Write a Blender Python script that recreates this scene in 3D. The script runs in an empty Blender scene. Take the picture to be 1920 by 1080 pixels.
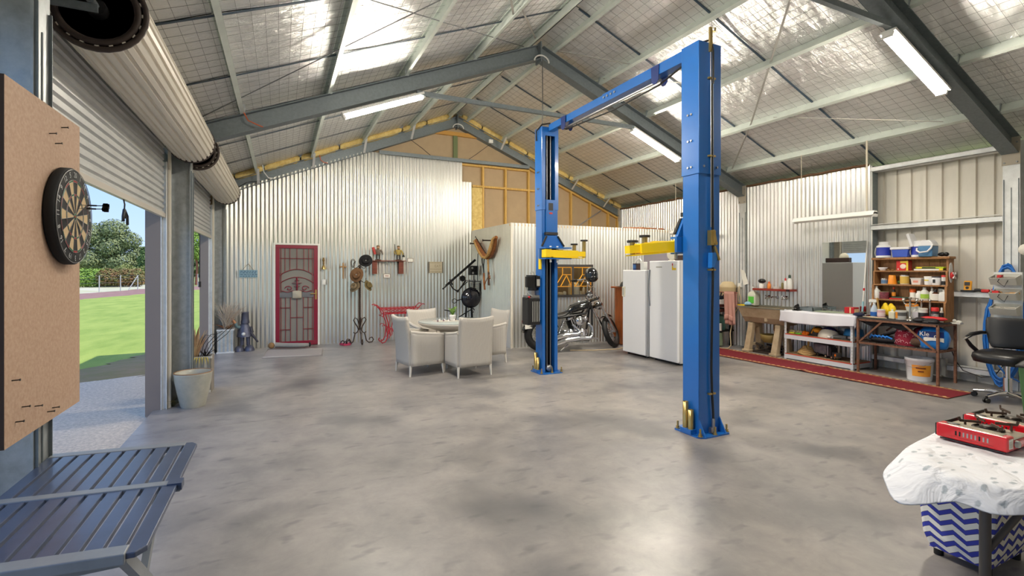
import bpy, math, random
from mathutils import Vector, Matrix
R = math.radians
random.seed(7)
SC = bpy.context.scene
COL = SC.collection

# ---------------------------------------------------------------- camera, sky, sun, exposure
cam_d = bpy.data.cameras.new('camera')
cam = bpy.data.objects.new('camera', cam_d); COL.objects.link(cam)
cam.location = (0, 0, 1.55); cam.rotation_euler = (R(90), 0, -0.4455)
cam_d.sensor_width = 36; cam_d.lens = 907.37/1920*36; cam_d.shift_y = -34.16/1920
cam_d.clip_start = .05; cam_d.clip_end = 600
SC.camera = cam
W = bpy.data.worlds.new('World'); SC.world = W; W.use_nodes = True
nt = W.node_tree; bg = nt.nodes['Background']
SUN_EL, SUN_AZ = R(61), R(112)
tcw = nt.nodes.new('ShaderNodeTexCoord'); spw = nt.nodes.new('ShaderNodeSeparateXYZ'); rmp = nt.nodes.new('ShaderNodeValToRGB')
nt.links.new(tcw.outputs['Generated'], spw.inputs[0]); nt.links.new(spw.outputs[2], rmp.inputs[0]); nt.links.new(rmp.outputs[0], bg.inputs[0])
e = rmp.color_ramp.elements                      # clear sky: pale at the horizon, deeper blue overhead, the same all round
e[0].position = 0.0; e[0].color = (.56, .72, .96, 1); e[1].position = 1.0; e[1].color = (.16, .33, .80, 1)
q = e.new(.14); q.color = (.40, .60, .93, 1)
bg.inputs[1].default_value = 1.25
sl = bpy.data.lights.new('sun', 'SUN'); sl.energy = 4.2; sl.angle = R(.6); sl.color = (1, .95, .86)
so = bpy.data.objects.new('sun', sl); COL.objects.link(so)
sdir = Vector((math.sin(SUN_AZ)*math.cos(SUN_EL), math.cos(SUN_AZ)*math.cos(SUN_EL), math.sin(SUN_EL)))
so.rotation_euler = sdir.to_track_quat('Z', 'Y').to_euler(); so.location = (30, -20, 40)
TUBE = 285.0            # brightness of the fluorescent tubes
vs = SC.view_settings
vs.view_transform = 'Standard'; vs.look = 'None'; vs.gamma = 1; vs.use_curve_mapping = False
vs.exposure = 0.1
SC.cycles.use_denoising = True
SC.cycles.max_bounces = 10; SC.cycles.diffuse_bounces = 6; SC.cycles.glossy_bounces = 5
SC.cycles.sample_clamp_indirect = 6

# ---------------------------------------------------------------- mesh builder
class MB:
    def __init__(s): s.v = []; s.f = []; s.s = []
    def add(s, vs, fs, sm=False):
        o = len(s.v); s.v += [tuple(p) for p in vs]
        for f in fs: s.f.append([i+o for i in f]); s.s.append(sm)
        return s
    def bb(s, x0, x1, y0, y1, z0, z1):
        v = [(x, y, z) for x in (x0, x1) for y in (y0, y1) for z in (z0, z1)]
        return s.add(v, [(0,1,3,2),(4,6,7,5),(0,4,5,1),(2,3,7,6),(0,2,6,4),(1,5,7,3)])
    def box(s, c, d, rz=0, ry=0, rx=0):
        m = Matrix.Translation(c) @ Matrix.Rotation(rz,4,'Z') @ Matrix.Rotation(ry,4,'Y') @ Matrix.Rotation(rx,4,'X')
        v = [m @ Vector((x*d[0]/2, y*d[1]/2, z*d[2]/2)) for x in (-1,1) for y in (-1,1) for z in (-1,1)]
        return s.add(v, [(0,1,3,2),(4,6,7,5),(0,4,5,1),(2,3,7,6),(0,2,6,4),(1,5,7,3)])
    def bar(s, p, q, w, h, up=(0,0,1)):
        p, q = Vector(p), Vector(q); d = (q-p).normalized(); up = Vector(up)
        if abs(d.dot(up)) > .98: up = Vector((1,0,0))
        a = d.cross(up).normalized(); b = a.cross(d)
        v = []
        for e in (p, q):
            for i, j in ((-1,-1),(1,-1),(1,1),(-1,1)): v.append(e + a*w/2*i + b*h/2*j)
        return s.add(v, [(0,3,2,1),(4,5,6,7),(0,1,5,4),(1,2,6,5),(2,3,7,6),(3,0,4,7)])
    def cyl(s, p, q, r, r2=None, n=12, cap=True):
        r2 = r if r2 is None else r2
        p, q = Vector(p), Vector(q); d = (q-p).normalized()
        up = Vector((0,0,1)) if abs(d.z) < .9 else Vector((1,0,0))
        a = d.cross(up).normalized(); b = d.cross(a)
        v = []
        for i in range(n):
            t = 2*math.pi*i/n; u = a*math.cos(t)+b*math.sin(t)
            v += [p+u*r, q+u*r2]
        s.add(v, [(2*i, 2*i+1, 2*((i+1)%n)+1, 2*((i+1)%n)) for i in range(n)], True)
        if cap:
            s.add([v[2*i] for i in range(n)], [tuple(range(n))]); s.add([v[2*i+1] for i in range(n)], [tuple(range(n-1,-1,-1))])
        return s
    def tube(s, path, r, n=6, closed=False, cap=True):
        P = [Vector(p) for p in path]; m = len(P)
        rr = r if isinstance(r, (list, tuple)) else [r]*m
        v = []; prev = None
        for i, p in enumerate(P):
            if closed: d = P[(i+1)%m]-P[i-1]
            else: d = P[min(i+1,m-1)]-P[max(i-1,0)]
            d = d.normalized() if d.length > 1e-9 else Vector((0,0,1))
            if prev is None:
                up = Vector((0,0,1)) if abs(d.z) < .9 else Vector((1,0,0))
                a = d.cross(up).normalized()
            else:
                a = (prev - d*prev.dot(d)); a = a.normalized() if a.length > 1e-6 else d.orthogonal().normalized()
            prev = a; b = d.cross(a)
            for k in range(n):
                t = 2*math.pi*k/n; v.append(p + (a*math.cos(t)+b*math.sin(t))*rr[i])
        f = []
        for i in range(m if closed else m-1):
            j = (i+1) % m
            for k in range(n): f.append((i*n+k, i*n+(k+1)%n, j*n+(k+1)%n, j*n+k))
        s.add(v, f, True)
        if cap and not closed:
            s.add(v[:n], [tuple(range(n-1,-1,-1))]); s.add(v[-n:], [tuple(range(n))])
        return s
    def lathe(s, prof, c=(0,0,0), n=16, axis='z', sm=True, sx=1, sy=1, cap=True):
        v = []
        for (r, z) in prof:
            for k in range(n):
                t = 2*math.pi*k/n; x, y = r*math.cos(t)*sx, r*math.sin(t)*sy
                p = (x, y, z) if axis == 'z' else ((z, x, y) if axis == 'x' else (x, z, y))
                v.append((p[0]+c[0], p[1]+c[1], p[2]+c[2]))
        f = [(i*n+k, i*n+(k+1)%n, (i+1)*n+(k+1)%n, (i+1)*n+k) for i in range(len(prof)-1) for k in range(n)]
        s.add(v, f, sm)
        if cap:
            if prof[0][0] > 1e-5: s.add(v[:n], [tuple(range(n-1,-1,-1))])
            if prof[-1][0] > 1e-5: s.add(v[-n:], [tuple(range(n))])
        return s
    def ell(s, c, rx, ry=None, rz=None, n=12, m=8, z0=-1, z1=1, rot=None):
        ry = rx if ry is None else ry; rz = rx if rz is None else rz
        a0, a1 = math.asin(z0), math.asin(z1); v = []
        for i in range(m+1):
            t = a0+(a1-a0)*i/m
            for k in range(n):
                u = 2*math.pi*k/n
                p = Vector((rx*math.cos(t)*math.cos(u), ry*math.cos(t)*math.sin(u), rz*math.sin(t)))
                if rot: p = rot @ p
                v.append(p+Vector(c))
        s.add(v, [(i*n+k, i*n+(k+1)%n, (i+1)*n+(k+1)%n, (i+1)*n+k) for i in range(m) for k in range(n)], True)
        if z0 > -1: s.add(v[:n], [tuple(range(n-1,-1,-1))])
        if z1 < 1: s.add(v[-n:], [tuple(range(n))])
        return s
    def prism(s, poly, axis, a, b):
        def P(u, w, t): return {'x': (t,u,w), 'y': (u,t,w), 'z': (u,w,t)}[axis]
        n = len(poly); v = [P(u,w,a) for u,w in poly]+[P(u,w,b) for u,w in poly]
        return s.add(v, [tuple(range(n-1,-1,-1)), tuple(range(n,2*n))]+[(i,(i+1)%n,(i+1)%n+n,i+n) for i in range(n)])
    def quad(s, *p): return s.add(p, [tuple(range(len(p)))])
    def loft(s, rings, sm=True, cap=True, closed=True):
        n = len(rings[0]); v = [p for r in rings for p in r]
        K = n if closed else n-1
        s.add(v, [(i*n+k, i*n+(k+1)%n, (i+1)*n+(k+1)%n, (i+1)*n+k) for i in range(len(rings)-1) for k in range(K)], sm)
        if cap and closed: s.add(rings[0], [tuple(range(n-1,-1,-1))]); s.add(rings[-1], [tuple(range(n))])
        return s
    def grid(s, fn, nu, nv, sm=True):
        v = [fn(i/nu, j/nv) for i in range(nu+1) for j in range(nv+1)]
        return s.add(v, [(i*(nv+1)+j, (i+1)*(nv+1)+j, (i+1)*(nv+1)+j+1, i*(nv+1)+j+1) for i in range(nu) for j in range(nv)], sm)
    def xf(s, m, start=0):
        s.v[start:] = [tuple(m @ Vector(p)) for p in s.v[start:]]; return s

CH = {}; INV = {}
def tag(o, label=None, cat=None, group=None, kind=None):
    if label: o['label'] = label
    if cat: o['category'] = cat
    if group: o['group'] = group
    if kind: o['kind'] = kind
    return o
def thing(name, label=None, cat=None, loc=(0,0,0), rz=0, group=None, kind=None, world=True):
    o = bpy.data.objects.new(name, None); COL.objects.link(o)
    o.location = loc; o.rotation_euler = (0,0,rz); o.empty_display_size = .1
    CH[o.name] = []
    if world: INV[o.name] = (Matrix.Translation(loc) @ Matrix.Rotation(rz,4,'Z')).inverted()
    return tag(o, label, cat, group, kind)
def fin(name, mb, mat, parent=None, label=None, cat=None, group=None, kind=None, bevel=0, sub=0, seg=2, solid=0):
    me = bpy.data.meshes.new(name)
    v = mb.v; loc = None
    if parent is not None:
        m = INV.get(parent.name)
        if m is not None: v = [m @ Vector(p) for p in v]
    elif cat:
        xs = [p[0] for p in v]; ys = [p[1] for p in v]; z0 = min(p[2] for p in v)
        loc = ((min(xs)+max(xs))/2, (min(ys)+max(ys))/2, z0)
        v = [(p[0]-loc[0], p[1]-loc[1], p[2]-loc[2]) for p in v]
    me.from_pydata([tuple(p) for p in v], [], mb.f)
    me.polygons.foreach_set('use_smooth', mb.s)
    if mat: me.materials.append(mat)
    o = bpy.data.objects.new(name, me); COL.objects.link(o); CH[o.name] = []
    if parent is not None:
        o.parent = parent; CH[parent.name].append(o)
        if parent.name in INV: INV[o.name] = INV[parent.name]
    elif loc:
        o.location = loc; INV[o.name] = Matrix.Translation(loc).inverted()
    if solid:
        md = o.modifiers.new('solid', 'SOLIDIFY'); md.thickness = solid; md.offset = 0
    if bevel:
        md = o.modifiers.new('bevel', 'BEVEL'); md.width = bevel; md.segments = seg; md.limit_method = 'ANGLE'; md.angle_limit = R(40)
    if sub:
        md = o.modifiers.new('sub', 'SUBSURF'); md.levels = sub; md.render_levels = sub
    return tag(o, label, cat, group, kind)
def dup(o, loc=None, rz=None, label=None, group=None, parent=None, scale=None):
    c = o.copy(); COL.objects.link(c); CH[c.name] = []
    if parent is not None: c.parent = parent; CH[parent.name].append(c)
    if loc is not None: c.location = loc
    if rz is not None: c.rotation_euler = (0,0,rz)
    if scale is not None: c.scale = scale if isinstance(scale, (tuple, list)) else (scale,)*3
    for ch in list(CH.get(o.name, [])): dup(ch, parent=c)
    if label: c['label'] = label
    if group: c['group'] = group
    return c
def text(name, body, size, origin, right, up, mat, parent, ext=.0006, align='CENTER'):
    cu = bpy.data.curves.new('txt', 'FONT'); cu.body = body; cu.size = size; cu.extrude = ext
    cu.align_x = align; cu.align_y = 'CENTER'; cu.resolution_u = 2
    t = bpy.data.objects.new('txt', cu)
    me0 = t.to_mesh()
    r, u = Vector(right).normalized(), Vector(up).normalized(); n = r.cross(u); o = Vector(origin)
    mb = MB(); mb.add([o + r*p.co.x + u*p.co.y + n*p.co.z for p in me0.vertices], [tuple(p.vertices) for p in me0.polygons])
    t.to_mesh_clear(); bpy.data.objects.remove(t); bpy.data.curves.remove(cu)
    return fin(name, mb, mat, parent)

# ---------------------------------------------------------------- materials
def lin(c):
    if isinstance(c, str): c = tuple(int(c[i:i+2],16) for i in (0,2,4))
    return tuple((x/255/12.92 if x <= 10 else ((x/255+.055)/1.055)**2.4) for x in c)+(1,)
MC = {}
def mat(name, col, rough=.5, metal=0, var=0, vscale=6, bump=0, bscale=40, col2=None, coat=0, trans=0, emit=0, stretch=None, spec=None, rvar=0, alpha=1):
    if name in MC: return MC[name]
    m = bpy.data.materials.new(name); m.use_nodes = True; n = m.node_tree.nodes; L = m.node_tree.links
    b = n['Principled BSDF']; c = lin(col)
    b.inputs['Base Color'].default_value = c; b.inputs['Roughness'].default_value = rough; b.inputs['Metallic'].default_value = metal
    if coat: b.inputs['Coat Weight'].default_value = coat; b.inputs['Coat Roughness'].default_value = .08
    if trans: b.inputs['Transmission Weight'].default_value = trans
    if spec is not None: b.inputs['Specular IOR Level'].default_value = spec
    if alpha < 1: b.inputs['Alpha'].default_value = alpha
    if emit: b.inputs['Emission Color'].default_value = c; b.inputs['Emission Strength'].default_value = emit
    if var or bump or col2 or rvar:
        tc = n.new('ShaderNodeTexCoord'); mp = n.new('ShaderNodeMapping'); L.new(tc.outputs['Object'], mp.inputs[0])
        if stretch: mp.inputs['Scale'].default_value = stretch
        if var or col2 or rvar:
            no = n.new('ShaderNodeTexNoise'); no.inputs['Scale'].default_value = vscale; no.inputs['Detail'].default_value = 6; no.inputs['Roughness'].default_value = .65
            L.new(mp.outputs[0], no.inputs['Vector'])
            cr = n.new('ShaderNodeValToRGB'); cr.color_ramp.elements[0].position = .32; cr.color_ramp.elements[1].position = .68
            c2 = lin(col2) if col2 else tuple(x*(1-var) for x in c[:3])+(1,)
            c1 = c if col2 else tuple(min(1, x*(1+var*.6)) for x in c[:3])+(1,)
            cr.color_ramp.elements[0].color = c2; cr.color_ramp.elements[1].color = c1
            L.new(no.outputs[0], cr.inputs[0])
            if var or col2: L.new(cr.outputs[0], b.inputs['Base Color'])
            if rvar:
                mr = n.new('ShaderNodeMapRange'); mr.inputs['To Min'].default_value = max(0, rough-rvar); mr.inputs['To Max'].default_value = rough+rvar
                mr.inputs['From Min'].default_value = .3; mr.inputs['From Max'].default_value = .7
                L.new(no.outputs[0], mr.inputs[0]); L.new(mr.outputs[0], b.inputs['Roughness'])
        if bump:
            n2 = n.new('ShaderNodeTexNoise'); n2.inputs['Scale'].default_value = bscale; n2.inputs['Detail'].default_value = 4
            L.new(mp.outputs[0], n2.inputs['Vector'])
            bu = n.new('ShaderNodeBump'); bu.inputs['Strength'].default_value = bump; bu.inputs['Distance'].default_value = .01
            L.new(n2.outputs[0], bu.inputs['Height']); L.new(bu.outputs[0], b.inputs['Normal'])
    MC[name] = m; return m

def mat_concrete():
    m = mat('polished_concrete', (146,141,135), .3); n = m.node_tree.nodes; L = m.node_tree.links; b = n['Principled BSDF']
    tc = n.new('ShaderNodeTexCoord')
    def noise(sc, det, dist=0, ro=.6, st=None):
        x = n.new('ShaderNodeTexNoise'); x.inputs['Scale'].default_value = sc; x.inputs['Detail'].default_value = det
        x.inputs['Distortion'].default_value = dist; x.inputs['Roughness'].default_value = ro
        if st:
            mp = n.new('ShaderNodeMapping'); mp.inputs['Scale'].default_value = st; mp.inputs['Rotation'].default_value = (0,0,.35)
            L.new(tc.outputs['Object'], mp.inputs[0]); L.new(mp.outputs[0], x.inputs['Vector'])
        else: L.new(tc.outputs['Object'], x.inputs['Vector'])
        return x
    def ramp(src, p0, p1, c0, c1):
        r = n.new('ShaderNodeValToRGB'); r.color_ramp.elements[0].position = p0; r.color_ramp.elements[1].position = p1
        r.color_ramp.elements[0].color = c0; r.color_ramp.elements[1].color = c1; L.new(src.outputs[0], r.inputs[0]); return r
    def mixc(a, bb_, fac, mode='MIX'):
        x = n.new('ShaderNodeMixRGB'); x.blend_type = mode
        L.new(a.outputs[0], x.inputs[1]); L.new(bb_.outputs[0], x.inputs[2])
        if isinstance(fac, float): x.inputs[0].default_value = fac
        else: L.new(fac.outputs[0], x.inputs[0])
        return x
    base = ramp(noise(.45, 7, .4), .3, .7, lin((140,138,139)), lin((164,159,153)))
    mott = ramp(noise(2.6, 9, .3, .7), .33, .7, (.6,.6,.62,1), (1.12,1.09,1.06,1))
    a = mixc(base, mott, .8, 'MULTIPLY')
    spot = ramp(noise(1.1, 2.5, .2, .45), .53, .72, (0,0,0,1), (1,1,1,1))
    dark = n.new('ShaderNodeRGB'); dark.outputs[0].default_value = lin((92,92,96))
    sm_ = n.new('ShaderNodeMath'); sm_.operation = 'MULTIPLY'; sm_.inputs[1].default_value = .85; L.new(spot.outputs[0], sm_.inputs[0])
    a2 = mixc(a, dark, sm_)
    fleck = ramp(noise(5, 2, .1, .45, (1, 2, 1)), .6, .76, (0,0,0,1), (1,1,1,1))
    fm = n.new('ShaderNodeMath'); fm.operation = 'MULTIPLY'; fm.inputs[1].default_value = .65; L.new(fleck.outputs[0], fm.inputs[0])
    a3 = mixc(a2, dark, fm)
    L.new(a3.outputs[0], b.inputs['Base Color'])
    mr = n.new('ShaderNodeMapRange'); mr.inputs['From Min'].default_value = .3; mr.inputs['From Max'].default_value = .7
    mr.inputs['To Min'].default_value = .285; mr.inputs['To Max'].default_value = .42
    L.new(noise(1.6, 6).outputs[0], mr.inputs[0]); L.new(mr.outputs[0], b.inputs['Roughness'])
    bu = n.new('ShaderNodeBump'); bu.inputs['Strength'].default_value = .06; bu.inputs['Distance'].default_value = .01
    L.new(noise(6, 5).outputs[0], bu.inputs['Height']); L.new(bu.outputs[0], b.inputs['Normal'])
    return m
def mat_foil():
    m = mat('reflective_foil', (246,246,245), .3, .84); n = m.node_tree.nodes; L = m.node_tree.links; b = n['Principled BSDF']
    tc = n.new('ShaderNodeTexCoord'); mp = n.new('ShaderNodeMapping'); mp.inputs['Scale'].default_value = (.32, 1.35, 1)
    L.new(tc.outputs['Object'], mp.inputs[0])
    a = n.new('ShaderNodeTexNoise'); a.inputs['Scale'].default_value = 9; a.inputs['Detail'].default_value = 7; a.inputs['Distortion'].default_value = .6; a.inputs['Roughness'].default_value = .62
    L.new(mp.outputs[0], a.inputs['Vector'])
    c = n.new('ShaderNodeTexNoise'); c.inputs['Scale'].default_value = 2.2; c.inputs['Detail'].default_value = 3; L.new(tc.outputs['Object'], c.inputs['Vector'])
    ad = n.new('ShaderNodeMath'); ad.operation = 'ADD'; L.new(a.outputs[0], ad.inputs[0]); L.new(c.outputs[0], ad.inputs[1])
    bu = n.new('ShaderNodeBump'); bu.inputs['Strength'].default_value = .9; bu.inputs['Distance'].default_value = .06
    L.new(ad.outputs[0], bu.inputs['Height']); L.new(bu.outputs[0], b.inputs['Normal'])
    d = n.new('ShaderNodeTexNoise'); d.inputs['Scale'].default_value = .9; d.inputs['Detail'].default_value = 4; L.new(tc.outputs['Object'], d.inputs['Vector'])
    mr = n.new('ShaderNodeMapRange'); mr.inputs['From Min'].default_value = .3; mr.inputs['From Max'].default_value = .7
    mr.inputs['To Min'].default_value = .285; mr.inputs['To Max'].default_value = .4
    L.new(d.outputs[0], mr.inputs[0]); L.new(mr.outputs[0], b.inputs['Roughness'])
    return m
def mat_wicker():
    m = mat('woven_resin', (205,199,190), .55); n = m.node_tree.nodes; L = m.node_tree.links; b = n['Principled BSDF']
    tc = n.new('ShaderNodeTexCoord')
    def wave(ax, sc):
        w = n.new('ShaderNodeTexWave'); w.wave_type = 'BANDS'; w.bands_direction = ax; w.inputs['Scale'].default_value = sc
        L.new(tc.outputs['Object'], w.inputs['Vector']); return w
    w1 = wave('Z', 42)
    mp = n.new('ShaderNodeMapping'); L.new(tc.outputs['Object'], mp.inputs[0]); mp.inputs['Rotation'].default_value = (0,0,R(45))
    w2 = n.new('ShaderNodeTexWave'); w2.bands_direction = 'X'; w2.inputs['Scale'].default_value = 33; L.new(mp.outputs[0], w2.inputs['Vector'])
    mu = n.new('ShaderNodeMath'); mu.operation = 'MULTIPLY'; L.new(w1.outputs['Fac'], mu.inputs[0]); L.new(w2.outputs['Fac'], mu.inputs[1])
    cr = n.new('ShaderNodeValToRGB'); cr.color_ramp.elements[0].color = lin((176,170,161)); cr.color_ramp.elements[1].color = lin((224,220,213)); cr.color_ramp.elements[1].position = .5
    L.new(mu.outputs[0], cr.inputs[0]); L.new(cr.outputs[0], b.inputs['Base Color'])
    bu = n.new('ShaderNodeBump'); bu.inputs['Strength'].default_value = .5; bu.inputs['Distance'].default_value = .004
    L.new(mu.outputs[0], bu.inputs['Height']); L.new(bu.outputs[0], b.inputs['Normal'])
    return m
CONC = mat_concrete(); FOIL = mat_foil(); WICK = mat_wicker()
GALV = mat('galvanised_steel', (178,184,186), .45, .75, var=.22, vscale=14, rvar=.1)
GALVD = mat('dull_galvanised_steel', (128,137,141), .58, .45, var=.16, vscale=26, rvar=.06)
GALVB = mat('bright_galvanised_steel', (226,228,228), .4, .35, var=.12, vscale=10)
PURL = mat('purlin_steel', (214,222,214), .45, .3, var=.1, vscale=5)
ZINC = mat('corrugated_zinc', (226,226,220), .32, .85, var=.08, vscale=3, stretch=(1,1,.2))
CREAM = mat('cream_steel', (222,215,201), .42, .0, var=.04, vscale=4)
RIBW = mat('ribbed_cladding', (222,217,206), .4, .15, var=.08, vscale=3, stretch=(1,1,.3))
SHUT = mat('shutter_steel', (196,198,198), .4, .3, var=.1, vscale=5)
TAUPE = mat('taupe_flashing', (132,124,122), .55)
RUBBER = mat('black_rubber', (24,24,25), .6)
BLACK = mat('black_paint', (18,18,20), .35)
BLKP = mat('black_plastic', (28,28,31), .45)
CHROME = mat('chrome', (225,225,228), .08, 1)
STEEL = mat('plain_steel', (170,170,172), .3, .9)
BRASS = mat('zinc_brass', (190,165,105), .3, .85)
LBLUE = mat('lift_blue', (26,106,190), .3, 0, var=.06, vscale=2, coat=.6)
YEL = mat('arm_yellow', (250,214,20), .4, 0, coat=.2)
WHITE = mat('white_enamel', (248,249,252), .24, 0, coat=.3)
WHP = mat('white_plastic', (232,232,228), .45)
REDP = mat('red_paint', (196,28,34), .35, coat=.2)
ORNG = mat('orange_plastic', (236,120,22), .45)
PAPER = mat('paper', (236,234,226), .8)
PINE = mat('pine_timber', (222,184,104), .65, 0, col2=(190,148,70), vscale=9, stretch=(6,6,.6))
OAK = mat('brown_timber', (172,124,78), .6, 0, col2=(132,92,54), vscale=8, stretch=(5,5,.7))
MDF = mat('particle_board', (190,162,140), .75, 0, var=.1, vscale=60, bump=.12, bscale=70, col2=(172,142,120))
LINE = mat('tan_lining_board', (180,158,126), .8, 0, var=.06, vscale=5)
BATT = mat('yellow_insulation', (234,212,142), .95, 0, col2=(204,172,100), vscale=14, bump=1.0, bscale=30)
WIRE = mat('wire', (120,122,124), .4, .8)
CABLE = mat('black_cable', (16,16,17), .5)
GREYP = mat('grey_plastic', (178,178,172), .55)
RUST = mat('rusty_steel', (146,104,80), .75, .2, col2=(104,70,54), vscale=25)
GLASS = mat('clear_glass', (235,240,238), .04, 0, trans=1.0)
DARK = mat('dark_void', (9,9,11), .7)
# ---------------------------------------------------------------- roof geometry
RX, SL = 3.7325, .405
def zu(x): return 4.908-SL*abs(x-RX)
def zt(x): return 5.141-SL*abs(x-RX)
def zf(x): return 5.262-SL*abs(x-RX)
FR = [2.83, 6.82, 10.82]
ANG = math.atan(SL)

# floor: cast slabs with sawn joints
floor = thing('floor', kind='structure')
xs_, ys_ = [-1.27, 8.68], [-5.4, 5.6, 11.0]
for i in range(1):
    for j in range(2):
        b = MB(); g = .002
        b.bb(xs_[i]+(g if i else 0), xs_[i+1]-g, ys_[j]+g, ys_[j+1]-g, -.14, 0)
        fin('concrete_slab', b, CONC, floor, bevel=.002, seg=1)
b = MB(); b.bb(-1.26, 8.67, -5.4, 11, -.16, -.012); fin('joint_bed', b, mat('joint_dirt', (118,114,108), .9), floor)

# ground outdoors
GRAV = mat('gravel', (212,198,180), .95, 0, var=.3, vscale=30, bump=.8, bscale=60)
def ragged(name, pts, z, m, amp=.15, n=14, kind='structure', parent=None):
    rnd = random.Random(len(name)); P = []
    for i, p in enumerate(pts):
        q = pts[(i+1) % len(pts)]
        for k in range(n):
            t = k/n; j = 0 if k == 0 else rnd.uniform(-amp, amp)
            P.append((p[0]+(q[0]-p[0])*t+j, p[1]+(q[1]-p[1])*t+j*.6, z))
    b = MB(); b.quad(*P)
    return fin(name, b, m, parent, kind=kind)
b = MB(); b.quad((-160,-60,-.16),(60,-60,-.16),(60,190,-.16),(-160,190,-.16))
fin('ground', b, mat('dry_pasture', (150,150,88), 1, 0, col2=(118,130,66), vscale=.6), kind='structure')
ragged('gravel_apron', [(-1.27,-8),(-1.27,9.0),(-2.0,9.15),(-2.7,8.9),(-4.2,7.0),(-6,2),(-6,-8)], -.07, GRAV, .1)
ragged('dirt_edge', [(-1.27,8.2),(-1.27,14.8),(-1.9,13),(-2.35,11.6),(-3.0,9.9),(-4.6,7.6),(-6.4,2),(-5.5,2)], -.085, mat('bare_dirt', (150,128,98), 1, 0, col2=(128,120,74), vscale=3), .14)
LAWN = mat('mown_grass', (160,174,82), 1, 0, col2=(128,150,60), vscale=1.6, bump=1, bscale=70, stretch=(1,.35,1))
ragged('lawn', [(-1.27,6),(2,14),(2,60),(-6.9,46),(-10.2,34),(-14,20),(-20,-6),(-6,-6),(-4,5)], -.1, LAWN, .2, 20)
ragged('red_gravel_road', [(60,80),(-7,47),(-10.4,33.6),(-22,-6),(-28,-6),(-13.2,40),(-10,56),(50,120)], -.12, mat('red_gravel', (158,122,112), 1, 0, col2=(134,98,92), vscale=2), .3)
ragged('pale_verge', [(-10,56),(-13.2,40),(-28,-6),(-40,-6),(-19,56),(-10,76)], -.13, mat('pale_gravel', (206,198,182), 1, 0, col2=(172,172,120), vscale=.5), .3)

# ceiling: foil blanket, wire netting, purlins, roof sheet
ceil = thing('ceiling', kind='structure')
b = MB()
for s in (-1, 1): b.quad((RX, -5.3, zf(RX)+.06), (RX+s*5.2, -5.3, zf(RX+5.2)+.06), (RX+s*5.2, 11.1, zf(RX+5.2)+.06), (RX, 11.1, zf(RX)+.06))
fin('unseen_roof_sheet', b, GALVD, ceil)  # unseen sheet over the foil, put in to block leaking sky light
TAPE = mat('joint_tape', (58,76,92), .6)
yj = [11.02-1.32*k for k in range(13)]
for s in (-1, 1):
    for k in range(12):
        y1, y0 = yj[k]-.008, yj[k+1]+.008; b = MB()
        def fo(u, v, y0=y0, y1=y1, s=s):
            d = .01+u*5.12; x = RX+s*d; ph = (d-.2)/1.0 % 1
            return (x, y0+(y1-y0)*v, zf(x)-.014*math.sin(math.pi*ph)-.008*math.sin(math.pi*v))
        b.grid(fo, 30, 6); fin('foil_sheet', b, FOIL, ceil)
        b = MB(); x0, x1 = RX+s*.05, RX+s*5.12; y = yj[k+1]
        b.bar((x0, y, zf(x0)-.022), (x1, y, zf(x1)-.022), .03, .004, (0,0,1)); fin('tape_joint', b, TAPE, ceil)
b = MB()
for s in (-1, 1):
    y = -5.1
    while y < 11: x0, x1 = RX+s*.03, RX+s*5.1; b.bar((x0,y,zf(x0)-.026),(x1,y,zf(x1)-.026),.0019,.0019); y += .15
    d = .15
    while d < 5.1:
        x = RX+s*d; b.bar((x,-5.2,zf(x)-.022),(x,10.95,zf(x)-.022),.0019,.0019); d += .1
fin('wire_netting', b, mat('netting_wire', (120,121,122), .5, .5), ceil, kind='stuff')
PD = [.2, 1.1, 2.12, 3.13, 4.13]
for s in (-1, 1):
    for d in PD:
        x = RX+s*d; z0 = zt(x)-.006; h, w, t = .112, .052, .005
        ca, sa = math.cos(ANG), math.sin(ANG)*s
        # C section: local (u down-slope outwards, v normal)
        pol = [(0,0),(w,0),(w,.014),(w-t,.014),(w-t,t),(t,t),(t,h-t),(w-t,h-t),(w-t,h-.014),(w,h-.014),(w,h),(0,h)]
        pts = [(x + s*u*ca + v*sa, z0 - u*abs(math.sin(ANG)) + v*ca) for u, v in pol]
        b = MB(); b.prism(pts, 'y', -5.3, 10.98); fin('roof_purlin', b, PURL, ceil)
for x in (RX-5.02, RX+5.02):
    b = MB(); b.bb(x-.03, x+.03, -5.3, 10.98, zt(x)-.09, zt(x)+.03); fin('eave_purlin', b, GALVB, ceil)
# tension rods and straps under the roof
def roofline(p, q, off, r, m, name):
    b = MB(); b.tube([(p[0],p[1],zf(p[0])-off),(q[0],q[1],zf(q[0])-off)], r, 5); return fin(name, b, m, ceil)
roofline((-1.0,6.7),(3.4,2.9),.115,.006,WIRE,'brace_rod'); roofline((-1.0,2.9),(3.4,6.7),.115,.006,WIRE,'brace_rod')
STRAP = mat('strap_steel', (176,174,168), .5, .4)
for p, q in (((7.86,6.6),(6.86,5.4)),((6.86,5.4),(5.85,4.3)),((5.85,4.3),(4.83,3.2)),((7.86,3.3),(6.86,5.0)),((4.83,6.6),(5.85,5.2)),((4.0,6.7),(4.9,5.9)),((1.6,3.6),(2.6,5.4)),((2.6,5.2),(3.5,6.5))):
    b = MB(); b.bar((p[0],p[1],zt(p[0])+.03),(q[0],q[1],zt(q[0])+.03),.025,.008); fin('roof_strap', b, STRAP, ceil)

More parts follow.
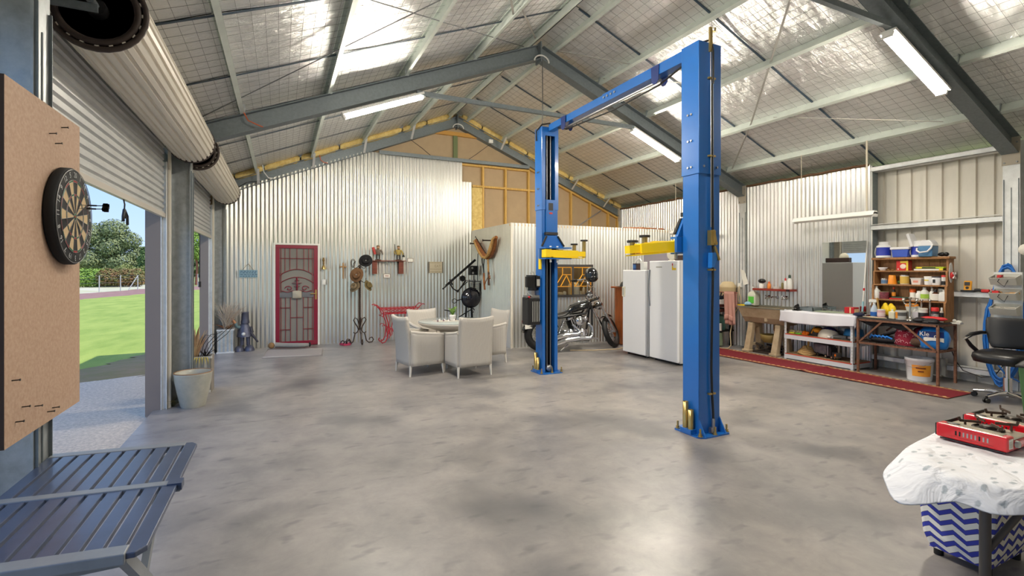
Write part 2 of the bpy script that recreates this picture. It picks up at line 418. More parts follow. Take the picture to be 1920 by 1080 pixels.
# ---------------------------------------------------------------- portal frames
def isec(w, h, t):                       # I outline, w along first axis, h along second
    a, c = w/2, h/2
    return [(-a,-c),(a,-c),(a,-c+t),(t*.7,-c+t),(t*.7,c-t),(a,c-t),(a,c),(-a,c),(-a,c-t),(-t*.7,c-t),(-t*.7,-c+t),(-a,-c+t)]
def sweep(b, sec, p, q, ua, va):
    p, q, ua, va = Vector(p), Vector(q), Vector(ua), Vector(va); n = len(sec)
    v = [e+ua*u+va*w for e in (p, q) for u, w in sec]
    b.add(v, [tuple(range(n-1,-1,-1)), tuple(range(n,2*n))]+[(i,(i+1)%n,(i+1)%n+n,i+n) for i in range(n)])
PLATE = mat('beige_knee_plate', (196,186,170), .6)
LAB = {2.83: 'front steel portal frame, nearest the camera, holding the bright lamp at top right',
       6.82: 'middle steel portal frame whose apex stands over the blue hoist',
       10.82: 'rear steel portal frame against the back wall with yellow insulation above it'}
frames = {}
for fy in FR:
    t = thing('portal_frame', LAB[fy], 'frame', (RX, fy, 0), group='steel portal frames of the shed'); frames[fy] = t
    for s in (-1, 1):
        xi = RX+s*4.6875
        b = MB(); xc = xi+s*.1
        sweep(b, isec(.165, .2, .009), (xc, fy, 0), (xc, fy, zt(xi)-.02), (0,1,0), (1,0,0))
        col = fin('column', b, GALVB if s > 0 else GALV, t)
        b = MB()
        for yy in (-.07, .07): b.bar((xi-s*.004, fy+yy, 0), (xi-s*.004, fy+yy, zu(xi)-.3), .018, .006, (0,1,0))
        b.bb(xi-.004, xi+.004, fy-.0045, fy+.0045, .02, 2.6); fin('flange_seam', b, GALVD, col)
        b = MB(); b.bb(min(xi, xi+s*.2)-.01, max(xi, xi+s*.2)+.01, fy-.09, fy+.09, 0, .012); fin('base_plate', b, GALVD, t)
        b = MB()
        x0, x1 = RX+s*.01, xi+s*.0
        sweep(b, isec(.165, .216, .009), (x0, fy, (zu(x0)+zt(x0))/2), (x1, fy, (zu(x1)+zt(x1))/2), (0,1,0), (s*math.sin(ANG),0,math.cos(ANG)))
        fin('rafter', b, GALVD, t)
        b = MB(); b.bb(xi-s*.012-.004, xi-s*.012+.004, fy-.088, fy+.088, zu(xi)-.12, zt(xi)+.0)
        kp = fin('knee_plate', b, PLATE, t)
        for yy in (-.06, .06):
            for zz in (-.09, .16): b = MB(); b.cyl((xi-s*.014, fy+yy, zu(xi)+zz), (xi-s*.03, fy+yy, zu(xi)+zz), .011, n=6); fin('bolt', b, STEEL, kp)
    b = MB(); b.bb(RX-.012, RX+.012, fy-.09, fy+.09, zu(RX)-.05, zt(RX)+.04); fin('apex_plate', b, GALVD, t)
    b = MB(); P = [(RX+.13*math.cos(a), fy-.1, zu(RX)-.06+.1*math.sin(a)) for a in [math.pi*k/10 for k in range(11)]]
    b.tube(P, .012, 6); fin('cable_loop', b, WHP, t)
    if fy < 10:
        x0, x1 = 1.75, 5.66; z = zu(1.75)-.03
        b = MB(); b.bar((x0, fy, z), (x1, fy, z), .05, .06); fin('collar_strut', b, GALVD, t)
        for s in (-1, 1):
            for d in PD[1:]:
                x = RX+s*d; b = MB(); b.bb(x-.004 if s>0 else x-.05, x+.05 if s>0 else x+.004, fy-.09, fy-.082, zt(x)-.02, zt(x)+.1); fin('purlin_cleat', b, GALV, t)
    else:
        for s in (-1, 1):
            for d in PD[1:]:
                x = RX+s*d; b = MB(); b.bar((x, fy-.4, zt(x)+.01), (x, fy-.09, zu(x)+.01), .008, .045, (1,0,0)); fin('fly_brace', b, GALVB, t)
# orange and black leads hanging over the rafters
for pts, r, m, lab, nm in (
    ([(-.42,6.72,zt(-.42)+.03),(-.36,6.70,zt(-.4)-.1),(-.28,6.70,zu(-.3)+.06),(-.2,6.71,zu(-.2)-.005)], .008, mat('orange_lead',(196,92,52),.6), 'short orange lead hanging over the middle rafter on the left', 'orange_lead'),
    ([(.72,10.72,zt(.7)-.0),(.74,10.70,zt(.7)-.1),(.80,10.70,zu(.8)+.05),(.88,10.71,zu(.9)+.0)], .008, MC['orange_lead'], 'short orange lead over the rear rafter left of its centre', 'orange_lead'),
    ([(-.32,10.5,zt(-.3)+.06),(-.30,10.62,zt(-.3)-.05),(-.22,10.70,zu(-.2)+.05),(-.1,10.71,zu(-.1)+.01)], .01, WHP, 'grey conduit dropping from the left end of the rear rafter', 'conduit'),
    ([(-.8,10.70,zu(-.8)+.03),(-.6,10.69,zu(-.6)+.09),(-.35,10.70,zu(-.35)+.04)], .008, CABLE, 'black lead lying along the left foot of the rear rafter', 'lead')):
    b = MB(); b.tube(pts, r, 6); fin(nm, b, m, label=lab, cat='cable')
b = MB(); b.tube([(RX, 6.70, zu(RX)-.02), (RX+.004, 6.70, 4.2), (RX-.004, 6.70, 3.75)], .007, 6)
fin('hanging_chain', b, WIRE, label='thin chain hanging from the apex of the middle frame', cat='chain')

# yellow wool over the rear rafter
k = 0
for s in (-1, 1):
    d = .12
    while d < 4.7:
        L_ = random.uniform(.45, .95); e = min(d+L_, 4.72); b = MB(); rnd = random.Random(k)
        def ins(u, v, d=d, e=e, s=s, rnd=rnd):
            x = RX+s*(d+(e-d)*u); a = 2*math.pi*v; rr = .066+.016*rnd.random()
            if v >= 1: a = 0
            return (x, 10.79+.085*math.cos(a)+.012*rnd.random(), zt(x)+.052+rr*math.sin(a)*(.6 if u in (0,1) else 1))
        b.grid(ins, 10, 8); 
        fin('insulation_wad', b, BATT, frames[10.82]); d = e+.03; k += 1

# ---------------------------------------------------------------- corrugated walls
def corr(b, axis, const, u0, u1, z0, ztop, pitch=.0762, amp=.012, ph=0, n=8):
    """corrugated sheet in the plane axis=const, running along the other axis"""
    N = max(2, int((u1-u0)/pitch*n)); v = []
    for i in range(N+1):
        u = u0+(u1-u0)*i/N; o = const+amp*math.cos(2*math.pi*(u-ph)/pitch)
        z1 = ztop(u) if callable(ztop) else ztop; za = z0(u) if callable(z0) else z0
        for z in (za, max(z1, za)): v.append((u, o, z) if axis == 'y' else (o, u, z))
    b.add(v, [(2*i, 2*i+2, 2*i+3, 2*i+1) for i in range(N)], True)
def sheets(parent, axis, const, u0, u1, z0, ztop, m, w=.762, holes=(), name='corrugated_sheet'):
    u = u0
    while u < u1-.01:
        e = min(u+w, u1); b = MB(); cuts = sorted({u, e} | {h for H in holes for h in H[:2] if u < h < e})
        for a, c in zip(cuts, cuts[1:]):
            H = [h for h in holes if h[0] <= a+1e-6 and c-1e-6 <= h[1]]
            if H:
                h = H[0]
                if h[2] > (z0 if not callable(z0) else z0(a))+.01: corr(b, axis, const, a, c, z0, h[2])
                corr(b, axis, const, a, c, h[3], ztop)
            else: corr(b, axis, const, a, c, z0, ztop)
        fin(name, b, m, parent); u = e
wb = thing('wall_back', kind='structure', loc=(RX, 10.9, 0))
YB = 10.805
sheets(wb, 'y', YB, -1.02, 4.10, 0.0, lambda x: min(3.63, zu(x)+.06), ZINC, holes=[(-.125, .715, 0, 2.075)])
sheets(wb, 'y', YB+.014, .42, 3.86, 3.56, lambda x: min(4.115, zu(x)+.06), ZINC)
b = MB(); b.bb(-1.3, 8.7, 10.9, 10.96, 0, 3.2)
b.prism([(-1.3,3.2),(8.7,3.2),(RX,zf(RX)-.02)], 'y', 10.9, 10.96); fin('lining_board', b, LINE, wb)
for x, z1 in ((4.40,4.02),(5.0,4.02),(5.64,4.02),(6.28,0),(6.9,0),(7.5,0),(8.1,0),(8.42,0)):
    zz = z1 or zu(x)-.02
    b = MB(); b.bb(x-.022, x+.022, 10.815, 10.9, 1.0, zz); fin('wall_stud', b, PINE, wb)
b = MB(); b.bb(3.86, 5.66, 10.81, 10.9, 4.02, 4.065); fin('top_plate', b, PINE, wb)
b = MB(); b.bar((5.64,10.855,zu(5.64)-.03),(8.45,10.855,zu(8.45)-.03),.09,.045); fin('raking_plate', b, PINE, wb)
for a, c in ((4.12,4.38),(4.42,4.98),(5.02,5.62),(5.66,6.26)):
    b = MB(); b.bb(a, c, 10.815, 10.9, 3.53, 3.575); fin('noggin', b, PINE, wb)
b = MB()
b.grid(lambda u, v: (4.11+.27*u, 10.84-.02*math.sin(u*3)*math.sin(v*3)-.012*random.random(), 2.42+1.1*v), 8, 24)
fin('insulation_batt', b, BATT, wb)
b = MB(); b.bb(1.93, 5.62, 10.74, 10.80, 4.105, 4.155); b.bb(1.93, 5.62, 10.735, 10.74, 4.075, 4.155); fin('steel_girt', b, GALVD, wb)
b = MB(); b.bb(3.66, 3.76, 10.85, 10.9, 4.13, 4.75); fin('green_post', b, mat('green_post', (112,124,84), .7), wb)
b = MB(); b.bb(3.1, 4.37, 10.83, 10.9, 4.70, 4.79); fin('apex_timber', b, mat('orange_pine', (196,148,72), .65), wb)
b = MB(); b.bar((6.75,10.81,2.5),(7.85,10.81,3.16),.03,.004,(0,1,0)); fin('brace_strap', b, STEEL, wb)
for pts in ([(2.62,10.72,zu(2.62)-.01),(2.9,10.78,4.3),(3.1,10.8,4.16)], [(4.55,10.72,zu(4.5)-.02),(4.2,10.78,4.3),(4.02,10.8,4.17)]):
    b = MB(); b.tube(pts, .006, 5); fin('cable_run', b, CABLE, wb)
b = MB(); b.bb(4.50, 4.60, 10.69, 10.74, zu(4.55)+.02, zu(4.55)+.10); fin('junction_box', b, WHP, wb)

# partition round the inner room
wp = thing('wall_inner', kind='structure', loc=(6.2, 8.6, 0))
sheets(wp, 'y', 8.62, 4.10, 8.45, 0, 2.478, ZINC, holes=[(5.02, 6.0, 1.0, 1.64)])
sheets(wp, 'x', 4.10, 8.62, 10.8, 0, 2.478, mat('warm_zinc', (230,226,216), .32, .8, var=.05, vscale=3))
b = MB(); b.bb(4.09, 4.125, 8.608, 8.64, 0, 2.48); fin('corner_flashing', b, CREAM, wp)
b = MB(); b.bb(4.1, 8.45, 8.63, 8.72, 2.42, 2.466); b.bb(4.11, 4.2, 8.7, 10.8, 2.42, 2.466); fin('top_rail', b, PINE, wp)
b = MB(); b.bb(4.12,8.44,8.73,10.8,2.425,2.44); fin('unseen_inner_lid', b, LINE, wp)  # unseen lid, added to keep the room's lamp from leaking upward
# right wall: corrugated lining then ribbed outer skin
wr = thing('wall_right', kind='structure', loc=(8.6, 4, 0))
sheets(wr, 'x', 8.46, 4.48, 6.735, 0, 3.225, mat('white_zinc', (232,231,228), .32, .8, var=.06, vscale=3))
sheets(wr, 'x', 8.46, 6.905, 10.8, 0, 3.225, MC['white_zinc'])
b = MB(); b.bb(8.452, 8.62, 4.465, 4.485, 0, 3.2); fin('lining_return', b, GALVD, wr)
b = MB(); b.bb(8.448, 8.466, 4.46, 4.475, 0, 3.2); fin('edge_trim', b, WHP, wr)
y = -5.3; i = 0
while y < 11:
    e = y+.762; b = MB(); prof = []
    for r in range(4):
        o = y+r*.1905
        prof += [(o,0),(o+.138,0),(o+.146,.034),(o+.182,.034)]
    prof.append((e,0)); v = []
    for u, d in prof: v += [(8.66+d, u, -.02), (8.66+d, u, 3.2)]
    b.add(v, [(2*k, 2*k+2, 2*k+3, 2*k+1) for k in range(len(prof)-1)]); fin('ribbed_sheet', b, RIBW, wr); y = e
for z in (3.10, 2.175, 1.175, .14):
    b = MB(); b.bb(8.435, 8.445, 2.92, 4.47, z, z+.075); b.bb(8.435, 8.6, 2.92, 4.47, z, z+.006); b.bb(8.435, 8.6, 2.92, 4.47, z+.069, z+.075)
    fin('wall_girt', b, GALVB, wr)
b = MB(); b.tube([(8.45,4.47,2.262),(8.46,3.9,2.27),(8.45,3.4,2.262),(8.45,2.95,2.268)], .006, 5); fin('girt_cable', b, WHP, wr)
b = MB(); P = []
for k in range(60):
    yy = 4.5+6.3*k/59; P.append((8.42+.02*random.random(), yy, 3.215+.02*random.random()))
b.tube(P, .022, 5); fin('eave_gap', b, mat('rusty_dirt', (112,84,62), 1), wr, kind='stuff')
# outer left wall: header over the doors and piers between them
wl = thing('wall_left', kind='structure', loc=(-1.3, 5, 0))
b = MB(); b.bb(-1.335, -1.305, -5.3, 11, 2.75, 3.24); fin('header_sheet', b, SHUT, wl)
for a, c in ((2.6, 3.03), (6.52, 7.0), (10.44, 11.0), (-1.5,-1.0)):
    b = MB(); b.bb(-1.335, -1.305, a, c, -.1, 2.8); fin('pier_sheet', b, CREAM, wl)
b = MB(); b.bb(-1.335, -1.305, -5.3, -1.5, -.1, 2.8); fin('front_sheet', b, SHUT, wl)
for yj_, s in ((6.5, 1), (10.42, 1), (3.05, -1), (7.02, -1)):
    b = MB(); b.bb(-1.34, -1.2, min(yj_, yj_+s*.02), max(yj_, yj_+s*.02), -.06, 2.75); fin('jamb_flashing', b, TAUPE, wl)
    b = MB()
    for x0, x1 in ((-1.2,-1.192),(-1.152,-1.144)): b.bb(x0, x1, min(yj_, yj_+s*.05), max(yj_, yj_+s*.05), 0, 2.75)
    b.bb(-1.2, -1.144, yj_+s*.042-.004, yj_+s*.05, 0, 2.75); fin('guide_rail', b, GALVB, wl)
    b = MB(); b.bb(-1.144, -1.118, min(yj_+s*.06,yj_+s*.1), max(yj_+s*.06,yj_+s*.1), 0, 3.0); fin('pier_angle', b, CREAM, wl)
wf = thing('unseen_wall_front', kind='structure', loc=(RX, -5.3, 0))  # unseen wall behind the camera, added to cut daylight from the front
b = MB(); b.bb(-1.3, 8.7, -5.34, -5.3, 0, 3.2); b.prism([(-1.3,3.2),(8.7,3.2),(RX,zf(RX)-.02)], 'y', -5.34, -5.3); fin('cladding', b, RIBW, wf)

# ---------------------------------------------------------------- roller doors
def roller(n, y0, y1, c0, c1):
    d = thing('door_%d' % n, kind='structure', loc=(-1.17, (y0+y1)/2, 0))
    b = MB(); v = []; z = 2.165; prof = []
    while z < 3.02:
        prof += [(-1.168, z), (-1.168, z+.03), (-1.186, z+.042), (-1.186, z+.055)]; z += .068
    for x, zz in prof: v += [(x, c0, zz), (x, c1, zz)]
    b.add(v, [(2*k, 2*k+1, 2*k+3, 2*k+2) for k in range(len(prof)-1)]); fin('curtain', b, SHUT, d)
    b = MB(); b.bb(-1.19, -1.155, c0, c1, 2.13, 2.175); fin('bottom_rail', b, mat('pale_rail', (196,190,182), .45, .2), d)
    b = MB(); cx, cz, N = -.935, 3.02, 26; v = []
    for k in range(N):
        for a, rr in ((0, .232), (.55, .232), (.66, .218), (.9, .218)):
            t = 2*math.pi*(k+a)/N; v += [(cx+rr*math.cos(t), y0, cz+rr*math.sin(t)), (cx+rr*math.cos(t), y1, cz+rr*math.sin(t))]
    m = len(v)//2; b.add(v, [(2*k, 2*((k+1)%m), 2*((k+1)%m)+1, 2*k+1) for k in range(m)])
    roll = fin('shutter_roll', b, CREAM, d)
    for yy, s in ((y0, -1), (y1, 1)):
        b = MB()
        for rr, hh in ((.228, .016), (.19, .02)):
            b.tube([(cx+rr*math.cos(2*math.pi*k/28), yy+s*.004, cz+rr*math.sin(2*math.pi*k/28)) for k in range(28)], hh, 6, True)
        fin('end_ring', b, mat('dark_brown_ring', (62,50,44), .6), roll)
        b = MB()
        for k in range(20):
            t = 2*math.pi*k/20; b.cyl((cx+.209*math.cos(t), yy-.012, cz+.209*math.sin(t)), (cx+.209*math.cos(t), yy+.012, cz+.209*math.sin(t)), .011, n=6)
        fin('ring_lugs', b, CREAM, roll)
        b = MB(); b.lathe([(0,0),(.19,0)], (cx, yy-s*.03, cz), 20, 'y'); b.cyl((cx, yy-s*.09, cz), (cx, yy+s*.04, cz), .05, n=10); fin('drum_wheel', b, DARK, roll)
    b = MB(); b.cyl((cx, y0-.12, cz), (cx, y1+.12, cz), .021, n=8); fin('axle', b, GALVD, d)
    for yy in (y0-.1, y1+.1): b = MB(); b.bb(-1.2, cx+.03, yy-.01, yy+.01, cz-.06, cz-.02); fin('axle_bracket', b, GALVD, d)
    return d
roller(1, 3.47, 6.62, 2.95, 6.52); roller(2, 7.08, 10.55, 7.0, 10.44)
b = MB()
b.tube([(-1.17,4.98,2.13),(-1.165,4.99,2.09),(-1.17,5.0,2.05)], .006, 5); b.tube([(-1.17,5.0,2.05),(-1.165,4.95,1.99),(-1.17,4.97,1.95)], .012, 5); b.tube([(-1.17,5.0,2.05),(-1.165,5.06,2.0),(-1.17,5.09,1.93)], .011, 5); b.tube([(-1.17,5.0,2.05),(-1.17,5.03,1.98)], .012, 5)
fin('pull_strap', b, BLKP, label='black pull strap dangling under the nearer roller shutter', cat='strap')
b = MB(); b.tube([(-1.18,9.2,2.14),(-1.18,9.2,1.35)], .008, 5); b.cyl((-1.18,9.2,1.27),(-1.18,9.2,1.36),.02,n=8)
fin('door_rope', b, BLKP, label='long black pull cord hanging in the farther roller doorway', cat='cord')

# ---------------------------------------------------------------- fluorescent lamps
TUBEM = mat('lit_tube', (255,245,228), emit=TUBE)
def lamp(fy, x0, s, lab, grp='lit fluorescent battens on the rafters'):
    x1 = x0+s*1.2*math.cos(ANG)*1.0
    t = thing('fluorescent_batten', lab, 'lamp', ((x0+x1)/2, fy, zu((x0+x1)/2)-.09), group=grp)
    ax = Vector((x1-x0, 0, zu(x1)-zu(x0))).normalized(); nrm = Vector((0,1,0)).cross(ax); nrm = nrm if nrm.z > 0 else -nrm
    p, q = Vector((x0, fy, zu(x0)-.06)), Vector((x1, fy, zu(x1)-.06))
    b = MB(); b.bar(p, q, .15, .03, nrm); fin('housing', b, WHP, t)
    b = MB(); b.bar(p-nrm*.034+ax*.03, q-nrm*.034-ax*.03, .078, .05, nrm); fin('diffuser', b, TUBEM, t)
    b = MB()
    for e, f in ((p, 1), (q, -1)): b.bar(e-nrm*.04, e-nrm*.04+ax*f*.03, .1, .046, nrm)
    fin('end_cap', b, WHP, t)
lamp(6.86, .74, 1, 'lit fluorescent batten under the left half of the middle frame')
lamp(6.86, 5.64, 1, 'lit fluorescent batten on the middle frame seen behind the blue hoist')
lamp(2.87, 5.72, 1, 'lit fluorescent batten at top right on the front frame')
lamp(2.87, .74, 1, 'unseen fluorescent batten added on the left of the front frame for its light')  # out of view, added to light the shed from the left
def hang(y0, y1, lab):
    x, z = 7.86, 2.375; t = thing('hanging_batten', lab, 'lamp', (x, (y0+y1)/2, z), group='unlit battens on chains')
    b = MB(); b.prism([(x-.075,z-.02),(x-.03,z+.045),(x+.03,z+.045),(x+.075,z-.02),(x+.03,z-.0),(x-.03,z-.0)], 'y', y0, y1); fin('reflector', b, WHP, t)
    b = MB()
    for dx in (-.035, .035): b.cyl((x+dx, y0+.03, z-.025), (x+dx, y1-.03, z-.025), .014, n=8)
    fin('tube', b, mat('unlit_tube', (238,236,230), .3), t)
    b = MB(); b.bb(x-.05, x+.05, y0, y0+.03, z-.045, z+.02); b.bb(x-.05, x+.05, y1-.03, y1, z-.045, z+.02); fin('end_bracket', b, WHP, t)
    for yy in (y0+.12, y1-.12): b = MB(); b.tube([(x, yy, z+.04), (x, yy, zt(x)-.0)], .006 if yy > (y0+y1)/2 else .014, 5); fin('hanging_chain', b, mat('pale_flex', (206,196,176), .6), t)
hang(4.1, 5.34, 'unlit white batten hanging on chains in front of the mirror wall')
hang(6.98, 8.2, 'unlit white batten hanging beyond the nearer hoist post, only its end showing')
# ---------------------------------------------------------------- two-post hoist
hoist = thing('two_post_hoist', 'blue two-post vehicle hoist with yellow swing arms and an overhead beam', 'hoist', (3.65, 4.9, 0))
def post(y, s, nm):        # s = direction the channel opens (towards the other post)
    x0, x1 = 3.515, 3.785; yb, yf = y-s*.1, y+s*.1; t = .008
    b = MB(); Y = lambda a, c: (min(a,c), max(a,c))
    def chan(e, z0, z1):
        b.bb(x0-e, x1+e, *Y(yb-s*e, yb+s*t), z0, z1)
        b.bb(x0-e, x0+t, *Y(yb, yf+s*e), z0, z1); b.bb(x1-t, x1+e, *Y(yb, yf+s*e), z0, z1)
        b.bb(x0, x0+.055, *Y(yf-s*t, yf+s*e), z0, z1); b.bb(x1-.055, x1, *Y(yf-s*t, yf+s*e), z0, z1)
    chan(0, .012, 2.47); chan(.009, 2.45, 3.69)
    b.bb(x0+.05, x1-.05, *Y(yf-s*t, yf+s*.009), 3.56, 3.69); b.bb(x0, x1, *Y(yb, yf), 3.675, 3.69)
    p = fin('post', b, LBLUE, hoist, bevel=.006, seg=2)
    b = MB(); b.bb(x0+.012, x1-.012, *Y(yb+s*.012, yb+s*.03), .02, 3.66); fin('inner_dark_sheet', b, DARK, p)  # near-black sheet up the inside of the channel
    for dx in (.10, .16): b = MB(); b.tube([(x0+dx, y+s*.07, .05), (x0+dx, y+s*.07, 3.6)], .007, 6); fin('lift_cable', b, STEEL, p)
    b = MB(); b.lathe([(0,-.02),(.05,-.02),(.05,.02),(0,.02)], (x0+.13, y+s*.08, .07), 14, 'y'); fin('pulley', b, STEEL, p)
    xc = (x0+x1)/2
    b = MB(); P = [(-.2,-.14),(-.14,-.19),(.16,-.19),(.2,-.14),(.2,.14),(.16,.19),(-.14,.19),(-.2,.14)]
    b.prism([(xc+a, y+c) for a, c in P], 'z', 0, .014); bp = fin('base_plate', b, LBLUE, hoist)
    for gx in (x0+.004, x1-.004): b = MB(); b.prism([(yb,.014),(yb-s*.08,.014),(yb,.15)], 'x', gx-.006, gx+.006); fin('gusset', b, LBLUE, hoist)
    for a, c in ((-.17,-.15),(.17,-.15),(-.17,.13),(.17,.13),(0,-.165)):
        b = MB(); b.cyl((xc+a, y+c, .014), (xc+a, y+c, .022), .022, n=10); b.cyl((xc+a, y+c, .02), (xc+a, y+c, .04), .016, n=6); b.cyl((xc+a, y+c, .03), (xc+a, y+c, .085), .009, n=8)
        fin('anchor_bolt', b, BRASS, bp)
    for z in (2.52, 2.77, 3.02):
        for dy in (-.02, .02): b = MB(); b.cyl((x0-.009, y+dy, z), (x0-.02, y+dy, z), .011, n=8); fin('side_bolt', b, STEEL, p)
    for dx in (.05, .22): b = MB(); b.cyl((x0+dx, yb-s*.009, 2.52), (x0+dx, yb-s*.02, 2.52), .011, n=8); fin('side_bolt', b, STEEL, p)
    # tube adaptors parked on the left foot
    b = MB(); b.bb(x0-.075, x0-.004, y-.075, y+.06, .014, .055); fin('adaptor_tray', b, LBLUE, hoist)
    for k, h in ((.025, .3), (-.04, .235)):
        b = MB(); b.lathe([(.026,.05),(.026,h),(.021,h),(.021,.06)], (x0-.04, y+k, 0), 14, cap=False); fin('height_adaptor', b, BRASS, hoist)
    return p
post(6.42, -1, 'A'); postB = post(3.42, 1, 'B')
b = MB(); b.bb(3.615, 3.715, 4.9, 6.30, 3.625, 3.725); fin('beam', b, LBLUE, hoist, bevel=.004)
b = MB(); b.bb(3.608, 3.722, 3.52, 4.95, 3.618, 3.732); bm = fin('beam_sleeve', b, LBLUE, hoist, bevel=.004)
for k in range(4): b = MB(); b.cyl((3.606, 4.70+k*.07, 3.68), (3.595, 4.70+k*.07, 3.68), .014, n=8); fin('splice_bolt', b, STEEL, bm)
for y in (4.0, 5.86):
    for x in (3.60, 3.725): b = MB(); b.prism([(y-.06,3.72),(y+.06,3.72),(y+.05,3.56),(y+.02,3.53),(y-.02,3.53),(y-.05,3.56)], 'x', x-.004, x+.004); fin('bar_bracket', b, mat('dark_lift_blue', (14,44,110), .35, coat=.2), hoist)
b = MB(); b.tube([(3.66,3.98,3.575),(3.66,5.88,3.575)], .018, 8); fin('cutoff_bar', b, STEEL, hoist)
b = MB(); b.tube([(3.66,3.54,3.66),(3.66,3.7,3.60),(3.66,4.0,3.53),(3.66,4.8,3.50),(3.66,5.86,3.545),(3.66,6.2,3.66)], .010, 6)
b.tube([(3.62,6.25,3.73),(3.52,6.33,3.72),(3.47,6.42,3.64),(3.49,6.45,3.5)], .012, 6); b.tube([(3.60,3.35,3.70),(3.66,3.31,3.72),(3.66,3.285,3.6),(3.665,3.29,3.3)], .011, 6)
fin('hydraulic_hose', b, CABLE, hoist)
b = MB(); b.tube([(3.645,3.30,3.70),(3.645,3.295,2.9),(3.645,3.295,1.95)], .006, 6); fin('release_cable', b, STEEL, hoist)
b = MB(); b.tube([(3.66,3.297,3.3),(3.665,3.297,2.2),(3.672,3.297,1.72),(3.668,3.297,1.4),(3.655,3.297,.9),(3.65,3.297,.62),(3.66,3.297,.38),(3.675,3.297,.2),(3.675,3.297,.1)], .011, 8); h2 = fin('hydraulic_hose', b, CABLE, hoist)
b = MB(); b.cyl((3.675,3.297,.06),(3.675,3.297,.15),.016,n=8); b.bb(3.63,3.70,3.28,3.31,.02,.07); fin('hose_fitting', b, STEEL, h2)
for z in (3.35, 2.62, 1.55, .385):
    b = MB(); b.bb(3.615, 3.70, 3.288, 3.312, z-.008, z+.008); fin('hose_clip', b, BRASS, hoist)
b = MB(); b.bb(3.615,3.665,3.27,3.312,1.78,1.92); b.cyl((3.655,3.265,1.905),(3.655,3.31,1.905),.02,n=10); b.cyl((3.68,3.265,1.80),(3.68,3.31,1.80),.02,n=10); b.prism([(3.63,1.92),(3.67,1.92),(3.70,1.79),(3.65,1.79)],'y',3.268,3.276); b.bar((3.66,3.27,1.77),(3.71,3.26,1.64),.02,.02)
lk = fin('lock_bracket', b, BRASS, hoist)
b = MB(); b.prism([(3.625,1.71),(3.675,1.71),(3.69,1.66),(3.65,1.575),(3.62,1.57)], 'y', 3.262, 3.31); fin('lock_tab', b, mat('tab_blue', (40,120,205), .35), lk)
b = MB(); b.bb(3.63,3.66,3.29,3.31,3.60,3.83); b.tube([(3.645,3.30,3.80),(3.70,3.30,3.80),(3.705,3.30,3.835)], .008, 6); fin('top_hook', b, BRASS, hoist)
# carriages and arms
def carriage(y, s, x0=3.46, x1=3.90):
    c = MB(); f = y+s*.11; Y = lambda a, d: (min(a,d), max(a,d))
    c.bb(3.572, 3.728, *Y(y+s*.02, f+s*.012), 1.72, 2.6); ca = fin('carriage', c, LBLUE, hoist, bevel=.004)
    c = MB(); c.bb(3.615, 3.69, *Y(f+s*.012, f+s*.016), 2.44, 2.55); fin('latch_window', c, BLKP, ca)
    c = MB(); c.bb(3.625, 3.68, *Y(f+s*.012, f+s*.016), 2.385, 2.41); fin('sticker', c, REDP, ca)
    c = MB(); c.bb(3.545, 3.755, *Y(f+s*.0, f+s*.05), 2.07, 2.11); fin('strap', c, BLKP, ca)
    c = MB(); c.prism([(3.56,2.06),(3.74,2.06),(3.86,1.875),(3.47,1.875)], 'y', *Y(f+s*.01, f+s*.05)); c.bb(x0, x1, *Y(f, f+s*.2), 1.862, 1.88); c.bb(x0, x1, *Y(f, f+s*.2), 1.708, 1.722); c.bb(3.45, 3.53, *Y(f, f+s*.03), 1.72, 1.87)
    fin('arm_bracket', c, LBLUE, ca)
    c = MB(); c.bar((3.555,f+s*.055,2.05),(3.475,f+s*.055,1.90),.02,.03,(0,1,0)); fin('edge_rubber', c, RUBBER, ca); c = MB(); c.bar((3.745,f+s*.055,2.05),(3.855,f+s*.055,1.90),.02,.03,(0,1,0)); fin('edge_rubber', c, RUBBER, ca)
    for x in (3.575, 3.69): c = MB(); c.cyl((x, f+s*.14, 1.66), (x, f+s*.14, 1.90), .016, n=8); fin('arm_pin', c, PAPER, ca)
    return ca
carriage(6.42, -1); carriage(3.42, 1, 3.56, 3.95)
def arm(p, q, lab=None):
    p, q = Vector(p), Vector(q); d = (q-p).normalized(); a = MB()
    a.bar(p, p+(q-p)*.8, .13, .10); a.bar(p-d*.03, p+d*.06, .15, .118); am = fin('swing_arm', a, YEL, hoist, bevel=.006)
    a = MB(); a.bar(p+(q-p)*.72, q, .09, .075); fin('arm_extension', a, YEL, am)
    a = MB(); a.bar(p+(q-p)*.15-Vector((0,0,.054)), p+(q-p)*.95-Vector((0,0,.06)), .15, .012); fin('arm_flange', a, YEL, am)
    return am, q
def pad(am, q, h):
    a = MB(); a.cyl((q[0],q[1],q[2]-.05),(q[0],q[1],q[2]+h),.027,n=12); fin('pad_post', a, BRASS, am)
    a = MB(); a.cyl((q[0],q[1],q[2]+h),(q[0],q[1],q[2]+h+.022),.055,n=14); fin('rubber_pad', a, RUBBER, am)
am, q = arm((3.50,6.19,1.79),(4.14,6.14,1.785)); pad(am, (4.14,6.14,1.78), .2)
am, q = arm((3.74,6.26,1.79),(4.12,6.32,1.79)); pad(am, (4.08,6.32,1.79), .14)
am, q = arm((3.60,3.66,1.79),(3.02,3.74,1.745)); pad(am, (3.15,3.82,1.75), .07)
am, q = arm((3.66,3.70,1.79),(3.34,3.88,1.79)); pad(am, (3.34,3.86,1.79), .09)
b = MB(); b.bb(3.497,3.515,6.33,6.40,1.56,1.86); fin('warning_strip', b, YEL, hoist)
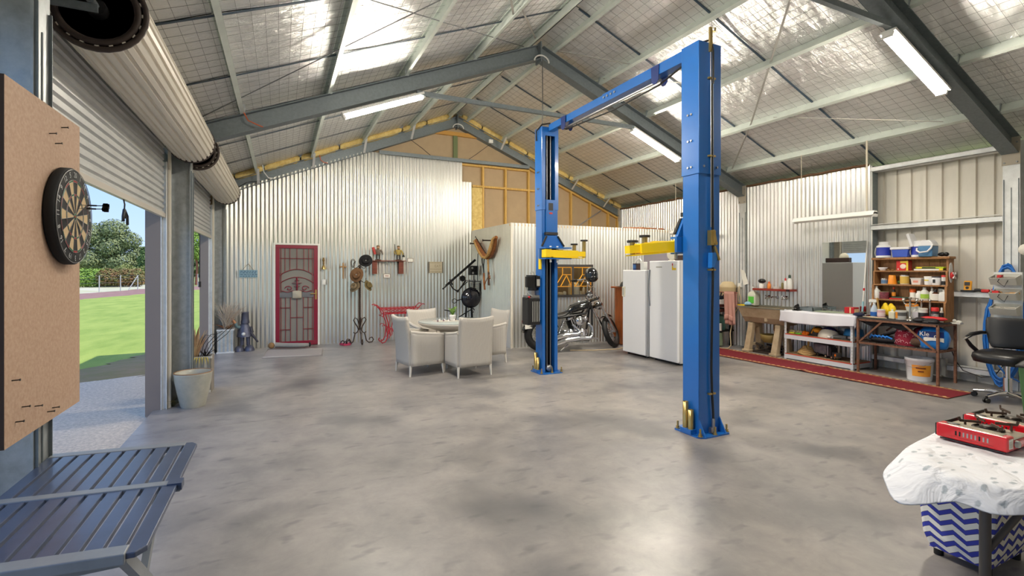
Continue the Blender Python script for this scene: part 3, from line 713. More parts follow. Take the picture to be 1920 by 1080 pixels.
# power pack
pk = MB(); pk.bb(3.28,3.49,6.33,6.52,.73,1.14); tk = fin('oil_tank', pk, BLKP, hoist, bevel=.012)
for k in range(5): pk = MB(); pk.bb(3.355+k*.028,3.362+k*.028,6.322,6.33,.78,1.08); fin('tank_rib', pk, GREYP, tk)
pk = MB(); pk.bb(3.29,3.49,6.35,6.50,1.14,1.17); pk.cyl((3.39,6.43,1.16),(3.39,6.43,1.25),.07,n=14); fin('pump_body', pk, STEEL, hoist)
pk = MB(); pk.cyl((3.40,6.43,1.24),(3.40,6.43,1.47),.085,n=16); pk.bb(3.28,3.40,6.35,6.42,1.29,1.45); pk.bb(3.42,3.49,6.33,6.42,1.29,1.46); mo = fin('motor', pk, BLACK, hoist, bevel=.006)
pk = MB(); pk.bb(3.43,3.48,6.324,6.33,1.31,1.41); fin('rating_plate', pk, GREYP, mo)
pk = MB(); pk.tube([(3.30,6.38,1.3),(3.28,6.36,1.22),(3.32,6.34,1.18),(3.36,6.34,1.16)], .008, 6); pk.tube([(3.42,6.36,1.46),(3.38,6.35,1.52),(3.34,6.38,1.5)], .009, 6); fin('pump_hose', pk, GREYP, mo)
pk = MB(); pk.bar((3.33,6.33,1.16),(3.24,6.32,1.12),.02,.012); fin('release_lever', pk, BLKP, mo)
pk = MB(); pk.ell((3.30,6.325,1.145),.018,n=8,m=6); fin('red_knob', pk, REDP, mo)
pk = MB(); pk.bb(3.49,3.52,6.36,6.48,.8,1.42); fin('mount_plate', pk, LBLUE, hoist)

# ---------------------------------------------------------------- fridges
def fridge(x0, x1, y0, y1, h, lab, handle):
    t = thing('fridge', lab, 'fridge', ((x0+x1)/2,(y0+y1)/2,0), group='upright fridges side by side')
    b = MB(); b.bb(x0+.065, x1, y0, y1, .03, h); cb = fin('cabinet', b, mat('fridge_side', (206,208,212), .4), t, bevel=.008)
    b = MB(); b.bb(x0, x0+.055, y0+.003, y1-.003, .05, h-.002); d = fin('door', b, WHITE, t, bevel=.012)
    b = MB(); b.bb(x0+.053, x0+.067, y0+.01, y1-.01, .06, h-.01); fin('seal', b, GREYP, cb)
    for yy in (y0+.06, y1-.06):
        for xx in (x0+.1, x1-.08): b = MB(); b.cyl((xx,yy,0),(xx,yy,.03),.02,n=8); fin('foot', b, BLKP, t)
    if handle == 'box':
        b = MB(); b.bb(x0-.022, x0, y1-.085, y1-.01, 1.06, 1.24); h_ = fin('handle', b, mat('ivory_plastic',(236,230,208),.4), d, bevel=.006)
        b = MB(); b.bb(x0-.024, x0-.02, y1-.062, y1-.03, 1.08, 1.22); fin('grip_slot', b, GREYP, h_)
    else:
        b = MB(); P = [(x0-.004-.028*math.sin(math.pi*k/10), y1-.02+.0*k, .93+.62*k/10) for k in range(11)]; b.tube(P, .011, 6); fin('handle', b, mat('grey_handle',(120,126,134),.35), d)
        b = MB(); b.bb(x0-.002, x0, (y0+y1)/2+.02, (y0+y1)/2+.16, h-.115, h-.095); fin('badge', b, GREYP, d)
        b = MB(); b.bb(x0-.002, x0, y0+.03, y0+.12, h-.12, h-.06); s1 = fin('rating_label', b, PAPER, d)
        b = MB(); b.bb(x0-.0035, x0-.002, y0+.03, y0+.12, h-.155, h-.12); b.bb(x0-.0035,x0-.002,y0+.095,y0+.12,h-.12,h-.09); fin('label_band', b, mat('label_yellow',(244,206,40),.6), d)
        b = MB(); b.bb(x0-.0035, x0-.002, y0+.10, y0+.12, h-.085, h-.045); fin('label_mark', b, REDP, d)
    return t
fridge(5.72, 6.36, 6.60, 7.22, 1.545, 'white upright freezer, the left and lower of the two, ivory box handle', 'box')
fridge(5.74, 6.40, 5.86, 6.52, 1.70, 'white upright fridge, the right and taller of the two, curved handle and yellow label', 'bow')
def tin(name, lab, c, r, h, m, lid=None, band=None, group=None, cat='can', lm=None, bm=None, n=14, handle=False):
    x, y, z = c; b = MB(); b.lathe([(r*.97,0),(r,.006),(r,h-.006),(r*.97,h)], c, n)
    o = fin(name, b, m, label=lab, cat=cat, group=group)
    if lid: b = MB(); b.lathe([(r*1.04,h-lid*.6),(r*1.04,h+lid*.4),(r*.9,h+lid*.4)], c, n); fin('lid', b, lm or WHP, o)
    if band: b = MB(); b.lathe([(r*1.012,h*band[0]),(r*1.012,h*band[1])], c, n, cap=False); fin('label_band', b, bm, o)
    return o
tin('paint_tin', 'blue tin standing on the left freezer', (5.86,7.02,1.545), .05, .115, mat('tin_blue',(28,60,120),.4), .012, (.3,.8), lm=BLACK, bm=mat('label_blue2',(60,110,170),.5))
tin('paint_tin', 'dark brown tin on the left freezer, right of the blue tin', (5.84,6.90,1.545), .055, .115, mat('tin_brown',(62,40,34),.5), .012, lm=BLACK)
b = MB(); b.bb(5.78,5.86,6.70,6.80,1.545,1.69); o = fin('power_adaptor', b, WHP, label='white square box on the left freezer against the taller fridge', cat='box', bevel=.006)
b = MB(); b.tube([(5.83,7.0,1.66),(5.83,6.95,1.73),(5.83,6.88,1.75),(5.83,6.82,1.7)], .012, 6); b.tube([(5.84,6.92,1.6),(5.84,6.92,1.80)], .008, 6)
fin('white_hose', b, WHP, label='white curved hose above the tins on the left freezer', cat='hose')
b = MB(); b.bb(6.375,6.45,6.64,7.40,.0,1.88); fin('grey_board', b, mat('mauve_grey',(150,142,148),.6), label='mauve grey board leaning behind the left freezer', cat='board')
b = MB(); b.bb(6.15,6.25,6.02,6.50,1.702,1.80); o = fin('amplifier_case', b, mat('dark_brown_case',(52,34,30),.5), label='dark brown flat case lying on the taller fridge', cat='case', bevel=.01)
for yy in (6.10, 6.42): b = MB(); b.bb(6.142,6.15,yy-.03,yy+.03,1.755,1.785); fin('corner_plate', b, PAPER, o)
b = MB(); b.lathe([(.0,.02),(.09,.02),(.10,0),(.09,-.02),(0,-.02)], (6.0,6.26,1.81), 18, 'x'); b.bb(5.98,6.02,6.2,6.32,1.701,1.72); fin('desk_fan', b, mat('cream_plastic',(226,220,204),.5), label='small cream round fan standing on the taller fridge', cat='fan')

# orange cabinet with cap
t = thing('timber_cabinet', 'orange-stained timber cabinet half hidden behind the freezer', 'cabinet', (6.55,8.0,0))
ORW = mat('orange_stain', (190,104,44), .5, 0, col2=(150,74,26), vscale=6, stretch=(4,4,.5), coat=.15)
b = MB(); b.bb(6.30,6.85,7.78,8.2,.02,1.17); fin('carcass', b, ORW, t)
b = MB(); b.bb(6.22,6.92,7.72,8.24,1.17,1.205); fin('top', b, ORW, t, bevel=.006)
b = MB(); b.prism([(6.30,1.17),(6.25,1.15),(6.28,1.05),(6.30,1.0)], 'y', 7.78, 7.83); b.bb(6.26,6.34,7.76,7.84,0,.12); fin('corner_post', b, ORW, t)
b = MB(); b.ell((6.36,7.95,1.205),.11,.10,.12,14,6,0); b.prism([(6.16,1.212),(6.30,1.205),(6.30,1.225)], 'y', 7.87, 8.03); fin('baseball_hat', b, BLACK, label='black peaked cap on the orange cabinet', cat='cap')

# ---------------------------------------------------------------- window of the inner room
win = thing('window_1', kind='structure', loc=(5.51,8.6,1.0))
b = MB(); b.bb(5.1,5.9,8.95,9.0,2.36,2.42); fin('added_room_light', b, mat('added_room_lamp',(255,232,190),emit=45), label='unseen lamp added to light the inner room behind the lattice window', cat='lamp')  # unseen lamp, added to brighten what shows through the lattice
b = MB(); b.bb(5.0,6.02,8.585,8.62,.98,1.03); b.bb(5.0,6.02,8.585,8.62,1.61,1.66); b.bb(5.0,5.045,8.585,8.62,1.03,1.61); b.bb(5.975,6.02,8.585,8.62,1.03,1.61); b.bb(5.485,5.535,8.585,8.62,1.03,1.61)
fin('window_frame', b, mat('charcoal_frame',(58,56,54),.5), win)
YLW = mat('lattice_yellow', (238,170,50), .5)
for x0, x1 in ((5.045,5.485),(5.535,5.975)):
    b = MB(); L = lambda p, q: b.bar((x0+(x1-x0)*p[0],8.60,1.03+.58*p[1]),(x0+(x1-x0)*q[0],8.60,1.03+.58*q[1]),.012,.016,(0,1,0))
    for p, q in (((0,1),(1,1)),((1,0),(1,1)),((0,.98),(1,.98)),((.5,1),(.5,.72)),((.5,.72),(1,.72)),((.5,.72),(.1,.3)),((.1,.3),(0,.45)),((0,.3),(1,.3)),((.75,.72),(.4,.3)),((1,.3),(.7,.72))): L(p, q)
    fin('lattice', b, YLW, win)
    b = MB(); b.bb(x0,x1,8.612,8.616,1.03,1.61); fin('pane', b, GLASS, win)
b = MB(); b.bb(5.0,6.05,9.02,9.06,.9,1.8); b.bb(5.0,6.05,8.64,9.04,.93,.975)
sh = fin('inner_shelf', b, mat('dim_shelf',(140,118,84),.7), win)
for k, (x, r, h) in enumerate(((5.11,.05,.16),(5.215,.04,.26),(5.335,.07,.1),(5.45,.035,.12),(5.60,.05,.28),(5.74,.075,.30),(5.86,.035,.12),(5.94,.03,.2))):
    b = MB(); b.lathe([(r*.8,0),(r,h*.3),(r,h*.8),(r*.6,h)], (x,8.82,.975), 12)
    fin('jar', b, PAPER if k % 2 else mat('dim_cream',(206,190,156),.5), label='%s pale jar behind the yellow lattice window' % ['first','second','third','fourth','fifth','sixth','seventh','last'][k] + ' from the left', cat='jar', group='jars behind the lattice window')

# rope and oddments on top of the inner room
b = MB()
for k in range(3): b.tube([(6.9+.55*j/8+k*.2, 8.67+.012*math.sin(j*1.7+k), 2.476+.01+.008*k) for j in range(9)], .016, 6)
fin('rope', b, mat('brown_rope',(176,112,70),.9), label='brown rope lying along the top of the inner room wall', cat='rope')
b = MB(); b.ell((7.98,8.67,2.49),.09,.045,.028,10,6); b.ell((8.04,8.67,2.485),.05,.03,.02,8,5); fin('brown_rag', b, mat('brown_rag_cloth',(168,104,66),.95), label='small brown bundle on top of the inner room wall', cat='rag')

# ---------------------------------------------------------------- motorcycle
bk = thing('motorcycle', 'black and chrome cruiser motorcycle parked behind the far hoist post', 'motorcycle', (4.47,8.10,0), R(-9), world=False)
GB = mat('gloss_black', (10,10,12), .12, coat=1.0)
def wheel(cx, Rr, r, steer=0, n=28):
    m = Matrix.Translation((cx,0,Rr+r)) @ Matrix.Rotation(steer,4,'Z')
    b = MB(); b.lathe([(Rr+r*math.cos(a), r*math.sin(a)*.95) for a in [math.pi*2*k/12-math.pi for k in range(13)]], (0,0,0), n, 'y', cap=False); b.xf(m); w = fin('tyre', b, RUBBER, bk)
    b = MB(); b.lathe([(Rr-r*.5,-.03),(Rr-r*.75,-.03),(Rr-r*.75,.03),(Rr-r*.5,.03)], (0,0,0), n, 'y', cap=False); b.xf(m); fin('rim', b, CHROME, w)
    b = MB()
    for k in range(16): a = 2*math.pi*k/16; b.cyl((0,(-1)**k*.03,0),((Rr-r*.6)*math.cos(a),0,(Rr-r*.6)*math.sin(a)),.005,n=4,cap=False)
    b.xf(m); fin('spoke', b, CHROME, w)
    b = MB(); b.cyl((0,-.07,0),(0,.07,0),.035,n=12); b.lathe([(.05,-.06),(.12,-.06),(.12,-.055),(.05,-.055)],(0,0,0),18,'y'); b.xf(m); fin('hub', b, CHROME, w)
wheel(0, .25, .075)
b = MB()
b.loft([[(( .36+.012*q)*math.cos(a), (-.085+.17*k/5), .325+(.36+.02*math.sin(math.pi*k/5))*math.sin(a)) for k in range(6)] for q in (0,) for a in [R(20+14*j) for j in range(12)]], closed=False, cap=False)
fin('rear_fender', b, GB, bk, solid=.008)
_n0 = len(bpy.data.objects); FRONT = []; wheel(1.55, .265, .055)
m = Matrix.Translation((1.55,0,.32))
b = MB(); b.loft([[(.345*math.cos(a), -.065+.13*k/5, (.345+.02*math.sin(math.pi*k/5))*math.sin(a)) for k in range(6)] for a in [R(62+9*j) for j in range(8)]], closed=False, cap=False); b.xf(m); fin('front_fender', b, GB, bk, solid=.006)
b = MB(); lo = MB()
for s in (-1, 1):
    lo.cyl((1.53,s*.10,.30),(1.29,s*.10,.68),.032,.03,n=12); b.cyl((1.30,s*.10,.66),(1.05,s*.10,1.06),.022,n=10)
fin('fork_lower', lo, CHROME, bk); fin('fork_tube', b, CHROME, bk)
b = MB(); b.box((1.10,0,.96),(.10,.26,.035),ry=R(-28)); b.box((1.16,0,.84),(.10,.26,.035),ry=R(-28)); fin('triple_clamp', b, GB, bk, bevel=.006)
b = MB(); b.lathe([(.0,-.11),(.06,-.09),(.09,-.02),(.092,.05),(.085,.06)], (1.28,0,.86), 18, 'x'); hl = fin('headlight', b, CHROME, bk)
b = MB(); b.lathe([(.083,.058),(.04,.075),(0,.08)], (1.28,0,.86), 18, 'x'); fin('lens', b, mat('lens_glass',(210,216,220),.1,.3), hl)
b = MB()
prof = [(.52,.03,.735),(.60,.10,.765),(.72,.135,.80),(.86,.135,.835),(.98,.10,.86),(1.05,.045,.875)]
b.loft([[(x, w*math.cos(a), z+.0+(.10 if math.sin(a)>0 else .075)*math.sin(a)*min(1,w/.1)) for a in [2*math.pi*k/16 for k in range(16)]] for x, w, z in prof]); tk = fin('fuel_tank', b, GB, bk, sub=1)
b = MB(); b.tube([(.60,0,.865),(.72,0,.905),(.86,0,.938),(.98,0,.955)], [.012,.028,.028,.014], 8); b.cyl((.82,.0,.92),(.82,0,.965),.035,n=12); fin('tank_console', b, CHROME, tk)
b = MB(); b.loft([[(x, w*math.cos(a), z+t_*math.sin(a)) for a in [2*math.pi*k/14 for k in range(14)]] for x, w, z, t_ in ((-.28,.05,.72,.02),(-.2,.10,.715,.035),(0,.12,.68,.05),(.12,.14,.70,.06),(.2,.16,.655,.055),(.38,.16,.645,.06),(.52,.10,.70,.05),(.58,.04,.735,.02))]); fin('seat', b, mat('seat_leather',(22,22,23),.45,bump=.1,bscale=80), bk, sub=1)
b = MB()
for s in (-1, 1):
    b.tube([(1.03,s*.06,.90),(.9,s*.09,.70),(.55,s*.12,.66),(.2,s*.14,.62),(-.1,s*.13,.60)], .02, 6)
    b.tube([(1.05,s*.05,.85),(1.02,s*.12,.40),(.95,s*.13,.19),(.35,s*.13,.19),(.2,s*.14,.40),(.2,s*.14,.6)], .02, 6); b.tube([(.35,s*.13,.3),(0,s*.12,.325)], .022, 6)
fin('frame', b, BLACK, bk)
b = MB(); b.bb(.42,.92,-.12,.12,.20,.40); b.cyl((.55,-.15,.32),(.55,.17,.32),.10,n=16); b.cyl((.80,-.15,.30),(.80,.17,.30),.12,n=16); fin('crankcase', b, STEEL, bk, bevel=.02)
for a0 in (R(24), R(-22)):
    b = MB(); m = Matrix.Translation((.70,0,.36)) @ Matrix.Rotation(a0,4,'Y')
    prof = []
    for k in range(9): prof += [(.055,.04+k*.024),(.095,.04+k*.024),(.095,.052+k*.024),(.055,.052+k*.024)]
    b.lathe(prof,(0,0,0),14); b.xf(m); cy = fin('cylinder', b, BLACK, bk)
    b = MB(); b.lathe([(.09,.25),(.10,.27),(.08,.32),(.03,.34)],(0,0,0),14); b.xf(m); fin('rocker_cover', b, CHROME, cy)
    b = MB(); 
    for dx in (-.02,.02): b.cyl((dx,-.1,.0),(dx,-.11,.26),.012,n=8)
    b.xf(m); fin('pushrod_tube', b, CHROME, cy)
b = MB(); b.lathe([(0,-.06),(.08,-.055),(.095,-.02),(.095,.03)], (.74,-.15,.57), 18, 'y'); b.ell((.86,-.14,.60),.07,.05,.06); fin('air_cleaner', b, CHROME, bk)
b = MB(); b.lathe([(0,-.03),(.10,-.03),(.12,0)], (.80,-.15,.30), 20, 'y'); b.lathe([(0,-.02),(.07,-.02),(.085,0)], (.56,-.15,.33), 16, 'y'); fin('engine_cover', b, CHROME, bk)
b = MB(); b.tube([(.92,-.14,.52),(1.0,-.18,.44),(1.0,-.2,.30),(.93,-.22,.24),(.7,-.23,.245),(.45,-.24,.23),(.25,-.24,.17),(.12,-.24,.10)], [.024,.026,.03,.04,.045,.05,.052,.052], 12)
b.tube([(.60,-.14,.50),(.68,-.2,.42),(.74,-.22,.36),(.66,-.235,.325),(.42,-.24,.32),(.2,-.24,.27),(.02,-.24,.18)], [.024,.026,.03,.04,.048,.05,.052], 12); ex = fin('exhaust_pipe', b, CHROME, bk)
b = MB(); b.cyl((.119,-.24,.099),(.112,-.24,.096),.046,n=12); b.cyl((.019,-.24,.179),(.012,-.24,.176),.046,n=12); fin('muffler_mouth', b, DARK, ex)
for x in (.12, .30):
    b = MB(); b.tube([(x+.12,-.17,.60),(x-.02,-.19,.30)], .02, 8)
    P = [(x+.11-.11*j/40+.034*math.cos(j*.95)*.9, -.172-.015*j/40+.034*math.sin(j*.95), .57-.22*j/40) for j in range(41)]
    b.tube(P, .008, 5); fin('shock_absorber', b, CHROME, bk)
b = MB()
for s in (-1, 1): b.tube([(1.04,s*.05,1.0),(1.03,s*.12,1.06),(.98+.05*(s+1),s*.20,1.28 if s>0 else 1.12),(.92+.08*(s+1),s*.26,1.36 if s>0 else 1.16),(.80+.14*(s+1)/2,s*.40,1.34 if s>0 else 1.12)], .014, 8)
hb = fin('handlebar', b, CHROME, bk)
b = MB()
for s in (-1, 1): z = 1.34 if s>0 else 1.12; x = .80+.07*(s+1); b.cyl((x,s*.40,z),(x-.08,s*.50,z-.02),.02,n=10)
fin('grip', b, RUBBER, hb)
b = MB(); b.tube([(.82,-.40,1.13),(.93,-.3,1.24),(1.04,-.2,1.2),(1.08,-.1,1.0)], .007, 5); b.tube([(.95,.38,1.33),(1.1,.2,1.3),(1.12,.08,1.0)], .007, 5); b.bar((.83,-.36,1.14),(.84,-.5,1.09),.012,.02); fin('brake_lever', b, CHROME, hb)
b = MB(); b.lathe([(0,.0),(.05,.0),(.055,.03),(.05,.07),(0,.08)], (1.02,0,1.02), 14); fin('speedometer', b, CHROME, bk)
STEER = Matrix.Translation((1.12,0,.92)) @ Matrix.Rotation(R(46),4,Vector((-.47,0,.88))) @ Matrix.Translation((-1.12,0,-.92))
def steer(o):
    for v in o.data.vertices: v.co = STEER @ v.co
    for c in CH[o.name]: steer(c)
ST = [o for o in list(CH[bk.name]) if o.name.split('.')[0] in ('front_fender','fork_lower','fork_tube','headlight','triple_clamp') or (o.name.split('.')[0] == 'tyre' and min(v.co.x for v in o.data.vertices) > .8)]
for o in ST: steer(o)
low = min(v.co.z for o in ST for v in o.data.vertices)          # the turned wheel stands on the floor
for o in ST:
    for q in [o]+CH[o.name]: q.data.transform(Matrix.Translation((0, 0, -low)))
b = MB(); b.tube([(.45,.14,.2),(.38,.26,.03),(.36,.30,.012)], .013, 6); b.bar((.95,-.2,.24),(1.05,-.34,.24),.03,.03); b.bar((.95,.2,.24),(1.05,.34,.24),.03,.03); b.bar((.5,-.16,.12),(.3,-.26,.02),.02,.02); fin('stand_and_pegs', b, CHROME, bk)
b = MB(); b.cyl((-.36,0,.56),(-.31,0,.57),.035,n=12); fin('tail_light', b, REDP, bk)
b = MB(); b.box((-.26,-.10,.50),(.012,.22,.11),rz=R(-60)); pl = fin('number_plate', b, PAPER, bk)
text('plate_text', 'VG-00', .085, (-.251,-.105,.50), (math.cos(R(30)),math.sin(R(30))*-1,0) if 0 else (.5,-.866,0), (0,0,1), BLACK, pl, .008)
t = thing('motorcycle_helmet', 'glossy black full-face helmet hung on the motorcycle handlebar', 'helmet', (5.50,7.90,1.30))
b = MB(); b.ell((5.50,7.90,1.455),.125,.145,.145,18,12); fin('shell', b, GB, t)
b = MB(); b.ell((5.485,7.865,1.40),.12,.135,.10,16,8,-.9,.3); fin('chin_bar', b, GB, t)
b = MB(); b.grid(lambda u, v: (5.50-.02+.135*math.sin(R(-75+150*u)-.3), 7.90-.155*math.cos(R(-75+150*u)-.3), 1.415+.07*v), 10, 3); fin('visor', b, mat('visor_tint',(30,32,36),.08,coat=.5), t)
b = MB(); b.tube([(5.46,7.90,1.30),(5.45,7.88,1.25),(5.48,7.87,1.23)], .008, 5); fin('strap', b, RUBBER, t)
b = MB(); b.tube([(6.30,7.75,.012),(5.9,7.60,.01),(5.4,7.70,.01),(5.1,7.82,.012),(4.98,7.86,.014)], .009, 6); fin('extension_cord', b, mat('beige_cord',(206,184,146),.6), label='beige power cord on the floor between motorcycle and freezer', cat='cord')

# ---------------------------------------------------------------- wicker dining set
def wchair():
    t = thing('wicker_chair', 'x', 'chair', (0,0,0), group='white wicker armchairs round the table', world=False)
    b = MB()                       # back: chair faces +Y, origin under the seat centre
    def back(u, v, o=0):
        x = (-.25+.5*u)*(1+.08*v); z = .15+.70*v
        return (x, -.25-.075*v*v+.035*math.sin(math.pi*u)*-v + o, z+.012*v*(2*abs(u-.5))**2*2)
    b.grid(lambda u, v: back(u, v), 10, 12); fin('backrest', b, WICK, t, solid=.045)
    for s in (-1, 1):
        b = MB(); b.grid(lambda u, v: (s*.262, -.26+.53*u, .15+(.45-.0*u+.055*(1-u)-.02*u)*v), 6, 8); fin('side_panel', b, WICK, t, solid=.04)
        b = MB(); b.tube([(s*.262,-.27,.65),(s*.262,-.1,.62),(s*.262,.1,.595),(s*.262,.27,.58)], .026, 8); fin('arm_rail', b, WICK, t)
    b = MB(); b.bb(-.25,.25,-.25,.27,.15,.40); fin('seat_base', b, WICK, t, bevel=.015)
    b = MB(); b.bb(-.235,.235,-.235,.26,.40,.46); fin('cushion', b, mat('cushion_cloth',(226,222,214),.85), t, bevel=.02, seg=3)
    for sx in (-1, 1):
        for sy in (-1, 1):
            b = MB(); b.cyl((sx*.255,sy*.255,.16),(sx*.262,sy*.268,0),.022,.013,n=10); fin('leg', b, mat('pale_leg',(214,210,202),.45), t)
    return t
c0 = wchair()
CHS = [((2.52,6.83), R(4), 'white wicker armchair nearest the camera, seen from behind'),
       ((1.90,7.24), R(-80), 'white wicker armchair on the left of the round table, turned sideways'),
       ((2.27,7.98), R(190), 'white wicker armchair on the far side of the table by the red console'),
       ((3.10,7.58), R(98), 'white wicker armchair on the right of the table by the partition wall')]
for i, ((x, y), rz, lab) in enumerate(CHS):
    if i == 0: c0.location = (x,y,0); c0.rotation_euler = (0,0,rz); c0['label'] = lab
    else: dup(c0, (x,y,0), rz, lab)
t = thing('round_table', 'round wicker dining table with a frosted glass top', 'table', (2.49,7.42,0))
b = MB(); b.lathe([(.20,.16),(.20,.55),(.22,.58),(.36,.62),(.50,.67),(.55,.705),(.55,.725),(.5,.725)], (2.49,7.42,0), 36); fin('pedestal', b, WICK, t)
b = MB(); b.lathe([(.0,.725),(.545,.725),(.55,.732),(.545,.738),(0,.738)], (2.49,7.42,0), 40); fin('tabletop', b, mat('frosted_glass',(176,184,182),.12,coat=.5), t)
for k in range(4):
    a = R(45+90*k); b = MB(); b.cyl((2.49+.17*math.cos(a),7.42+.17*math.sin(a),.18),(2.49+.2*math.cos(a),7.42+.2*math.sin(a),0),.022,.016,n=10); fin('leg', b, MC['pale_leg'], t)
t = thing('noughts_board', 'small pale board game laid out on the glass table', 'game', (2.36,7.36,.738))
b = MB(); b.bb(2.17,2.55,7.24,7.48,.738,.744); fin('board', b, mat('game_board',(196,190,180),.5), t)
for k in range(10):
    b = MB(); x, y = 2.2+.035*k, 7.28+.16*((k*7)%5)/5; b.lathe([(.014,.744),(.015,.752),(.008,.768),(0,.775)], (x,y,0), 8); fin('playing_piece', b, mat('piece_dark',(110,84,90),.5) if k % 3 == 0 else WHP, t)
def leaf(b, base, d, L_, w, droop=.3, n=5):
    d = Vector(d).normalized(); side = d.cross(Vector((0,0,1))); side = side.normalized() if side.length > .05 else Vector((1,0,0)); p = Vector(base); v = []
    for i in range(n+1):
        t_ = i/n; q = p + d*L_*t_ + Vector((0,0,-droop*L_*t_*t_)); ww = w*math.sin(math.pi*(.12+.88*t_))*.5
        v += [q-side*ww, q+side*ww]
    b.add(v, [(2*i,2*i+1,2*i+3,2*i+2) for i in range(n)], True)
t = thing('potted_plant', 'small green plant in a white pot on the glass table', 'plant', (2.48,7.40,.738))
b = MB(); b.lathe([(.035,.738),(.05,.80),(.052,.83),(.046,.832),(.04,.80)], (2.48,7.40,0), 14); fin('pot', b, WHP, t)
b = MB()
for k in range(9): a = k*2.4; leaf(b, (2.48,7.40,.82+.02*(k%3)), (math.cos(a)*.5,math.sin(a)*.5,.9), .17, .045, .25)
fin('leaves', b, mat('fresh_leaf',(120,160,70),.5), t, solid=.002)
# ---------------------------------------------------------------- red screen door in the back wall
d3 = thing('door_3', kind='structure', loc=(.295,10.79,0))
CRIM = mat('crimson_paint', (132,18,50), .35, coat=.2)
b = MB()
b.bb(-.135,-.10,10.775,10.83,0,2.054); b.bb(.69,.725,10.775,10.83,0,2.054); b.bb(-.135,.725,10.775,10.83,2.055,2.09); fin('door_frame', b, WHP, d3)
b = MB(); b.bb(-.10,.69,10.83,10.85,0,2.06); fin('inner_door', b, mat('inner_grey',(204,201,192),.6), d3)
x0, x1 = -.098, .688
b = MB(); b.bb(x0,x0+.075,10.775,10.805,.01,2.05); fin('stile', b, CRIM, d3, bevel=.004)
b = MB(); b.bb(x1-.075,x1,10.775,10.805,.01,2.05); st = fin('stile', b, CRIM, d3, bevel=.004)
b = MB(); b.bb(x0,x1,10.774,10.804,1.985,2.05); fin('top_rail', b, CRIM, d3, bevel=.004)
b = MB(); b.bb(x0,x1,10.774,10.804,.01,.10); fin('bottom_rail', b, CRIM, d3, bevel=.004)
b = MB(); b.bb(x0+.07,x1-.07,10.778,10.80,.99,1.09); fin('mid_panel', b, mat('grey_door_panel',(112,114,120),.4,.3), d3)
MESH = mat('fly_mesh', (158,157,152), .7, alpha=.5)
b = MB(); b.bb(x0+.07,x1-.07,10.800,10.802,.10,1.99); fin('fly_screen', b, MESH, d3)
b = MB(); b.bb(.10,.60,10.822,10.829,1.62,1.99); fin('inner_blind', b, mat('dark_blind',(70,70,74),.6), d3)
b = MB(); b.bb(.26,.52,10.818,10.822,1.80,1.93); fin('inner_picture', b, mat('dull_orange',(150,84,58),.7), d3)
BAR = mat('maroon_bar', (128,44,52), .4)
def vb(x, z0, z1): b = MB(); b.bb(x-.006,x+.006,10.778,10.79,z0,z1); fin('security_bar', b, BAR, d3)
def hb_(xa, xb, z): b = MB(); b.bb(xa,xb,10.778,10.79,z-.006,z+.006); fin('security_bar', b, BAR, d3)
xa, xb = x0+.08, x1-.08; xm = (xa+xb)/2
for x in (xa+.02, xb-.02): vb(x, .1, .99); vb(x, 1.09, 1.99)
for x in (xm-.22, xm-.13, xm, xm+.13, xm+.22): vb(x, 1.56-.6*(x-xm)**2*2, 1.99)
hb_(xa, xb, 1.78)
for x in (xm-.21, xm-.12, xm, xm+.12, xm+.21): vb(x, .1, .99)
hb_(xm-.12, xm+.12, .58); hb_(xa, xm-.12, .78); hb_(xm+.12, xb, .78); hb_(xa, xm-.12, .34); hb_(xm+.12, xb, .34)
for h in (1.56, 1.40):
    b = MB(); b.tube([(xa+(xb-xa)*k/12, 10.784, h-.12*(2*k/12-1)**2) for k in range(13)], .008, 5); fin('arch_bar', b, BAR, d3)
for s in (-1, 1):
    b = MB(); b.tube([(xm+s*(.15+.075*math.cos(t)*(1-t/9)), 10.782, 1.17+.06*math.sin(t)*(1-t/9)) for t in [k*.45 for k in range(16)]], .009, 5)
    b.tube([(xm+s*(.03+.25*k/8), 10.782, 1.11+.012*math.sin(k)) for k in range(9)], .008, 5); fin('scroll', b, CRIM, d3)
b = MB()
b.tube([(xm,10.775,1.1),(xm,10.775,1.39)], .012, 6)
for z, w in ((1.27,.10),(1.21,.06),(1.33,.05)):
    for s in (-1, 1): leaf(b, (xm,10.772,z), (s,0,.25), w, .05, .1)
fin('rose_casting', b, CRIM, d3, solid=.006)
b = MB(); b.bb(x1-.05,x1-.02,10.762,10.776,.94,1.14); b.bar((x1-.035,10.75,1.06),(x1-.14,10.75,1.06),.016,.02); fin('door_handle', b, BRASS, d3)
b = MB(); b.grid(lambda u, v: (xm-.085+.17*u, 10.76-.03*math.sin(math.pi*u)*math.sin(math.pi*v), .975+.14*v-.01*math.sin(math.pi*u)*(1 if v<.5 else -1)), 10, 8)
fin('lavender_bag', b, mat('calico',(178,172,158),.95,bump=.3,bscale=60), label='small grey cloth bag hanging on the red screen door', cat='bag', solid=.012)

# blue hanging sign
t = thing('hanging_sign', 'small pale blue wooden sign with lines of writing hung by the red door', 'sign', (-.575,10.78,1.40))
b = MB(); b.bb(-.735,-.415,10.77,10.79,1.40,1.545); sg = fin('board', b, mat('sign_blue',(138,172,188),.7,var=.1,vscale=20), t, bevel=.003)
INKB = mat('ink_blue', (58,84,112), .8)
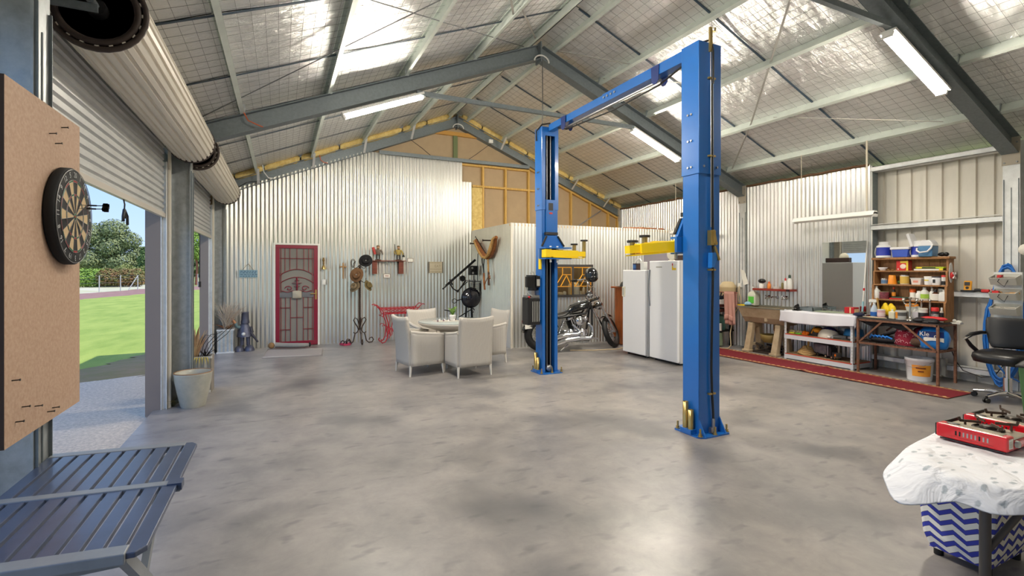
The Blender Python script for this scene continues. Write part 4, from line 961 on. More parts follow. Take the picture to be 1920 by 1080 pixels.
# the sign's writing is too small to read in the photograph: broken lines of lettering
for k, z in enumerate((1.522,1.49,1.457,1.424)):
    b = MB(); x = -.715; rnd = random.Random(k)
    while x < -.44:
        w = rnd.uniform(.018,.05); b.bb(x, x+w, 10.7685, 10.7702, z-.006, z+.006); x += w+.014
    fin('lettering', b, INKB, sg)
b = MB(); b.tube([(-.68,10.78,1.545),(-.585,10.785,1.66),(-.575,10.785,1.665),(-.565,10.785,1.655),(-.49,10.78,1.545)], .004, 5); fin('hanging_cord', b, mat('jute',(146,128,98),.9), t)

# EAT sign
t = thing('word_sign', 'square cream sign with faint raised lettering above the dining table', 'sign', (3.2,10.78,1.475))
b = MB(); b.bb(3.055,3.355,10.765,10.79,1.475,1.735); sg = fin('board', b, mat('sign_cream',(198,188,162),.75), t)
b = MB(); b.bb(3.045,3.05,10.765,10.79,1.475,1.735); b.bb(3.355,3.37,10.765,10.79,1.475,1.735); fin('frame_edge', b, mat('dark_edge',(70,62,54),.7), t)
INK = mat('faded_ink', (158,146,122), .8)
text('lettering', 'EAT', .085, (3.25,10.764,1.63), (1,0,0), (0,0,1), INK, sg)
for z, s in ((1.71,.03),(1.565,.026),(1.50,.05)):
    b = MB(); x = 3.075; rnd = random.Random(int(z*1000))
    while x < 3.32: w = rnd.uniform(.012,.028); b.bb(x, x+w, 10.7635, 10.7652, z-s*.3, z+s*.3); x += w+.012
    fin('lettering', b, INK, sg)
# brass bell, cross, switch
t = thing('brass_bell', 'small brass bell on a bracket right of the red door', 'bell', (.80,10.76,1.56))
b = MB(); b.lathe([(.045,0),(.04,.02),(.03,.06),(.012,.09),(0,.095)], (.80,10.75,1.56), 14); b.ell((.80,10.75,1.56),.014,n=8,m=6); fin('bell', b, BRASS, t)
b = MB(); b.tube([(.80,10.79,1.80),(.79,10.77,1.76),(.80,10.76,1.70),(.80,10.75,1.655)], .012, 6); b.ell((.80,10.77,1.75),.025,.02,.035,10,6); b.bb(.785,.82,10.785,10.795,1.66,1.80); fin('bracket', b, mat('aged_brass',(132,104,62),.45,.6), t)
b = MB(); b.bb(1.175,1.20,10.775,10.792,1.36,1.70); b.bb(1.12,1.255,10.773,10.79,1.60,1.625); b.bb(1.172,1.203,10.770,10.776,1.57,1.66)
fin('crucifix', b, mat('cross_wood',(166,124,72),.6), label='small wooden crucifix on the corrugated wall', cat='cross')
b = MB(); b.bb(.775,.845,10.775,10.795,1.24,1.35); o = fin('light_switch', b, WHP, label='white light switch plate right of the red door', cat='switch', bevel=.003)
b = MB(); b.bb(.80,.82,10.770,10.776,1.285,1.305); fin('rocker', b, PAPER, o)
# doormat and draught snake
b = MB(); b.quad((-.30,9.52,.002),(.68,9.36,.002),(.74,10.08,.002),(-.24,10.42,.002)); b.quad((-.30,9.52,.012),(.68,9.36,.012),(.74,10.08,.012),(-.24,10.42,.012)); b.f += [[0,1,5,4],[1,2,6,5],[2,3,7,6],[3,0,4,7]]; b.s += [False]*4
mt = fin('doormat', b, mat('grey_mat',(164,158,156),.95,bump=.3,bscale=120), label='pale grey mat on the floor in front of the red door', cat='mat')
b = MB(); b.tube([(-.29,9.53,.014),(.67,9.37,.014),(.73,10.07,.014),(-.23,10.41,.014)], .008, 4, True); fin('hem', b, mat('mat_hem',(186,182,178),.9), mt)
t = thing('draught_snake', 'grey stuffed draught snake with a tan end lying at the red door', 'draught stopper', (.1,10.6,0))
b = MB(); b.tube([(-.10,10.62,.07),(.02,10.60,.06),(.15,10.55,.055),(.3,10.48,.055),(.42,10.44,.055),(.50,10.46,.055)], [.05,.046,.046,.046,.042,.03], 10); fin('body', b, mat('snake_cloth',(150,150,146),.95,bump=.3,bscale=70), t)
b = MB(); b.ell((-.17,10.63,.06),.06,.05,.06,10,7); fin('head', b, mat('tan_fur',(150,118,80),.95,bump=.5,bscale=60), t)
b = MB(); b.ell((.52,10.46,.06),.02,.045,.05,8,6); fin('tail_knot', b, DARK, t)

# hat stand with its hats
HX, HY = 1.49, 10.52
t = thing('hat_stand', 'wrought-iron hat stand with a twisted stem and scroll feet', 'hat stand', (HX,HY,0))
IRON = mat('bronze_iron', (74,60,52), .5, .5)
b = MB()
for ph in (0, math.pi/2, math.pi, 1.5*math.pi): b.tube([(HX+.014*math.cos(ph+k*.8), HY+.014*math.sin(ph+k*.8), .3+1.32*k/70) for k in range(71)], .011, 5)
fin('twisted_stem', b, IRON, t)
def scroll(pts2, ang, r, nm, m=IRON): b = MB(); b.tube([(HX+u*math.cos(ang), HY+u*math.sin(ang), z) for u, z in pts2], r, 6); fin(nm, b, m, t)
foot = [(.02,.42),(.05,.52),(.10,.55),(.13,.50),(.10,.44),(.05,.36),(.03,.30),(.05,.25),(.10,.22),(.13,.25)]
low = [(.05,.25),(.10,.22),(.12,.14),(.14,.06),(.19,.015),(.26,.02),(.29,.07),(.26,.12),(.21,.11),(.20,.07)]
for a in (0.15, math.pi+.2, -1.5):
    scroll(foot, a, .012, 'foot_scroll'); scroll(low, a, .012, 'leg')
hook = [(.0,1.60),(.05,1.55),(.10,1.53),(.13,1.57),(.12,1.64),(.08,1.68)]
hook2 = [(.0,1.35),(.05,1.30),(.10,1.28),(.13,1.32),(.13,1.38)]
for a in (.2, math.pi-.2, -1.6): scroll([(u,z+.05) for u, z in hook], a, .008, 'hook'); scroll([(u,z) for u, z in hook2], a, .008, 'hook')
b = MB(); b.tube([(HX-.14+.05*math.cos(k*.5)*(1-k/40), HY-.02, 1.68+.10*math.sin(k*.5)*(1-k/60)) for k in range(24)], .006, 5); fin('top_scroll', b, IRON, t)
def hat(name, lab, c, rot, m, rb=.17, rc=.095, h=.11, dent=True, band=None):
    M4 = Matrix.Translation(c) @ rot
    t = thing(name, lab, 'hat', c, group='hats on the stand')
    b = MB(); n = 28
    b.loft([[(r*math.cos(a)*1.12, r*math.sin(a), z+.03*(r/rb)**2*abs(math.sin(a))) for a in [2*math.pi*k/n for k in range(n)]] for r, z in ((rb,.0),(rb*.98,.004),(rc*1.2,0),(rc,.012))], cap=False); b.xf(M4); fin('brim', b, m, t, solid=.004)
    b = MB(); b.loft([[(r*math.cos(a)*1.12, r*math.sin(a), z-(.03 if dent and r < rc*.7 else 0)*abs(math.cos(a))) for a in [2*math.pi*k/n for k in range(n)]] for r, z in ((rc,.0),(rc*.97,h*.5),(rc*.86,h*.92),(rc*.6,h),(.01,h*.88))], cap=False); b.xf(M4); fin('crown', b, m, t)
    b = MB(); b.lathe([(rc*1.02,.005),(rc*1.0,.035)], (0,0,0), n, sx=1.12, cap=False); b.xf(M4); fin('hat_band', b, band or BLACK, t)
toY = Matrix.Rotation(R(80),4,'X')
hat('fedora', 'black fedora hat at the top of the hat stand', (1.59,10.40,1.735), toY @ Matrix.Rotation(R(20),4,'Z'), mat('black_felt',(26,26,28),.9), .125, .072, .085)
hat('stockman_hat', 'brown felt hat below the black fedora on the left of the stand', (1.42,10.42,1.44), Matrix.Rotation(R(-22),4,'Z') @ toY @ Matrix.Rotation(R(70),4,'Z'), mat('brown_felt',(116,84,56),.9), .135, .075, .085, band=mat('dark_brown_band',(60,42,30),.8))
hat('bush_hat', 'faded khaki hat hanging lowest on the left of the stand', (1.39,10.42,1.19), Matrix.Rotation(R(-62),4,'Z') @ Matrix.Rotation(R(62),4,'X'), mat('khaki_felt',(128,110,84),.9), .125, .072, .09, band=mat('khaki_band',(86,76,56),.8))
hat('slouch_hat', 'olive hat with a folded brim hanging on the right of the stand', (1.63,10.44,1.21), Matrix.Rotation(R(58),4,'Z') @ Matrix.Rotation(R(68),4,'X'), mat('olive_felt',(112,98,60),.9), .12, .07, .09, band=mat('olive_band',(78,66,40),.8))
for k, (x, y, r, lab) in enumerate(((1.16,10.50,20,'pink sandal with a black strap, the left of the pair by the hat stand'),(1.27,10.52,-15,'pink sandal with a black strap, the right of the pair by the hat stand'))):
    t = thing('sandal', lab, 'shoe', (x,y,0), R(r), group='pair of sandals on the floor', world=False)
    b = MB(); b.prism([(-.045,-.12),(.045,-.12),(.05,.05),(.03,.12),(-.03,.12),(-.048,.05)], 'z', 0, .03); fin('sole', b, mat('pink_rubber',(190,48,92),.6), t, bevel=.006)
    b = MB(); b.tube([(-.045,.03,.03),(-.03,.03,.07),(0,.03,.085),(.03,.03,.07),(.045,.03,.03)], .012, 6); fin('strap', b, mat('sandal_strap',(44,28,38),.6), t); b = MB(); b.tube([(-.045,-.08,.03),(-.03,-.1,.075),(0,-.11,.09),(.03,-.1,.075),(.045,-.08,.03)], .008, 6); fin('strap', b, mat('sandal_strap',(44,28,38),.6), t)

# brown shelf with two figurines and two plaques
MAH = mat('mahogany', (128,62,40), .5, 0, col2=(96,42,28), vscale=6, stretch=(1,6,6))
t = thing('bracket_shelf', 'narrow mahogany shelf on two block brackets beside the hat stand', 'shelf', (2.18,10.72,1.44))
b = MB(); b.bb(1.72,2.50,10.66,10.79,1.735,1.752); fin('board', b, MAH, t)
for x in (1.83, 2.40):
    b = MB(); b.bb(x-.05,x+.05,10.70,10.79,1.46,1.735); b.bb(x-.052,x-.005,10.695,10.70,1.465,1.73); bk_ = fin('bracket', b, MAH, t)
    b = MB()
    for z in (1.50, 1.60, 1.70): b = MB(); b.cyl((x+.05,10.745,z),(x+.054,10.745,z),.006,n=6); fin('screw', b, STEEL, bk_)
def figurine(x, lab, coat, flip, acc):
    t = thing('figurine', lab, 'figurine', (x,10.71,1.752)); y = 10.71; z = 1.752
    b = MB(); b.lathe([(.07,0),(.065,.02),(.02,.03)], (x,y,z), 12); fin('base', b, mat('fig_base',(74,48,36),.6), t)
    b = MB()
    for s in (-1, 1): b.tube([(x+s*.03,y,z+.03),(x+s*.028,y,z+.10),(x+s*.02,y,z+.14)], [.016,.018,.022], 8)
    fin('legs', b, mat('fig_trousers',(62,60,58),.7), t)
    b = MB(); b.lathe([(.03,0),(.055,.02),(.05,.08),(.045,.11),(.018,.13)], (x,y,z+.12), 12, sy=.75)
    b.tube([(x-.045,y,z+.23),(x-.085,y-.02,z+.19),(x-.075,y-.04,z+.14)], [.02,.018,.013], 8); b.tube([(x+.045,y,z+.23),(x+.085,y-.01,z+.18),(x+.09,y-.03,z+.13)], [.02,.018,.013], 8); fin('torso', b, coat, t)
    b = MB(); b.ell((x,y-.005,z+.285),.03,.03,.036,10,8); fin('head', b, mat('fig_skin',(196,150,116),.6), t)
    b = MB(); b.ell((x,y+.002,z+.30),.036,.036,.032,10,6,-.1,1); b.ell((x,y-.012,z+.255),.028,.02,.03,8,6); fin('hair_and_cap', b, mat('fig_hair',(112,90,62),.9), t)
    b = MB()
    if acc == 'bag': b.tube([(x-.07,y-.04,z+.13),(x-.11,y-.02,z+.28)], [.025,.032], 8)
    else: b.tube([(x-.07,y-.04,z+.14),(x-.09,y-.03,z+.36)], .007, 6)
    fin('held_item', b, mat('fig_red',(186,64,60),.6) if acc == 'bag' else BLACK, t)
figurine(1.90, 'painted figurine with a red bag on the left end of the mahogany shelf', mat('fig_grey',(110,98,88),.7), 0, 'bag')
figurine(2.34, 'painted figurine in a yellow waistcoat on the right end of the mahogany shelf', mat('fig_yellow',(172,150,80),.7), 1, 'stick')
t = thing('small_bottle', 'small dark bottle on a white stand at the right end of the mahogany shelf', 'bottle', (2.45,10.70,1.752))
b = MB(); b.cyl((2.45,10.70,1.752),(2.45,10.70,1.83),.018,n=10); fin('stand', b, PAPER, t)
b = MB(); b.lathe([(.03,.08),(.028,.10),(.01,.13),(.008,.17)], (2.45,10.70,1.752), 10); fin('bottle', b, BLACK, t)
for x, z, w, h, lab in ((2.62,1.765,.13,.085,'blank white plaque right of the mahogany shelf'),(2.10,1.415,.15,.09,'small framed white plaque under the mahogany shelf')):
    t = thing('plaque', lab, 'plaque', (x,10.78,z-h/2)); b = MB(); b.bb(x-w/2,x+w/2,10.775,10.795,z-h/2,z+h/2); fin('frame', b, mat('plaque_brown',(132,108,92),.6), t)
    b = MB(); b.bb(x-w/2+.008,x+w/2-.008,10.772,10.776,z-h/2+.008,z+h/2-.008); f_ = fin('card', b, PAPER, t)
    if w > .14: b = MB(); b.bb(x-.04,x+.04,10.770,10.7725,z-.008,z+.008); fin('lettering', b, mat('faded_red',(170,120,110),.8), f_)

# red wrought-iron console
t = thing('wrought_iron_console', 'red wrought-iron console table with scrolls behind the dining chairs', 'table', (2.25,10.5,0))
IR = mat('red_iron', (178,30,46), .45, 0, coat=.1)
for y in (10.34, 10.62):
    b = MB(); b.bar((1.86,y,.735),(2.72,y,.735),.014,.014); b.bar((1.98,y,.62),(2.60,y,.62),.016,.02); b.bar((1.90,y,.70),(2.68,y,.70),.010,.010); fin('rail', b, IR, t)
    b = MB()
    for k in range(7):
        cx = 2.06+.09*k; b.tube([(cx+.032*math.cos(q*.5), y, .66+.032*math.sin(q*.5)) for q in range(13)], .005, 4)
    fin('frieze_scrolls', b, IR, t)
    for x0, s in ((1.80,1),(2.78,-1)):
        b = MB()
        P = [(-.05,.80),(.0,.815),(.04,.785),(.09,.73),(.14,.66),(.16,.60),(.13,.56),(.10,.585)]; b.tube([(x0+s*u, y, z) for u, z in P], .010, 5)
        P = [(.18,.62),(.21,.52),(.24,.44),(.25,.34),(.24,.22),(.23,.12),(.18,.03),(.12,.012),(.09,.05),(.11,.09)]; b.tube([(x0+s*u, y, z) for u, z in P], .012, 5)
        P = [(.12,.36),(.15,.40),(.20,.38),(.23,.33)]; b.tube([(x0+s*u, y, z) for u, z in P], .008, 5)
        fin('leg', b, IR, t)
        b = MB(); b.tube([(x0+s*(.30+.045*math.cos(q*.45)*(1-q/50)), y, .24+.10*math.sin(q*.45)*(1-q/60)) for q in range(26)], .006, 4); b.tube([(x0+s*.30,y,.60),(x0+s*.33,y,.45),(x0+s*.30,y,.2),(x0+s*.26,y,.1)], .008, 5); fin('leg_scroll', b, IR, t)
for x in (1.90, 2.68): b = MB(); b.bar((x,10.34,.725),(x,10.62,.725),.014,.014); fin('end_rail', b, IR, t)
for k in range(9): b = MB(); b.bar((1.95+.085*k,10.34,.73),(1.95+.085*k,10.62,.73),.008,.008); fin('top_bar', b, IR, t)

# scrap-metal warrior sculpture with sword
SX, SY = 3.88, 10.25
t = thing('scrap_metal_warrior', 'black scrap-metal warrior sculpture with kettle-barbecue belly and raised sword', 'sculpture', (SX,SY,0))
MT = mat('black_metal', (22,23,26), .38, .4)
b = MB(); b.lathe([(0,-.11),(.12,-.09),(.20,-.035),(.225,.0),(.20,.035),(.12,.09),(0,.11)], (SX-.02,SY-.02,.92), 24, 'y'); b.tube([(SX-.02+.226*math.cos(k*2*math.pi/24),SY-.02,.92+.226*math.sin(k*2*math.pi/24)) for k in range(24)], .008, 5, True); fin('kettle_belly', b, mat('kettle_enamel',(20,22,34),.15,coat=.8), t)
b = MB(); b.tube([(SX,SY,.7),(SX+.02,SY,.35),(SX+.02,SY,.0)], .025, 8); b.tube([(SX-.12,SY,.72),(SX-.14,SY,.4),(SX-.18,SY,.0)], .022, 8); fin('legs', b, MT, t)
b = MB(); b.lathe([(.16,0),(.16,.015)], (SX-.06,SY,0), 16); fin('foot_plate', b, MT, t)
b = MB()
for k in range(7): z = 1.10+.03*k; w = .12+.006*k; b.tube([(SX+.07-w,SY,z),(SX+.07-w*.5,SY-.08,z),(SX+.07+w*.5,SY-.08,z),(SX+.07+w,SY,z)], .007, 5)
for x in (-.12,.0,.14): b.bar((SX+.06+x,SY-.05,1.08),(SX+.07+x*1.1,SY-.04,1.33),.012,.012)
fin('rib_cage', b, MT, t)
b = MB(); b.bar((SX+.06,SY,1.1),(SX+.06,SY,1.42),.04,.04); b.bar((SX-.14,SY,1.31),(SX+.30,SY,1.28),.03,.03); fin('spine_and_shoulders', b, STEEL, t)
hd = MB(); hd.bb(SX-.06,SX+.13,SY-.1,SY+.06,1.43,1.64); hd.bb(SX-.05,SX+.0,SY-.12,SY-.1,1.45,1.50); hd.bb(SX-.05,SX+.09,SY-.125,SY-.1,1.52,1.545); hd.bb(SX+.05,SX+.1,SY-.12,SY-.1,1.57,1.62); h_ = fin('head', hd, MT, t, bevel=.008)
b = MB(); b.bb(SX-.03,SX+.01,SY-.126,SY-.118,1.455,1.50); b.cyl((SX-.02,SY-.1,1.59),(SX-.02,SY-.115,1.59),.022,n=10); fin('face_plates', b, STEEL, h_)
def gear(c, r, nm, m): 
    b = MB(); n = 18; P = [(r*(1 if k % 2 else .8)*math.cos(2*math.pi*k/n), r*(1 if k % 2 else .8)*math.sin(2*math.pi*k/n)) for k in range(n)]
    b.prism([(c[0]+u, c[2]+v) for u, v in P], 'y', c[1]-.012, c[1]+.012); fin(nm, b, m, t)
gear((SX-.22,SY-.02,1.355), .075, 'shoulder_gear', MT); gear((SX+.36,SY-.02,1.32), .075, 'shoulder_gear', mat('grey_gear',(120,120,122),.5,.4))
b = MB(); b.tube([(SX-.14,SY,1.31),(SX-.22,SY-.05,1.22),(SX-.36,SY-.1,1.07)], .016, 6); b.tube([(SX-.10,SY,1.28),(SX-.36,SY-.1,1.09)], .010, 6); b.tube([(SX-.36,SY-.1,1.07),(SX-.48,SY-.12,1.14),(SX-.55,SY-.12,1.25)], .015, 6); b.ell((SX-.36,SY-.1,1.08),.03,n=8,m=6); fin('sword_arm', b, MT, t)
b = MB(); b.tube([(SX+.24,SY,1.28),(SX+.23,SY-.03,1.1),(SX+.18,SY-.06,.98)], .018, 6); b.bb(SX+.20,SX+.26,SY-.03,SY+.03,1.02,1.24); fin('bent_arm', b, MT, t)
b = MB(); b.bar((SX-.64,SY-.12,1.20),(SX+.05,SY-.12,1.775),.05,.010,(0,1,0)) ; b.bar((SX-.70,SY-.12,1.14),(SX-.60,SY-.12,1.225),.022,.03,(0,1,0)); sw = fin('sword', b, MT, t)
b = MB(); b.bar((SX-.55,SY-.12,1.34),(SX-.49,SY-.12,1.22),.03,.03,(0,1,0)); b.ell((SX-.70,SY-.12,1.14),.022,n=8,m=6); fin('sword_guard', b, MT, sw)
b = MB(); b.tube([(SX-.42+.06*math.cos(k*2*math.pi/6+.5),SY-.05,.86+.05*math.sin(k*2*math.pi/6+.5)) for k in range(6)], .008, 5, True); b.bar((SX-.36,SY-.05,.87),(SX-.22,SY-.04,.90),.03,.02); fin('kettle_handle', b, MT, t)
b = MB(); b.bar((SX-.36,SY-.06,.48),(SX-.03,SY-.06,.66),.02,.02); b.tube([(SX-.66,SY-.08,.67),(SX-.60,SY-.08,.66),(SX-.52,SY-.08,.64)], .012, 6); b.tube([(SX+.01+.035*math.cos(k*.6),SY-.06,.64+.045*math.sin(k*.6)) for k in range(10)], .012, 5); fin('hanging_tools', b, MT, t)

# horse collar on the partition wall
t = thing('horse_collar', 'old leather and timber horse collar with hanging straps on the partition', 'horse collar', (4.0,9.7,1.4))
LEA = mat('tan_leather', (168,104,52), .6, 0, col2=(116,66,34), vscale=14)
STRW = mat('straw_pad', (206,166,104), .85, 0, col2=(160,118,66), vscale=30)
def cpt(y, z): return (3.99, y, z)
A = [(10.24,2.22),(10.1,2.10),(9.9,1.94),(9.72,1.84),(9.55,1.82)]; B_ = [(9.55,1.82),(9.42,1.88),(9.32,1.98),(9.24,2.09),(9.18,2.18),(9.10,2.22)]
b = MB(); b.tube([cpt(*p) for p in A], [.04,.06,.065,.06,.055], 10); b.tube([cpt(*p) for p in B_], [.055,.07,.075,.07,.055,.035], 10); fin('leather_body', b, LEA, t)
b = MB(); b.tube([(3.925,y-.03,z-.02) for y, z in A], [.02,.028,.03,.03,.026], 8); b.tube([(3.915,y-.06,z-.01) for y, z in B_], [.026,.036,.04,.036,.028,.018], 8); fin('straw_padding', b, STRW, t)
b = MB()
for k in range(13):
    f = k/12; y = 10.2-.62*f; z = 2.24-.40*f; b.ell((3.96,y,z+.05),.012,.02,.02,6,4)
fin('lacing', b, CABLE, t)
for y, z in ((10.2,2.14),(9.46,2.17)):
    b = MB(); b.cyl((4.1,y,z),(3.84,y,z),.014,n=8); b.cyl((3.84,y,z),(3.83,y,z),.026,n=8); fin('peg', b, mat('dark_peg',(52,42,36),.5,.4), t)
for pts, r, m in (([(9.98,1.95),(10.08,1.9),(10.1,1.6),(10.1,1.3)], .010, CABLE), ([(9.86,1.92),(9.82,1.7),(9.74,1.55),(9.72,1.45)], .014, CABLE), ([(9.70,1.84),(9.74,1.65),(9.73,1.5)], .012, CABLE), ([(9.73,1.48),(9.72,1.3),(9.68,1.12)], .022, LEA), ([(9.52,1.78),(9.5,1.6),(9.45,1.45),(9.38,1.36)], .012, LEA), ([(9.5,1.78),(9.48,1.5),(9.47,1.22)], .018, STRW), ([(9.46,1.5),(9.46,1.22)], .022, mat('dark_strap',(82,54,34),.7)), ([(9.38,1.42),(9.52,1.38),(9.62,1.30),(9.68,1.22)], .010, LEA)):
    b = MB(); b.tube([(3.97,y,z) for y, z in pts], r, 6); fin('strap', b, m, t)

# ---------------------------------------------------------------- planters, pot and iron figure by the left piers
def clump(b, c, n, h, spread, w, seed, curve=.5, lean=(0,0)):
    rnd = random.Random(seed)
    for k in range(n):
        a = rnd.uniform(0, 2*math.pi); e = rnd.uniform(.15, 1)*spread; hh = h*rnd.uniform(.55, 1); P = []
        for i in range(5):
            q = i/4; P.append((c[0]+lean[0]*q+rnd.uniform(-.03,.03)*(i>0)+math.cos(a)*e*q**1.6, c[1]+lean[1]*q+math.sin(a)*e*q**1.6, c[2]+hh*(q-curve*q*q*.5)))
        b.tube(P, [w,w,w*.8,w*.6,w*.3], 3, cap=False)
GP = mat('planter_zinc', (190,194,196), .4, .5, var=.2, vscale=8)
t = thing('corrugated_planter', 'square corrugated planter box of dry grass in the back left corner', 'planter', (-.93,10.52,0))
pl = MB(); x0, x1, y0, y1 = -1.06, -.80, 10.40, 10.66
corr(pl, 'y', y0, x0, x1, .02, .42, .065, .008); corr(pl, 'y', y1, x0, x1, .02, .42, .065, .008); corr(pl, 'x', x0, y0, y1, .02, .42, .065, .008); corr(pl, 'x', x1, y0, y1, .02, .42, .065, .008); fin('side_sheet', pl, GP, t)
pl = MB()
for z in (.012, .43): pl = MB(); pl.bb(x0-.014,x1+.014,y0-.014,y0+.014,z-.012,z+.012); pl.bb(x0-.014,x1+.014,y1-.014,y1+.014,z-.012,z+.012); pl.bb(x0-.014,x0+.014,y0,y1,z-.012,z+.012); pl.bb(x1-.014,x1+.014,y0,y1,z-.012,z+.012); fin('rim', pl, GALVB, t)
pl = MB(); pl.bb(x0+.01,x1-.01,y0+.01,y1-.01,.3,.40); fin('soil', pl, mat('potting_soil',(70,54,42),1), t)
pl = MB(); clump(pl, (-.94,10.50,.39), 130, .66, .28, .007, 5, .3, (.06,-.02)); fin('dry_grass', pl, mat('dry_grass_grey',(196,182,166),.9), t, kind='stuff')
pl = MB(); clump(pl, (-.93,10.52,.39), 50, .26, .22, .006, 8, .9); fin('brown_leaves', pl, mat('brown_leaf',(138,96,66),.9), t, kind='stuff')
t = thing('zinc_planter', 'tall galvanised planter with spiky plants behind the glazed pot', 'planter', (-.95,7.3,0))
x0, x1, y0, y1 = -1.10, -.80, 7.18, 7.44
pl = MB(); corr(pl, 'y', y0, x0, x1, .02, .44, .065, .007); corr(pl, 'y', y1, x0, x1, .02, .44, .065, .007); corr(pl, 'x', x0, y0, y1, .02, .44, .065, .007); fin('side_sheet', pl, GP, t)
pl = MB(); pl.bb(x1-.006,x1+.006,y0-.01,y1+.01,.0,.45); fin('end_panel', pl, mat('weathered_side',(146,140,130),.6,.1,var=.15,vscale=6), t)
pl = MB(); pl.bb(x0-.012,x1+.012,y0-.014,y0+.01,.43,.455); pl.bb(x0-.012,x1+.012,y1-.01,y1+.014,.43,.455); pl.bb(x0-.012,x0+.012,y0,y1,.43,.455); fin('rim', pl, GALVB, t); pl = MB(); pl.bb(x0,x1,y0-.012,y0+.01,0,.03); fin('bottom_rim', pl, GALVB, t)
pl = MB(); pl.bb(x0+.01,x1-.01,y0+.01,y1-.01,.3,.42); fin('soil', pl, MC['potting_soil'], t)
pl = MB()
rnd = random.Random(3)
for k in range(26): a = k*2.4; leaf(pl, (-1.0+.04*math.cos(a),7.26+.05*math.sin(a),.42), (math.cos(a)*.28, math.sin(a)*.28, 1), rnd.uniform(.3,.66), .035, .3)
fin('strappy_leaves', pl, mat('bronze_leaf',(150,112,86),.7,0,col2=(170,152,118),vscale=9), t, solid=.002)
pl = MB()
for k in range(9): a = k*2.4; leaf(pl, (-.88,7.36,.42), (math.cos(a)*.6, math.sin(a)*.6, .75), .2, .018, .3)
for k in range(5): pl.tube([(-.95+.02*k,7.3,.42),(-.93+.04*k,7.28,.60),(-.87+.06*k,7.26,.72),(-.80+.06*k,7.24,.70+.03*k)], .0028, 4)
fin('dark_spikes', pl, mat('dark_stem',(46,38,36),.8), t, solid=.002)
pl = MB()
for k in range(7): leaf(pl, (-.98+.02*k,7.18,.43), (-.1+.05*k,-.6,.5), .22, .014, .9)
fin('yellow_blades', pl, mat('yellow_leaf',(178,164,76),.8), t, solid=.002)
t = thing('glazed_pot', 'large empty cream glazed pot in front of the steel pier', 'pot', (-.90,6.53,0))
b = MB(); b.lathe([(.115,0),(.125,.02),(.155,.16),(.18,.30),(.186,.37),(.19,.385),(.182,.392),(.172,.385),(.165,.33),(.14,.2),(.0,.18)], (-.90,6.53,0), 32); fin('body', b, mat('cream_glaze',(190,188,174),.3,0,col2=(160,160,150),vscale=5,coat=.4), t)
b = MB(); b.tube([(-.90+.184*math.cos(k*math.pi/16),6.53+.184*math.sin(k*math.pi/16),.389) for k in range(32)], .007, 6, True); fin('brown_rim', b, mat('rim_brown',(140,104,70),.4), t)
pl = MB(); clump(pl, (-1.10,6.62,0), 26, .14, .12, .003, 9, .8); fin('dry_weeds', pl, mat('weed',(128,120,82),.9), label='tuft of dry weeds at the foot of the pier beside the pot', cat='weed', kind='stuff')
t = thing('iron_figure', 'grey tin garden figure with a bucket helmet beside the corrugated planter', 'statue', (-.62,10.6,0))
TIN = mat('blue_grey_tin', (92,96,116), .45, .5, var=.25, vscale=12)
b = MB(); b.lathe([(.072,.52),(.076,.55),(.066,.60),(.062,.73),(.066,.74),(0,.735)], (-.62,10.60,0), 18); fin('bucket_head', b, TIN, t)
b = MB(); b.lathe([(.135,.27),(.13,.30),(.10,.42),(.075,.50),(.05,.53)], (-.63,10.60,0), 20); fin('coat', b, TIN, t)
b = MB(); b.ell((-.64,10.47,.33),.035,.025,.035,10,7); fin('belly_dent', b, GALVB, t)
for s in (-1, 1):
    b = MB(); b.cyl((-.62+s*.055,10.60,.1),(-.62+s*.05,10.60,.28),.032,.04,n=10); fin('leg', b, TIN, t)
    b = MB(); b.ell((-.63+s*.085,10.555,.0),.09,.12,.11,14,6,0); fin('boot', b, TIN, t)
b = MB(); b.tube([(-.70,10.58,.45),(-.75,10.53,.47),(-.79,10.50,.56)], [.035,.03,.028], 8); fin('raised_arm', b, mat('verdigris',(112,140,146),.6,.2), t)
b = MB(); b.tube([(-.78,10.50,.54),(-.86,10.48,.66)], [.03,.02], 8); fin('hand_and_torch', b, mat('copper_hand',(176,124,92),.5,.2), t)
b = MB(); b.tube([(-.53,10.60,.45),(-.50,10.57,.34)], .03, 8); b.tube([(-.52,10.56,.34),(-.40,10.52,.16)], [.03,.018], 8); fin('gun_arm', b, mat('gun_grey',(62,62,72),.5,.4), t)
